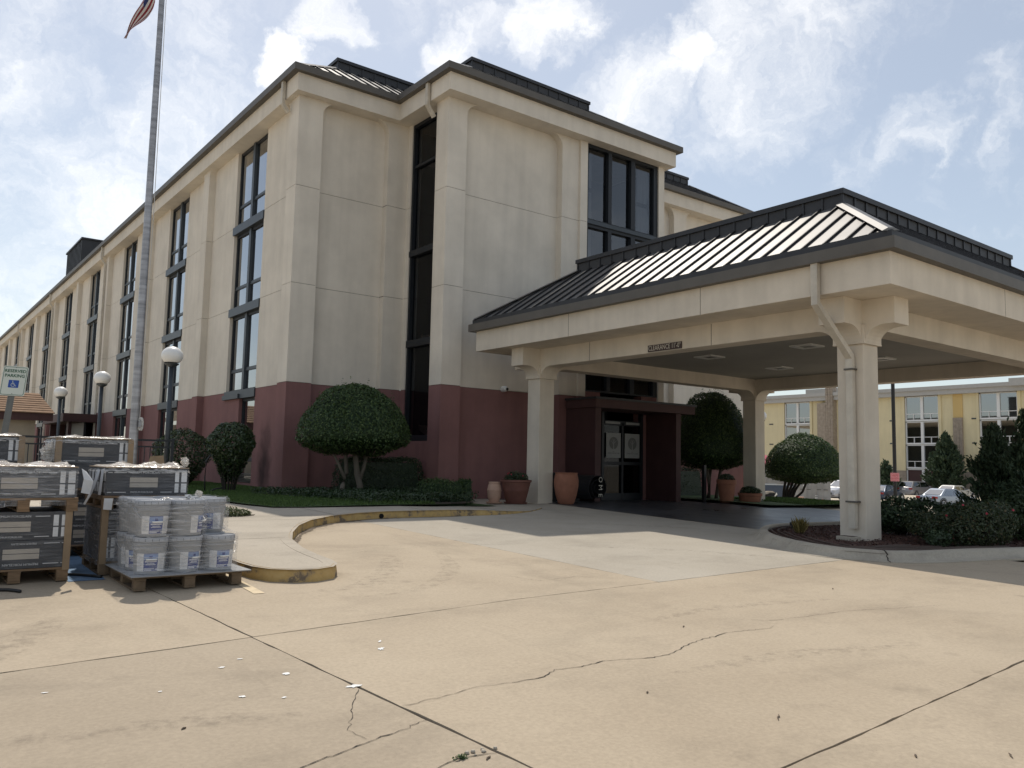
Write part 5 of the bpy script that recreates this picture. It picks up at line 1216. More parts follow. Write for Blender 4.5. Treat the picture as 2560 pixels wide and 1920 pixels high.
def make_bucket(label):
    t = thing('paint_bucket', (0, 0, 0), label, 'bucket', 'grey paint buckets on the pallet')
    o = MB().lathe([(.001, 0), (.124, 0), (.131, .008), (rad(.235), .235), (.150, .237), (.150, .250), (.1465, .252), (.1475, .268), (.152, .27), (.152, .283), (.147, .285), (.148, .305)], (0, 0, 0), 32, close=False).build('body', m_bucket, t); autosmooth(o, 35)
    o = MB().lathe([(.150, .290), (.1545, .294), (.1545, .325), (.150, .332), (.142, .333), (.139, .326), (.001, .326)], (0, 0, 0), 32, close=False).build('lid', m_lid, t); autosmooth(o, 35)
    mb = MB()
    for k in range(16):
        a = k * math.pi / 8; mb.box(-.001, .001, -.001, .001, 0, .001) if False else None
        c, s = math.cos(a), math.sin(a); mb.poly([(.1552 * c - .002 * s, .1552 * s + .002 * c, .297), (.1552 * c + .002 * s, .1552 * s - .002 * c, .297), (.1552 * c + .002 * s, .1552 * s - .002 * c, .320), (.1552 * c - .002 * s, .1552 * s + .002 * c, .320)])
    mb.build('lid_slots', m_black, t)
    z0, z1 = .030, .190
    c = -math.pi / 2
    lb = MB(); arc_patch(lb, rad(z0) + .0012, c - .95, c + 1.0, z0, z1, 14, rt=rad(z1) + .0012); lab = lb.build('label', m_lab, t)
    mb = MB(); arc_patch(mb, rad(z0 + .003) + .0024, c - .45, c + .42, z0 + .003, z0 + .10, 8, rt=rad(z0 + .10) + .0024); mb.build('print_panel', m_labblue, lab)
    mb = MB(); arc_patch(mb, rad(.13) + .0024, c - .45, c + .42, .1302, .184, 8, rt=rad(.184) + .0024); mb.build('print_panel', m_labpale, lab)
    mb = MB(); arc_patch(mb, rad(.184) + .0024, c - .45, c + .42, .1841, z1 - .0005, 8); arc_patch(mb, rad(.15) + .0034, c - .11, c + .07, .143, .178, 3); mb.build('print_panel', m_labblue, lab)
    mb = MB()
    for (a0, a1, q0, q1) in ((-.42, .05, .038, .047), (-.42, .22, .051, .058), (.30, .40, .040, .056), (-.32, .30, .088, .094), (-.25, .22, .098, .103), (-.36, .34, .112, .124)): arc_patch(mb, rad(q0) + .0036, c + a0, c + a1, q0, q1, 4)
    mb.build('print_text', m_labtext, lab)
    mb = MB()
    for k in range(14): arc_patch(mb, rad(.1) + .003 + .0006, c + .50, c + .86 - .08 * ((k * 7) % 3), .05 + k * .0095, .053 + k * .0095, 3)
    for k in range(9): arc_patch(mb, rad(.1) + .003 + .0006, c - .90, c - .52 - .06 * ((k * 5) % 3), .06 + k * .012, .063 + k * .012, 3)
    mb.build('print_text', m_labgrey, lab)
    pts = []
    for j in range(17):
        u = -1 + 2 * j / 16; a = c + u * 1.45; r_ = .158 + .006 * (1 - u * u); pts.append((r_ * math.cos(a), r_ * math.sin(a), .262 - .125 * (1 - u * u) ** .8))
    mb = MB(); mb.tube(pts, .0022, 5); bail = mb.build('bail', m_wire, t, smooth=True)
    mb = MB(); mb.tube([(.168 * math.cos(c + u), .168 * math.sin(c + u), .139) for u in (-.27, -.09, .09, .27)], .0085, 8); mb.build('grip', m_white, bail, smooth=True)
    return t
bk0 = None
zt0 = bz + .135
names = {(0, 0): 'front left', (1, 0): 'front middle', (2, 0): 'front right'}
for layer in range(2):
    for j in range(3):
        for i in range(3):
            if layer == 1 and i == 2 and j == 0: continue
            x = 2.045 + .312 * i + rnd.uniform(-.004, .004); y = 8.105 + .312 * j; zz_ = zt0 + layer * BH
            if layer == 0:
                lab = 'grey paint bucket at the %s of the lower layer, blue label showing' % names[(i, 0)] if j == 0 else ('grey paint bucket at the left side of the lower layer, %s row' % ('middle' if j == 1 else 'back') if i == 0 else 'grey paint bucket hidden inside the lower layer on the pallet')
            else:
                lab = ('grey paint bucket at the %s of the upper layer under film' % names[(i, 0)]) if j == 0 else ('grey paint bucket at the %s of the %s row of the upper layer, lid showing' % (('left', 'middle', 'right')[i], ('', 'middle', 'back')[j]))
            rz = {(0, 0, 0): -.15, (0, 1, 0): .42, (0, 2, 0): .1, (1, 0, 0): .05, (1, 1, 0): .95}.get((layer, i, j), rnd.uniform(-1.4, 1.4))
            if bk0 is None: bk0 = make_bucket(lab); b = bk0; b.location = (x, y, zz_)
            else: b = copy_tree(bk0, (x, y, zz_), None, lab)
            b.rotation_euler = (0, 0, rz)
m_film = filmmat('stretch_film', .11, .58, (.70, .71, .74))
m_film2 = filmmat('stretch_film_milky', .32, .90, (.82, .78, .72))
m_film3 = filmmat('stretch_film_clear', .03, .22, (.62, .63, .66))
def shell(loops, m, name, label, loc, closed=True, top=None):
    """film wrapped in rings: loops = list of point lists of equal length"""
    mb = MB(); R = [[mb.pt((x + rnd.gauss(0, .0035), y + rnd.gauss(0, .0035), z + rnd.gauss(0, .003))) for x, y, z in L] for L in loops]; n = len(loops[0])
    for a, b in zip(R[:-1], R[1:]):
        for j in range(n if closed else n - 1): mb.face([a[j], a[(j + 1) % n], b[(j + 1) % n], b[j]])
    o = mb.build(name, m, None, loc, smooth=True); tag(o, label, 'film'); return o
def ring(poly, z, step=.05, out=0.0, wav=0.0):
    c = (sum(p[0] for p in poly) / len(poly), sum(p[1] for p in poly) / len(poly)); pts = []
    for k in range(len(poly)):
        a, b = poly[k], poly[(k + 1) % len(poly)]; n = max(1, round(math.dist(a, b) / step))
        for j in range(n):
            t = j / n; x, y = a[0] + (b[0] - a[0]) * t, a[1] + (b[1] - a[1]) * t; L = math.dist(a, b)
            pts.append((x + out * (x - c[0]) / .5, y + out * (y - c[1]) / .5, z))
    return pts
P1 = [(1.885, 8.05), (1.99, 7.945), (2.72, 7.945), (2.835, 8.05), (2.835, 8.80), (2.75, 8.895), (1.99, 8.895), (1.885, 8.80)]
shell([ring(P1, zt0 + .003, out=.05), ring(P1, zt0 + .015, out=.02), ring(P1, zt0 + .06), ring(P1, zt0 + .18, out=.002), ring(P1, zt0 + .30, out=.004), ring(P1, zt0 + BH + .005, out=.0)], m_film, 'stretch_film', 'clear stretch film wrapped round the lower layer of paint buckets', (2.36, 8.42, zt0))
P2 = [(1.885, 8.05), (1.99, 7.945), (2.45, 7.945), (2.525, 8.03), (2.54, 8.22), (2.72, 8.25), (2.835, 8.34), (2.835, 8.80), (2.75, 8.895), (1.99, 8.895), (1.885, 8.80)]
shell([ring(P2, zt0 + BH + .003), ring(P2, zt0 + BH + .08), ring(P2, zt0 + BH + .2), ring(P2, zt0 + 2 * BH - .005, out=.003), ring(P2, zt0 + 2 * BH + .012, out=-.03)], m_film, 'stretch_film', 'clear stretch film wrapped round the upper layer of paint buckets', (2.36, 8.42, zt0 + BH))
L_ = []
for t in np.linspace(0, 1, 9):
    s = 1 - (1 - t) ** 2.2
    L_.append([(2.53 + .30 * t + .02 * math.sin(q * 9), 7.95 + .33 * q, zt0 + BH + .015 + (BH - .03) * (1 - s) * (.82 + .18 * q)) for q in np.linspace(0, 1, 8)])
shell(L_, m_film, 'stretch_film', 'loose film sagging from the upper buckets onto the front right bucket', (2.66, 8.1, zt0 + BH), closed=False)
def crumple(x, y, z, r, label, m=None, flat=.5, n=26):
    mb = MB(); P = []
    for k in range(n): d = unit(nr.normal(0, 1, (1, 3)))[0] * r * rnd.uniform(.5, 1); P.append((x + d[0], y + d[1], z + r * flat * .6 + d[2] * flat))
    for k in range(n * 2):
        a, b, c = rnd.sample(P, 3); mb.poly([a, b, c])
    o = mb.build('crumpled_film', m or m_film2, None, (x, y, z)); tag(o, label, 'film'); return o
crumple(2.40, 8.22, zt0 + 2 * BH, .06, 'crumpled white plastic on the bucket lids near the middle', m_lab, .5)
crumple(2.55, 8.42, zt0 + 2 * BH, .05, 'twisted scrap of film standing up on the back bucket lids', m_film2, 1.1)
crumple(2.17, 8.15, zt0 + 2 * BH, .04, 'small torn scrap of film on the left bucket lid', m_film2, .5)
# --- tile cartons
m_carton = mat('charcoal_carton', (.040, .041, .046), .55, var=.15, scale=5, bump=.05)
m_kraft = mat('kraft_board', (.30, .215, .135), .85, var=.12, scale=6)
m_patch = mat('tile_sample_print', (.40, .355, .30), .6, var=.10, scale=5)
m_print = mat('carton_white_print', (.60, .60, .60), .6)
m_wlab = mat('carton_white_label', (.66, .66, .66), .6, var=.06, scale=20)
def carton_print(o, x0, x1, y, z0, z1, flip=False, patch=(.28, .62), grid=True):
    W = x1 - x0; H = z1 - z0; s = -1 if flip else 1; yy = y - .0025
    X = lambda u: (x1 - u * W) if flip else (x0 + u * W)
    Z = lambda v: (z1 - v * H) if flip else (z0 + v * H)
    def bx(u0, u1, v0, v1, m, nm, d=0): a, b = sorted((X(u0), X(u1))); c, e = sorted((Z(v0), Z(v1))); MB().box(a, b, yy - d, yy + .002, c, e).build(nm, m, o)
    bx(patch[0], patch[1], .30, .66, m_patch, 'sample_print')
    bx(patch[0] - .06, patch[1] + .04, .455, .475, m_carton, 'strap_mark', .001)
    for v in (.84, .12):
        for a, b in ((.02, .07), (.09, .24), (.66, .80)): bx(a, b, v - .012, v + .012, m_print, 'printed_rule')
    text_mesh('PREMIUM PORCELAIN', H * .115, m_print, (X(.45), yy - .001, Z(.84)), (s, 0, 0), (0, 0, s), o, sx=1.0)
    text_mesh('PREMIUM PORCELAIN', H * .09, m_print, (X(.43), yy - .001, Z(.12)), (s, 0, 0), (0, 0, s), o, sx=.9)
    if grid:
        for a, b in ((.835, .885), (.915, .985)):
            for c, e in ((.10, .44), (.49, .88)): bx(a, b, c, e, m_wlab, 'white_label')
def course(x0, x1, y0, y1, z0, z1, n, lab_front, lab_rest, grp, flip=False, pr=True, endlab=False):
    d = (y1 - y0) / n
    for k in range(n):
        a = y0 + k * d; t = thing('tile_carton', ((x0 + x1) / 2, a + d / 2, z0), lab_front if k == 0 else lab_rest, 'carton', grp)
        jx = rnd.uniform(-.003, .003)
        MB().box(x0 + jx, x1 + jx, a + .002, a + d - .002, z0 + .001, z1 - .001).build('box', m_carton, t, bevel=.003)
        if k == 0 and pr: carton_print(t, x0 + jx, x1 + jx, a + .002, z0, z1, flip)
        if endlab:
            for q in range(2):
                c, e = (z0 + .03, z0 + (z1 - z0) * .47) if q == 0 else (z0 + (z1 - z0) * .52, z1 - .03)
                MB().box(x0 + jx - .0025, x0 + jx + .001, a + d * .18, a + d * .82, c, e).build('end_label', m_wlab if (k + q) % 3 else m_labgrey, t)
def crinkle_top(x0, x1, y0, y1, z, label, m, over=.05, amp=.02, n=22, ms=None):
    mb = MB(); idx = []
    for i in range(n + 1):
        row = []
        for j in range(n + 1):
            u, v = i / n, j / n; x, y = x0 - .012 + (x1 - x0 + .024) * u, y0 - .012 + (y1 - y0 + .024) * v
            zz = z + .014 + abs(rnd.gauss(0, amp * .35)) + amp * 1.5 * max(0, math.sin(u * 11 + 5 * math.sin(v * 4))) * (.5 + .5 * math.sin(v * 13 + u * 5))
            if i in (0, n) or j in (0, n): zz = z - over * rnd.uniform(.5, 1.1); x += (-.008 if i == 0 else .008 if i == n else 0); y += (-.008 if j == 0 else .008 if j == n else 0)
            elif i in (1, n - 1) or j in (1, n - 1): zz = z + .008 + rnd.uniform(0, amp); x += 0
            row.append(mb.pt((x + rnd.gauss(0, .004), y + rnd.gauss(0, .004), zz)))
        idx.append(row)
    for i in range(n):
        for j in range(n): mb.face([idx[i][j], idx[i + 1][j], idx[i + 1][j + 1], idx[i][j + 1]])
    o = mb.build('crinkled_film', m, None, ((x0 + x1) / 2, (y0 + y1) / 2, z), smooth=True); tag(o, label, 'film')
    MB().box(x0 - .004, x1 + .004, y0 - .004, y1 + .004, z + .0, z + .010).build('top_board', ms or m_kraft, o); return o
def wrap(x0, x1, y0, y1, z0, z1, label, m=None, e=.008):
    P = [(x0 - e, y0 - e), (x1 + e, y0 - e), (x1 + e, y1 + e), (x0 - e, y1 + e)]
    return shell([ring(P, z, .09) for z in np.linspace(z0, z1, 7)], m or m_film3, 'stretch_film', label, ((x0 + x1) / 2, (y0 + y1) / 2, z0))
def posts(corners, z0, z1, what):
    for k, (x, y, sx, sy, lab) in enumerate(corners):
        mb = MB(); mb.box(*sorted((x, x + sx * .055)), *sorted((y, y - sy * .006)), z0, z1); mb.box(*sorted((x - sx * .006, x)), *sorted((y - sy * .006, y + sy * .055)), z0, z1)
        o = mb.build('corner_board', m_kraft, None, (x, y, z0)); tag(o, lab, 'board')
z1_ = g(1.1, 9.2)
# front left stack
make_pallet('pallet', .62, 1.50, 8.79, 9.72, z1_, 'orange brown pallet on the ground under the front left tile stack', PG)
course(.63, 1.49, 8.80, 9.70, z1_ + .126, z1_ + .385, 6, 'dark tile carton facing front, bottom course of the front left stack', 'dark tile carton behind the bottom course of the front left stack', 'cartons behind the front left stack', flip=True)
course(.63, 1.49, 8.80, 9.70, z1_ + .386, z1_ + .645, 6, 'dark tile carton facing front, second course of the front left stack', 'dark tile carton behind the second course of the front left stack', 'cartons behind the front left stack second course')
make_pallet('pallet', .64, 1.54, 8.77, 9.70, z1_ + .648, 'orange brown pallet halfway up the front left tile stack', PG)
course(.66, 1.52, 8.79, 9.68, z1_ + .775, z1_ + 1.055, 6, 'dark tile carton with beige sample print on top of the front left stack', 'dark tile carton behind the top course of the front left stack', 'cartons behind the front left stack top course')
wrap(.63, 1.49, 8.80, 9.70, z1_ + .13, z1_ + .645, 'film round the lower cartons of the front left stack'); wrap(.66, 1.52, 8.79, 9.68, z1_ + .70, z1_ + 1.07, 'film round the upper cartons of the front left stack', m_film)
crinkle_top(.66, 1.52, 8.79, 9.68, z1_ + 1.056, 'crinkled pale film over the top of the front left tile stack', m_film2, .06, .022)
posts([(1.497, 8.793, -1, 1, 'kraft corner board on the lower right corner of the front left stack')], z1_ + .10, z1_ + .645, '')
# middle stack behind the buckets
z2_ = g(2.2, 9.4)
make_pallet('pallet', 1.80, 2.60, 8.98, 9.86, z2_, 'dark pallet on the ground under the middle tile stack', PG, m=m_wood_dk)
course(1.81, 2.59, 9.0, 9.84, z2_ + .126, z2_ + .385, 6, 'dark tile carton, bottom course of the middle stack behind the buckets', 'dark tile carton behind the bottom course of the middle stack', 'cartons behind the middle stack', flip=True)
course(1.81, 2.59, 9.0, 9.84, z2_ + .386, z2_ + .645, 6, 'dark tile carton, second course of the middle stack behind the buckets', 'dark tile carton behind the second course of the middle stack', 'cartons behind the middle stack second course')
make_pallet('pallet', 1.79, 2.62, 8.96, 9.84, z2_ + .648, 'brown pallet halfway up the middle tile stack', PG)
course(1.81, 2.60, 8.98, 9.82, z2_ + .775, z2_ + 1.05, 6, 'dark tile carton on top of the middle stack above the bucket lids', 'dark tile carton with white end labels behind the top course of the middle stack', 'cartons behind the middle stack top course', endlab=True)
wrap(1.81, 2.59, 9.0, 9.84, z2_ + .08, z2_ + .645, 'film round the lower cartons of the middle stack', m_film); wrap(1.81, 2.60, 8.98, 9.82, z2_ + .72, z2_ + 1.06, 'film round the upper cartons of the middle stack')
crinkle_top(1.81, 2.60, 8.98, 9.82, z2_ + 1.051, 'crinkled pale film over the top of the middle tile stack', m_film2, .05, .026)
posts([(1.803, 8.993, 1, 1, 'kraft corner board at the front corner of the middle stack')], z2_ + .02, z2_ + .645, '')
crumple(2.57, 9.05, z2_ + 1.07, .075, 'peak of bunched film on the right end of the middle stack', m_film2, 1.0)
# back stacks
z3_ = g(2.0, 10.8)
for bx0, bx1, nm in ((1.57, 2.36, 'back right'), (.44, 1.25, 'back left')):
    yb = 10.4
    make_pallet('pallet', bx0, bx1, yb, yb + .9, z3_, 'pallet on the ground under the %s tile stack' % nm, PG)
    for q in range(2): course(bx0 + .01, bx1 - .01, yb + .01, yb + .88, z3_ + .126 + q * .25, z3_ + .375 + q * .25, 6, 'dark tile carton, course %s of the %s stack' % (('one', 'two')[q], nm), 'dark tile carton behind course %s of the %s stack' % (('one', 'two')[q], nm), 'cartons behind the %s stack course %d' % (nm, q))
    make_pallet('pallet', bx0, bx1, yb, yb + .9, z3_ + .63, 'pallet halfway up the %s tile stack' % nm, PG)
    course(bx0 + .01, bx1 - .01, yb + .01, yb + .88, z3_ + .757, z3_ + 1.03, 6, 'dark tile carton, third course of the %s stack' % nm, 'dark tile carton behind the third course of the %s stack' % nm, 'cartons behind the %s stack third course' % nm, pr=False)
    course(bx0 + .01, bx1 - .01, yb + .01, yb + .88, z3_ + 1.031, z3_ + 1.315, 6, 'dark tile carton with beige sample print on top of the %s stack' % nm, 'dark tile carton behind the top course of the %s stack' % nm, 'cartons behind the %s stack top course' % nm, endlab=True)
    wrap(bx0, bx1, yb, yb + .88, z3_ + .1, z3_ + 1.325, 'film round the cartons of the %s stack' % nm)
    crinkle_top(bx0, bx1, yb, yb + .88, z3_ + 1.318, 'crinkled pale film over the top of the %s tile stack' % nm, m_film2, .05, .018)
    posts([(bx0 - .004, yb - .004, 1, 1, 'kraft corner board on the left corner of the %s stack' % nm), (bx1 + .004, yb - .004, -1, 1, 'kraft corner board on the right corner of the %s stack' % nm)], z3_ + .13, z3_ + 1.315, '')
crumple(1.50, 10.55, z3_ + 1.05, .11, 'bunched film bulging from the left side of the back right stack', m_film2, 1.6)
# papers taped to the stacks
def paper(pts, label, m=None):
    mb = MB(); rows = [[mb.pt(p) for p in r] for r in pts]
    for a, b in zip(rows[:-1], rows[1:]):
        for j in range(len(a) - 1): mb.face([a[j], a[j + 1], b[j + 1], b[j]])
    o = mb.build('paper_sheet', m or m_wlab, None, pts[0][0]); sm = o.modifiers.new('thick', 'SOLIDIFY'); sm.thickness = .001; tag(o, label, 'paper'); return o
zz = z2_ + 1.03
paper([[(1.79, 9.30 - .14 * j, zz - .0 * j) for j in range(2)], [(1.765, 9.32 - .14 * j, zz - .12) for j in range(2)], [(1.74, 9.36 - .13 * j, zz - .24) for j in range(2)], [(1.70, 9.42 - .10 * j, zz - .36) for j in range(2)]], 'curled white paper hanging off the rear left edge of the middle stack')
paper([[(1.79, 9.12 - .12 * j, zz) for j in range(2)], [(1.785, 9.13 - .12 * j, zz - .12) for j in range(2)], [(1.775, 9.13 - .12 * j, zz - .25) for j in range(2)]], 'white paper hanging on the left side of the middle stack')
paper([[(1.55, 8.78, z1_ + 1.05), (1.60, 8.82, z1_ + 1.02)], [(1.57, 8.76, z1_ + .95), (1.67, 8.84, z1_ + .93)], [(1.555, 8.77, z1_ + .82), (1.65, 8.86, z1_ + .80)]], 'white paper flap on the right end of the front left stack')
paper([[(1.80, 8.955, z2_ + .75), (1.88, 8.945, z2_ + .75)], [(1.795, 8.95, z2_ + .64), (1.87, 8.94, z2_ + .635)]], 'small white tag with a dark knot on the front corner of the middle stack')
# black hoses on the ground
for i, (P, lab) in enumerate(((([(.55, 8.42), (.8, 8.50), (.98, 8.46), (1.06, 8.34)]), 'short black hose on the concrete at the left edge'), (([(1.40, 9.2), (1.55, 9.12), (1.70, 8.98), (1.80, 8.85)]), 'black hose lying on the blue paint between the stacks'))):
    mb = MB(); mb.tube([(x, y, g(x, y) + .016) for x, y in refine(P, .06)], .014, 8); o = mb.build('hose', m_plastic_bl, None, (P[0][0], P[0][1], g(*P[0])), smooth=True); tag(o, lab, 'hose')

# ------------------------------------------------------------------ flagpole with flag
m_alu = mat('weathered_aluminium', (.33, .33, .345), .42, .55, var=.35, scale=2.2, stretch=(.6, .6, 6), bump=.05, bscale=8)
fx, fy = 4.02, 17.7
fp = thing('flagpole', (fx, fy, -1.0), 'tall grey weathered metal flagpole standing behind the tile stacks', 'flagpole')
mb = MB(); mb.tube([(fx, fy, z) for z in np.linspace(-.9, 11.6, 14)], [.090 - .040 * k / 13 for k in range(14)], 18); mb.build('pole', m_alu, fp, smooth=True)
MB().lathe([(.17, 0), (.17, .03), (.13, .06), (.10, .12)], (fx, fy, -.9), 18).build('base_collar', m_alu, fp); MB().lathe([(.001, .12), (.05, .10), (.07, .05), (.05, 0), (.001, -.01)], (fx, fy, 11.65), 14, close=False).build('finial', m_alu, fp, smooth=True)
rv = Vector((CM[0][0], CM[1][0], 0)).normalized()
m_rope = mat('rope', (.55, .54, .52), .9, var=.1)
mb = MB(); mb.tube([Vector((fx, fy, .75)) + rv * .10, Vector((fx, fy, 5)) + rv * .115, Vector((fx, fy, 11.5)) + rv * .08], .007, 5); mb.build('halyard', m_rope, fp)
mb = MB()
for k in range(7):
    a = k * .9; c = Vector((fx, fy, .62)) + rv * .125
    mb.tube([c + Vector((.02 * math.cos(t * 2 + a), .02 * math.sin(t * 2 + a), .13 * math.cos(t))) + rv * (.035 * math.sin(t)) for t in np.linspace(0, 6.28, 12)], .009, 4)
mb.build('rope_coil', m_rope, fp); MB().box(fx + .05, fx + .10, fy - .12, fy - .06, .56, .68).build('cleat', m_alu, fp)
m_fr = mat('flag_red', (.22, .022, .035), .8, var=.1); m_fw = mat('flag_white', (.62, .60, .58), .8, var=.05); m_fb = mat('flag_blue', (.02, .03, .12), .8, var=.1)
mb = MB(); NU = 24; rows = []
for i in range(NU + 1):
    u = i / NU; row = []
    for j in range(14):
        v = j / 13
        lat = .07 + .66 * u ** 1.1 - (v - .5) * .0 + .16 * (v - .2) * (1 - u) + .30 * (1 - v) * u * (1 - u) * 1.1 - .06 * (1 - v) * u
        dep = .07 * math.sin(v * 9 + u * 3) * (1 - .5 * u) + .05 * math.sin(u * 6)
        q = Vector((fx, fy, 0)) - rv * lat + Vector((-rv.y, rv.x, 0)) * dep; row.append(mb.pt((q.x, q.y, 10.55 - 1.15 * v * (1 - .93 * u) - 1.78 * u ** .95 - .0 * v)))
    rows.append(row)
for i in range(NU):
    for j in range(13): mb.face([rows[i][j], rows[i + 1][j], rows[i + 1][j + 1], rows[i][j + 1]], 2 if (i < NU * .4 and j < 7) else (j % 2))
fl = mb.build('flag', [m_fr, m_fw, m_fb], None, (fx, fy, 10.2), smooth=True); tag(fl, 'striped red and white flag hanging limp near the top of the pole', 'flag')

# globe lamps
m_globe = mat('white_globe', (.82, .81, .78), .35, var=.03, scale=3)
def lamp(loc, h, label, r=.225):
    t = thing('globe_lamp', loc, label, 'lamp', 'white globe lamps on dark posts'); x, y, z = loc
    mb = MB(); mb.tube([(x, y, z), (x, y, z + h - r * .9)], .052, 12); mb.build('post', m_frame, t, smooth=True)
    MB().lathe([(.12, 0), (.12, .03), (.07, .07)], loc, 14).build('base_plate', m_frame, t)
    MB().lathe([(.06, 0), (.14, .05), (.155, .075)], (x, y, z + h - r * 1.12), 18).build('fitter', m_frame, t)
    MB().lathe([(.001 + r * math.sin(a), -r * .9 * math.cos(a)) for a in np.linspace(.72, math.pi, 14)], (x, y, z + h), 24, close=False).build('globe', m_globe, t, smooth=True); return t
lamp((4.97, 18.85, -.86), 3.06, 'globe lamp nearest the hotel corner, right of the flagpole')
lamp((4.97, 26.05, -.86), 3.06, 'middle globe lamp just left of the flagpole')
lamp((5.04, 33.4, -.86), 3.06, 'farthest globe lamp along the long side near the low shed')
lamp((25.2, 18.05, g(25.2, 18)), 3.0, 'globe lamp peeking out behind the rear canopy column', .21)

# reserved parking sign
sg = thing('parking_sign', (1.42, 14.4, g(1.4, 14.4)), 'white and green reserved parking sign on a leaning grey post', 'sign')
lean = .085
def SP_(u, w, z): return (1.54 + u + lean * (z - 1.08), 14.45 - w + .012 * u, z)
m_post = mat('galvanised_post', (.16, .165, .16), .55, .4, var=.15, scale=5)
m_green = mat('sign_green', (.02, .10, .055), .5); m_signblue = mat('sign_blue', (.015, .07, .33), .5); m_signwhite = mat('sign_white', (.60, .65, .60), .45, var=.03)
mb = MB(SP_); mb.box(-.035, .035, -.045, -.012, -1.1, 1.25); mb.box(-.045, -.03, -.02, -.008, -1.1, 1.25); mb.box(.03, .045, -.02, -.008, -1.1, 1.25); mb.build('post', m_post, sg)
def rrect(w, h, r, n=6):
    P = []
    for cx, cz, a0 in ((w - r, h - r, 0), (-w + r, h - r, 90), (-w + r, -h + r, 180), (w - r, -h + r, 270)):
        for k in range(n + 1): a = math.radians(a0 + 90 * k / n); P.append((cx + r * math.cos(a), cz + r * math.sin(a)))
    return P
cz = 1.08
def plate(w, h, r, w0, w1, m, name, dz=0, parent=sg):
    mb = MB(SP_); P = rrect(w, h, r); A = [mb.pt((u, w0, cz + dz + q)) for u, q in P]; B = [mb.pt((u, w1, cz + dz + q)) for u, q in P]; n = len(P)
    mb.face(A); mb.face(B[::-1])
    for k in range(n): mb.face([A[k], A[(k + 1) % n], B[(k + 1) % n], B[k]])
    return mb.build(name, m, parent)
pn = plate(.165, .225, .03, -.008, .002, m_signwhite, 'panel')
mb = MB(SP_); o1 = rrect(.153, .213, .025); i1 = rrect(.147, .207, .02); A = [mb.pt((u, .004, cz + q)) for u, q in o1]; B = [mb.pt((u, .004, cz + q)) for u, q in i1]
for k in range(len(A)): mb.face([A[k], A[(k + 1) % len(A)], B[(k + 1) % len(A)], B[k]])
mb.build('border', m_green, pn)
up = Vector((lean, 0, 1)).normalized()
for s_, dz in (('RESERVED', .150), ('PARKING', .078)): text_mesh(s_, .064, m_green, SP_(0, .0045, cz + dz), (1, .012, 0), up, pn, sx=.98, thick=.0016)
plate(.068, .058, .008, .001, .004, m_signblue, 'symbol_panel', -.045, pn)
mb = MB(SP_)
def st(a, b, w_):
    d = Vector((b[0] - a[0], b[1] - a[1])).normalized(); s = Vector((-d.y, d.x)) * w_
    mb.poly([(a[0] - s.x, .0055, cz - .045 + a[1] - s.y), (b[0] - s.x, .0055, cz - .045 + b[1] - s.y), (b[0] + s.x, .0055, cz - .045 + b[1] + s.y), (a[0] + s.x, .0055, cz - .045 + a[1] + s.y)])
arcp = [(-.006 + .026 * math.cos(math.radians(a)), -.014 + .026 * math.sin(math.radians(a))) for a in range(120, 361, 20)]
for a, b in zip(arcp[:-1], arcp[1:]): st(a, b, .003)
for a, b in (((-.014, .030), (-.010, -.004)), ((-.012, .012), (.010, .010)), ((-.010, -.004), (.014, -.006)), ((.014, -.006), (.026, -.032)), ((.026, -.032), (.036, -.028))): st(a, b, .0032)
mb.poly([(-.015 + .007 * math.cos(a), .0055, cz - .045 + .040 + .007 * math.sin(a)) for a in np.linspace(0, 6.28, 12, endpoint=False)])
mb.build('wheelchair_symbol', m_signwhite, pn)
mb = MB(SP_); mb.tube([(0, -.002, cz - .195), (0, .006, cz - .195)], .006, 8); mb.tube([(0, -.002, cz + .205), (0, .006, cz + .205)], .006, 8); mb.build('bolts', m_post, pn)

# dark railing by the walk
fe = thing('railing', (2.0, 18.1, -.95), 'dark metal picket railing behind the flagpole and tile stacks', 'fence')
for z0, z1 in ((.29, .33), (.16, .19), (-.80, -.76)): MB().box(-1.0, 4.92, 18.08, 18.12, z0, z1).build('rail', m_frame_dk, fe)
pk = None
for k in range(53):
    x = -.95 + k * .11
    if pk is None: pk = MB().box(x, x + .016, 18.092, 18.108, -.76, .16).build('picket', m_frame_dk, fe)
    else: shift_copy(pk, (k * .11, 0, 0), fe)
for x in (-.98, .75, 1.5, 3.1, 4.88): MB().box(x - .03, x + .03, 18.07, 18.13, -1.0, .36).build('post', m_frame_dk, fe)
MB().hexa([(4.35, 18.0, -.35), (4.75, 18.0, -.35), (4.75, 18.02, -.35), (4.35, 18.02, -.35)], [(4.45, 18.04, -.02), (4.70, 18.04, .0), (4.70, 18.06, .0), (4.45, 18.06, -.02)]).build('cardboard_piece', m_kraft, None, (4.5, 18.0, -.35)); tag(bpy.data.objects['cardboard_piece'], 'tan cardboard piece leaning on the dark railing', 'cardboard')

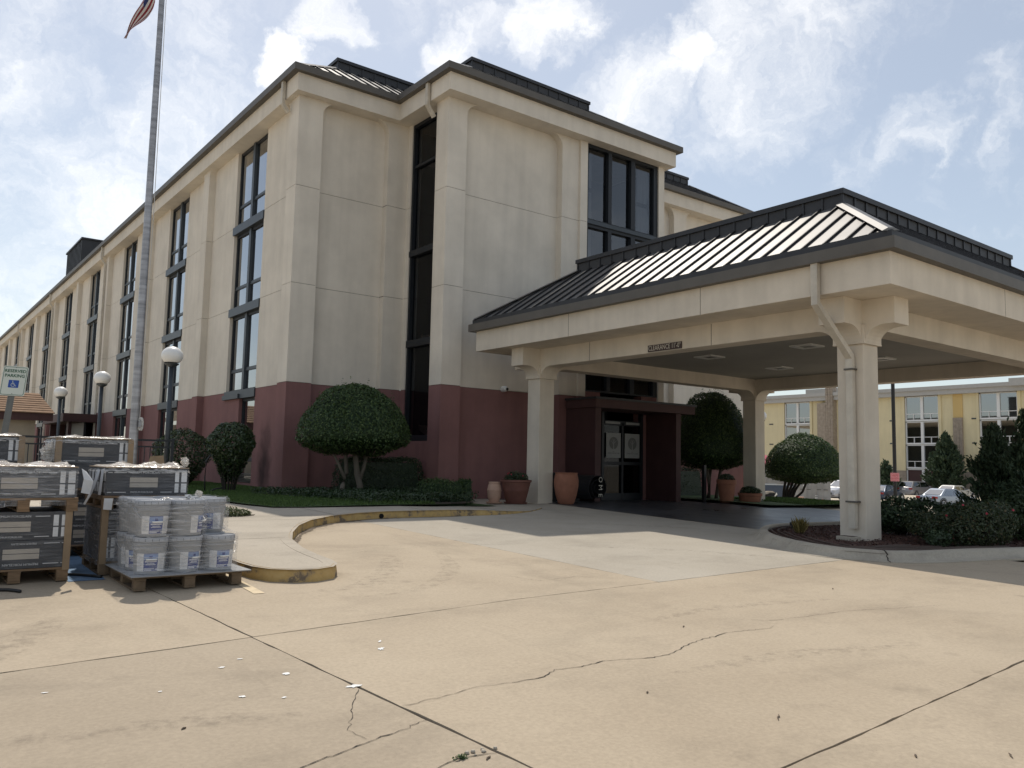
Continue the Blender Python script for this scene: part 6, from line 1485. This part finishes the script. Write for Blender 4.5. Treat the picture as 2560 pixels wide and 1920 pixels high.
# low shed with shingle roof
m_shed = mat('shed_wall', (.40, .34, .265), .9, var=.10, scale=2, streak=.1); m_shing = mat('brown_shingle', (.26, .165, .105), .95, var=.22, scale=4, bump=.2, bscale=20)
sh = thing('low_shed', (1, 41.5, -1.0), 'low beige shed with a brown shingled roof at the left edge', 'shed')
MB().box(-9, 5.35, 41.4, 46, -1.0, 1.62).build('wall', m_shed, sh); MB().box(-9.3, 5.95, 40.95, 41.05, 1.40, 1.75).build('fascia', m_maroon, sh); MB().box(-9.3, 5.95, 41.05, 41.4, 1.60, 1.66).build('soffit', m_maroon, sh)
for k in range(9):
    t0, t1 = k / 9, (k + 1) / 9; y0, y1 = 40.9 + 2.3 * t0, 40.9 + 2.3 * t1; za, zb_ = 1.74 + .98 * t0, 1.74 + .98 * t1
    MB().hexa([(-9.3, y0 - .04, za - .01), (6.0 - .38 * t0, y0 - .04, za - .01), (6.0 - .38 * t0, y0 - .04, za + .03), (-9.3, y0 - .04, za + .03)], [(-9.3, y1, zb_ - .02), (6.0 - .38 * t1, y1, zb_ - .02), (6.0 - .38 * t1, y1, zb_ + .012), (-9.3, y1, zb_ + .012)]).build('shingle_course', m_shing, sh)
mb = MB(); mb.poly([(5.9, 41.0, 1.74), (5.62, 43.2, 2.72), (5.9, 45.5, 1.74)]); mb.build('gable', m_shed, sh)
MB().box(-.05, .42, 41.37, 41.398, -.1, .55).build('notice', m_white, sh)
# ------------------------------------------------------------------ yellow building across the lot
m_yw = mat('yellow_wall', (.70, .61, .39), .9, var=.05, scale=.5, streak=.06); m_yw2 = mat('deep_yellow_wall', (.60, .43, .18), .9, var=.05, scale=.5)
m_stone = mat('ledge_stone', (.33, .275, .22), .9, var=.2, scale=3, bump=.3, bscale=6); m_cor = mat('grey_cornice', (.42, .41, .39), .8, var=.05)
m_wfr = mat('white_frame', (.75, .75, .74), .5, var=.03); m_ffglass = glassmat('far_glass', (.5, .56, .56), refl=.30, trans=.35)
XF = 98.0; kk = XF / 82.0; GF = -2.6
yb_ = thing('yellow_building', (XF, 45, GF), 'long yellow building with tall white framed windows and grey cornice', 'building')
CB, CTp = 7.49 * kk, 8.31 * kk
RB = [4.98 * XF / 80, 2.72 * XF / 80, .37 * XF / 80, -2.35]
def yp(name, mb, m, par=yb_): return mb.build(name, m, par)
winY = [(38.19 * kk, 41.54 * kk), (31.11 * kk, 34.45 * kk), (52.22 * kk, 55.49 * kk), (59.4 * kk, 62.7 * kk), (24.0 * kk, 27.3 * kk), (17.0 * kk, 20.3 * kk)]
ends = sorted(winY); cur = 10 * kk; hi = 72 * kk
for a, b in ends + [(hi, hi)]:
    if a > cur:
        yp('wall_panel', MB().box(XF, XF + .6, cur, a, .05, CB), m_yw); yp('stone_base', MB().box(XF - .12, XF + .6, cur, a, GF, .05), m_stone)
    cur = b
for a, b in winY:
    yp('pilaster', MB().box(XF - .15, XF + .3, b, b + .28, .05, CB), m_yw); yp('pilaster', MB().box(XF - .15, XF + .3, a - .32, a, .05, CB), m_yw)
    zs_ = [CB] + RB
    for q in range(4):
        z1, z0 = zs_[q] - (.22 if q else .05), zs_[q + 1]
        f = yp('window', MB().box(XF + .05, XF + .2, a, a + .14, z0, z1).box(XF + .05, XF + .2, b - .14, b, z0, z1).box(XF + .02, XF + .2, (a + b) / 2 - .16, (a + b) / 2 + .16, z0, z1).box(XF + .02, XF + .2, a, b, z0 - .16, z0 + .04).box(XF + .05, XF + .2, a, b, z1 - .08, z1), m_wfr)
        for c, d in ((a + .14, (a + b) / 2 - .16), ((a + b) / 2 + .16, b - .14)):
            if q < 3: MB().box(XF + .06, XF + .2, c, d, z0 + .68, z0 + .75).box(XF + .06, XF + .2, (c + d) / 2 - .03, (c + d) / 2 + .03, z0 + .06, z0 + .66).build('transom', m_wfr, f)
            mb = MB(); mb.poly([(XF + .16, c, z0), (XF + .16, d, z0), (XF + .16, d, z1), (XF + .16, c, z1)]); mb.build('pane', m_ffglass if q < 3 else m_maroon, f)
    yp('room_backing', MB().box(XF + 1.6, XF + 1.7, a - .5, b + .5, GF, CB), m_curtain)
for a, b, zt_ in ((49.02 * kk, 49.89 * kk, 9.6 * kk), (35.93 * kk, 36.8 * kk, 5.2 * kk), (21.5 * kk, 22.4 * kk, 5.2 * kk)):
    pr = yp('stone_pier', MB().box(XF - .9 if zt_ > 8 else XF - .25, XF, a, b, GF, zt_), m_stone)
    n = int((zt_ - GF) / .34)
    for j in range(n):
        for q in range(3):
            o_ = rnd.uniform(.0, .04); w_ = (b - a) / 3; MB().box((XF - .92 if zt_ > 8 else XF - .27) - o_, XF - .2, a + q * w_ + .02, a + (q + 1) * w_ - .02, GF + j * .34 + .02, GF + (j + 1) * .34 - .02).build('stone', m_stone, pr)
    if zt_ > 8: MB().box(XF - .95, XF, b, b + 1.2, GF, zt_ * .75).build('pier_return', m_stone, pr)
    if zt_ < 8: yp('accent_panel', MB().box(XF - .1, XF, a, b, zt_, CB), m_yw2)
yp('cornice', MB().box(XF - .7, XF + 1, 10 * kk, hi, CB, CB + .55), m_cor); yp('cornice', MB().box(XF - .9, XF + 1, 10 * kk, hi, CB + .55, CTp), m_cor); yp('cornice', MB().box(XF - 1.3, XF + 1, 10 * kk, 31.4 * kk, CB + .5, CTp + .35), m_cor)
yp('roof_unit', MB().box(XF + 6, XF + 12, 51 * kk, 56 * kk, CTp - .5, CTp + 1.3), m_cor); yp('body', MB().box(XF + .6, XF + 1.55, 10 * kk, hi, GF, CB), m_yw)
for a in (36.6, 38.0 - 3.1, 42.9, 44.9, 47.0, 50.9, 57.3): 
    for z in RB[:3]: yp('wall_vent', MB().box(XF - .05, XF, a * kk - .3, a * kk + .3, z - .1, z + .05), m_frame)

# conifers by the yellow building
conifer('conifer', (94.8, 43.5, GF), 'broad dark green conifer in front of the yellow building', 6.9, 2.7, 12000, .42, irregular=.18, seed=5)
conifer('conifer', (88, 46.9, -2.5), 'small conifer beside the yellow wall left of the lamp post', 3.6, 1.6, 3500, .36, irregular=.25, seed=6)
# ------------------------------------------------------------------ shipping containers
m_cont = mat('grey_container', (.36, .36, .35), .6, .1, var=.12, scale=1.5, streak=.2)
def container(name, c, yaw, label, L=6.0, W=2.44, H=2.59):
    t = thing(name, c, label, 'container'); t.rotation_euler = (0, 0, yaw); LOC[t.name] = Vector((0, 0, 0))
    def ad(nm, mb, m): o = mb.build(nm, m, None); o.parent = t; return o
    mb = MB(); n = 40
    for sy in (-1, 1):
        for k in range(n):
            d = .04 if (k // 2) % 2 else 0; x0, x1 = -L + L * k / n, -L + L * (k + 1) / n; mb.box(min(x0, x1), max(x0, x1), *sorted((sy * (W / 2 - .06), sy * (W / 2 - d))), .15, H - .1)
    mb.box(-L, 0, -W / 2 + .05, W / 2 - .05, .1, H - .03); ad('shell', mb, m_cont)
    for y in (-W / 2, W / 2 - .12):
        for x in (-L, -.12): ad('corner_post', MB().box(x - .01, x + .13, y - .01, y + .13, 0, H), m_cont)
    ad('header', MB().box(-.1, .03, -W / 2 + .12, W / 2 - .12, H - .13, H), m_cont)
    for s in (-1, 1):
        a, b = (-W / 2 + .12, -.01) if s < 0 else (.01, W / 2 - .12)
        dr_ = ad('door', MB().box(-.02, .04, a, b, .15, H - .14), m_cont)
        for z in (.55, 1.2, 1.85): o = MB().box(.04, .065, a + .05, b - .05, z, z + .08).build('door_rib', m_cont, None); o.parent = dr_
        for y in ((a + b) / 2 - .22, (a + b) / 2 + .22):
            o = MB().tube([(.09, y, .1), (.09, y, H - .1)], .022, 6).build('lock_rod', m_wfr if False else m_cont, None); o.parent = dr_
            o = MB().box(.09, .11, y - .02, y + .26, 1.05, 1.09).build('handle', m_gutter, None); o.parent = dr_
    return t
cvec = math.atan2(-.55, -.83)
c1 = container('shipping_container', (52.2, 33.2, g(51, 33) + .0), math.pi + .55, 'grey shipping container with doors facing the camera behind the sunlit topiary')
m_dec = mat('yellow_decal', (.6, .45, .05), .6); m_navy = mat('navy_decal', (.03, .05, .14), .6)
o = MB().box(.045, .06, .72, 1.02, 1.72, 2.25).build('company_decal', m_navy, None); o.parent = c1; o2 = MB().box(.06, .066, .76, .98, 1.98, 2.06).build('decal_stripe', m_dec, None); o2.parent = o; o2 = MB().box(.06, .066, .76, .98, 1.84, 1.90).build('decal_stripe', m_dec, None); o2.parent = o
for y_, z_ in ((-.5, 1.25), (.3, .55)): o = MB().box(.045, .055, y_ - .09, y_ + .09, z_ - .13, z_ + .13).build('placard', m_white, None); o.parent = c1
c2 = container('shipping_container', (54.5, 38.1, g(54, 38) + .0), math.pi + .60, 'second grey shipping container behind the blue pickup', H=2.7)
o = MB().box(.045, .055, .55, .85, 1.85, 2.25).build('placard', m_dec, None); o.parent = c2
# ------------------------------------------------------------------ cars
m_tyre = mat('tyre_rubber', (.012, .012, .013), .85, var=.2); m_rim = mat('alloy_rim', (.45, .46, .47), .35, .7, var=.1)
m_cglass = glassmat('car_glass', (.25, .28, .30), refl=.30, trans=.25); m_tail = mat('tail_lamp', (.28, .01, .012), .3); m_headl = mat('head_lamp', (.55, .57, .6), .2)
def paint(name, col): 
    m = mat(name, col, .32, .35, var=.03, coat=.6); return m
def car(name, loc, yaw, label, L, W, H, belt, prof_roof, m, kind='suv', wheel=.34):
    """body lofted along x (front = +x); prof_roof: (x0 windscreen base, x1 roof front, x2 roof rear, x3 rear base)"""
    t = thing(name, loc, label, 'car', 'cars in the far lot'); t.rotation_euler = (0, 0, yaw)
    def ad(nm, mb, mm, par=None, sm=False):
        o = mb.build(nm, mm, None); o.parent = par or t
        if sm: autosmooth(o, 35)
        return o
    h = L / 2; x0, x1, x2, x3 = prof_roof; hood = belt - .12
    st_ = [(-h, belt - .22, .86), (-h + .08, belt - .05, .95), (x3, belt, 1.0), (x2, belt, 1.0), (0, belt, 1.0), (x1, belt - .01, 1.0), (x0, belt - .03, .99), (h - .45, hood, .94), (h - .10, hood - .14, .86), (h, hood - .34, .78)]
    mb = MB(); R = []
    for x, zt_, w_ in st_:
        y = W / 2 * w_; zb_ = .22 if abs(x) < h - .2 else .30
        R.append([mb.pt(p) for p in ((x, -y * .92, zb_), (x, -y, zb_ + .12), (x, -y, zt_ * .62), (x, -y * .97, zt_ - .05), (x, -y * .86, zt_), (x, 0, zt_ + .02), (x, y * .86, zt_), (x, y * .97, zt_ - .05), (x, y, zt_ * .62), (x, y, zb_ + .12), (x, y * .92, zb_))])
    for a, b in zip(R[:-1], R[1:]):
        for j in range(10): mb.face([a[j], a[j + 1], b[j + 1], b[j]])
        mb.face([a[10], a[0], b[0], b[10]])
    mb.face(R[0]); mb.face(R[-1][::-1]); body = ad('body', mb, m, None, True)
    # cabin pillars and roof
    yb2, yr = W / 2 * .90, W / 2 * .72
    mb = MB(); A = [(x0, belt - .04), (x1, H - .07), (x1 - .25, H - .01), (x2 + .2, H), (x2, H - .06), (x3, belt - .03)]
    def lerp_y(z): return yb2 + (yr - yb2) * max(0, (z - belt)) / (H - belt)
    Lr = [[mb.pt((x, s * lerp_y(z), z)) for x, z in A] for s in (-1, 1)]
    n = len(A)
    for k in range(n - 1): mb.face([Lr[0][k], Lr[0][k + 1], Lr[1][k + 1], Lr[1][k]], 0)
    mb.face(Lr[0]); mb.face(Lr[1][::-1]); cab = ad('cabin', mb, m, None, True)
    for s in (-1, 1):
        def W_(x, z): return (x, s * (lerp_y(z) + .008), z)
        zt_ = H - .13; zb_ = belt + .03
        fx_ = lambda z, a, b: a + (b - a) * (z - belt) / (H - belt)
        mid = (x1 + x2) / 2 + .1
        for xa0, xa1, xb0, xb1 in ((fx_(zb_, x0, x1) - .12, fx_(zt_, x0, x1) - .10, mid + .05, mid + .05), (mid - .05, mid - .05, fx_(zb_, x3, x2) + .35, fx_(zt_, x3, x2) + .30)):
            mb = MB(); mb.poly([W_(xa0, zb_), W_(xa1, zt_), W_(xb1, zt_), W_(xb0, zb_)]); ad('side_window', mb, m_cglass, cab)
    for (xa, za, xb, zb_, nm, ins) in ((x0, belt, x1, H - .07, 'windscreen', .10), (x3, belt, x2, H - .06, 'rear_window', .10)):
        sx = .012 if xa == x0 else -.012; t0, t1 = .10, .90; pts = []
        for tt, s in ((t0, -1), (t0, 1), (t1, 1), (t1, -1)):
            z_ = za + (zb_ - za) * tt; pts.append((xa + (xb - xa) * tt + sx, s * (lerp_y(z_) - ins), z_ + .008))
        mb = MB(); mb.poly(pts); ad(nm, mb, m_cglass, cab)
    for sx in (-1, 1):
        for s in (-1, 1):
            cx_ = sx * (h - .82); mb = MB(); mb.lathe([(wheel * .62, -.11), (wheel * .95, -.11), (wheel, -.07), (wheel, .07), (wheel * .95, .11), (wheel * .62, .11)], (0, 0, 0), 20, close=False)
            wo = mb.mesh(); wo.transform(Matrix.Translation((cx_, s * (W / 2 - .10), wheel)) @ Matrix.Rotation(math.pi / 2, 4, 'X')); w_o = link('wheel', wo, None, m_tyre); w_o.parent = t
            mb = MB(); mb.lathe([(.001, .0), (wheel * .2, .0), (wheel * .25, -.02), (wheel * .55, .0), (wheel * .63, .02)], (0, 0, 0), 10, close=False); ro = mb.mesh(); ro.transform(Matrix.Translation((cx_, s * (W / 2 - .005), wheel)) @ Matrix.Rotation(-s * math.pi / 2, 4, 'X')); r_o = link('rim', ro, None, m_rim); r_o.parent = w_o
            mb = MB(); mb.lathe([(wheel + .02, -.003), (wheel + .08, 0)], (0, 0, 0), 20, close=False); ao = mb.mesh(); ao.transform(Matrix.Translation((cx_, s * (W / 2 + .002), wheel)) @ Matrix.Rotation(math.pi / 2, 4, 'X')); a_o = link('wheel_arch', ao, None, m_tyre); a_o.parent = body
    for s in (-1, 1):
        ad('tail_light', MB().box(-h - .01, -h + .22, *sorted((s * W * .30, s * W * .485)), belt - .25, belt - .08), m_tail, body)
        ad('headlight', MB().box(h - .35, h - .06, *sorted((s * W * .26, s * W * .43)), hood - .24, hood - .12), m_headl, body)
        ad('mirror', MB().box(x0 - .45, x0 - .28, *sorted((s * W * .49, s * W * .59)), belt + .0, belt + .13), m, body)
    ad('bumper', MB().box(-h - .04, -h + .15, -W * .44, W * .44, .35, .52), m, body); ad('plate', MB().box(-h - .03, -h, -.2, .2, belt - .30, belt - .18), m_white, body); ad('underbody', MB().box(-h + .3, h - .3, -W * .42, W * .42, .16, .30), m_tyre, body)
    ad('grille', MB().box(h - .05, h + .02, -W * .28, W * .28, .45, .62), m_black, body)
    return t
p_sil = paint('silver_paint', (.46, .46, .49)); p_grey = paint('grey_paint', (.30, .29, .30)); p_whi = paint('cream_white_paint', (.66, .65, .61)); p_bl = paint('pale_blue_paint', (.30, .34, .40)); p_navy = paint('navy_paint', (.025, .045, .085))
VD = math.atan2(ray(2300, 1200)[1], ray(2300, 1200)[0])
car('parked_car', (64.55, 37.95, -2.5), VD + math.pi - .6, 'silver sport utility car beyond the container, front towards the camera', 4.6, 1.85, 1.68, 1.05, (1.15, .35, -1.7, -2.1), p_sil)
car('parked_car', (90.56, 44.78, -2.80), VD - .55, 'grey sport utility car with dark rear window parked by the yellow building', 4.8, 1.88, 1.72, 1.08, (1.2, .4, -1.8, -2.25), p_grey)
car('parked_car', (85.55, 38.46, -2.76), VD - .6, 'cream white sedan parked before the broad conifer', 4.8, 1.83, 1.46, .95, (1.0, .25, -1.15, -1.75), p_whi)
car('parked_car', (66.31, 30.42, -2.74), VD - .7, 'pale blue sedan with only its roof and glass above the shrubs', 4.7, 1.82, 1.45, .93, (1.0, .25, -1.1, -1.75), p_bl)
car('parked_car', (73.17, 39.12, -2.8), VD - .4, 'dark car mostly hidden behind the near column and shrubs', 4.6, 1.82, 1.5, .95, (1.0, .25, -1.2, -1.8), p_navy)
# pickup truck
pk_ = thing('pickup_truck', (42.05, 31.85, -2.35), 'dark blue pickup truck with its tailgate end past the canopy column', 'truck'); pk_.rotation_euler = (0, 0, VD + 2.05)
def ap(nm, mb, m, par=None): o = mb.build(nm, m, None); o.parent = par or pk_; return o
bed = ap('bed', MB().prism([(-2.75, .62), (-2.75, 1.28), (-2.72, 1.34), (-.55, 1.34), (-.55, .55), (-1.15, .55), (-1.25, .85), (-1.45, .98), (-1.85, .98), (-2.05, .85), (-2.12, .6)], -.98, .98, 'y'), p_navy)
ap('rail_cap', MB().box(-2.75, -.55, -1.0, -.9, 1.34, 1.38).box(-2.75, -.55, .9, 1.0, 1.34, 1.38), m_rim, bed)
cb_ = ap('cab', MB().prism([(-.5, .5), (-.5, 1.35), (-.35, 1.85), (.9, 1.87), (1.45, 1.32), (2.6, 1.22), (2.72, 1.0), (2.72, .5)], -.96, .96, 'y'), p_navy)
for s in (-1, 1):
    mb = MB(); mb.poly([(-.32, s * .965, 1.38), (-.22, s * .965, 1.78), (.8, s * .965, 1.8), (1.25, s * .965, 1.36)]); ap('side_window', mb, m_cglass, cb_)
    ap('tail_light', MB().box(-2.79, -2.68, *sorted((s * .80, s * .99)), .75, 1.22), m_tail, bed)
    for cx_ in (-1.65, 1.9):
        mb = MB(); mb.lathe([(.23, -.13), (.38, -.13), (.40, -.08), (.40, .08), (.38, .13), (.23, .13)], (0, 0, 0), 20, close=False); me = mb.mesh(); me.transform(Matrix.Translation((cx_, s * .86, .40)) @ Matrix.Rotation(math.pi / 2, 4, 'X')); w_o = link('wheel', me, None, m_tyre); w_o.parent = pk_
        mb = MB(); mb.lathe([(.001, 0), (.08, 0), (.1, -.02), (.22, .0), (.24, .02)], (0, 0, 0), 10, close=False); me = mb.mesh(); me.transform(Matrix.Translation((cx_, s * .975, .40)) @ Matrix.Rotation(-s * math.pi / 2, 4, 'X')); r_o = link('rim', me, None, m_rim); r_o.parent = w_o
ap('bumper', MB().box(-2.92, -2.75, -.95, .95, .50, .68), m_rim, bed)
# cones, barrel, planks, lamp post, umbrella
m_or = mat('cone_orange', (.75, .13, .03), .6, var=.06)
def cone(x, y, lab):
    z = g(x, y); t = thing('traffic_cone', (x, y, z), lab, 'cone', 'orange traffic cones by the container')
    MB().box(x - .17, x + .17, y - .17, y + .17, z, z + .03).build('base', m_or, t); MB().lathe([(.13, .03), (.03, .62), (.001, .62)], (x, y, z), 14, close=False).build('body', m_or, t)
cone(47.4, 31.35, 'leftmost orange traffic cone, left of the small barrel'); cone(46.9, 29.70, 'orange traffic cone on the left of the group of three'); cone(47.1, 29.48, 'orange traffic cone in the middle of the group of three'); cone(47.3, 29.34, 'rightmost orange traffic cone by the container corner')
z = g(47.6, 31.1); t = thing('barrel', (47.6, 31.1, z), 'small pale barrel with a dark band between the traffic cones', 'barrel'); MB().lathe([(.20, 0), (.22, .1), (.22, .55), (.20, .7)], (47.6, 31.1, z), 16).build('body', m_terra_lt, t); MB().lathe([(.224, .25), (.224, .33)], (47.6, 31.1, z), 16, close=False).build('band', m_gutter, t)
for k, (a, lab) in enumerate(((.5, 'white plank leaning steeply by the pickup wheel'), (1.1, 'white plank leaning low by the pickup wheel'), (-.2, 'white plank lying on the grass by the pickup'))):
    x, y = (ray(1931, 1247) * 42)[:2]; z = float((ray(1931, 1247) * 42)[2]) - .5
    d = Vector((CM[0][0], CM[1][0], 0)).normalized(); e = Vector((x, y, z + .5)) + d * (.1 + .28 * math.cos(a) * (1 if k else .6)) + Vector((0, 0, .34 * math.sin(a) + (.08 if k == 0 else 0)))
    mb = MB(); mb.tube([Vector((x, y, z + .5)) + d * .08 * k, e], .03, 4, flat=(.012, .02)); o = mb.build('plank', m_white, None, (x, y, z)); tag(o, lab, 'plank')
lp = thing('light_pole', (54.3, 28.3, -2.5), 'thin black light pole with a small pink sign behind the shrubs', 'pole')
mb = MB(); mb.tube([(54.3, 28.3, -2.5), (54.3, 28.3, 8.0)], .12, 10); mb.build('shaft', m_black, lp); mb = MB(); mb.lathe([(.28, 0), (.28, .8)], (54.3, 28.3, -2.5), 12); mb.build('footing', m_kerb, lp)
m_pink = mat('pink_sign', (.62, .25, .27), .6, var=.35, scale=22)
q = Vector((54.3, 28.3, -.42)) - Vector((.88, .46, 0)) * .16; d = Vector((CM[0][0], CM[1][0], 0)).normalized()
mb = MB(); s = d * .30; u = Vector((0, 0, .28)); back = Vector((.88, .46, 0)) * .02
mb.hexa([q - s - u, q + s - u, q + s - u + back, q - s - u + back], [q - s + u, q + s + u, q + s + u + back, q - s + u + back]); sgn = mb.build('notice', m_pink, lp)
mb = MB()
for k in range(5):
    c_ = q + Vector((0, 0, .2 - .1 * k)) - back * .2; mb.poly([c_ - s * .8 - u * .06, c_ + s * .8 - u * .06, c_ + s * .8 + u * .06, c_ - s * .8 + u * .06])
mb.build('notice_lines', mat('pink_ink', (.45, .06, .08), .6), sgn)
um = thing('patio_umbrella', (57.0, 40.6, -2.5), 'faded pink umbrella top above the far container', 'umbrella')
MB().lathe([(1.75, 2.45), (1.6, 2.62), (.9, 3.15), (.88, 3.2), (.001, 3.65)], (57.0, 40.6, -2.5), 10, close=False).build('canopy', mat('pink_cloth', (.45, .10, .14), .8, var=.1), um); MB().tube([(57, 40.6, -2.5), (57, 40.6, 1.0)], .03, 6).build('pole', m_white, um)
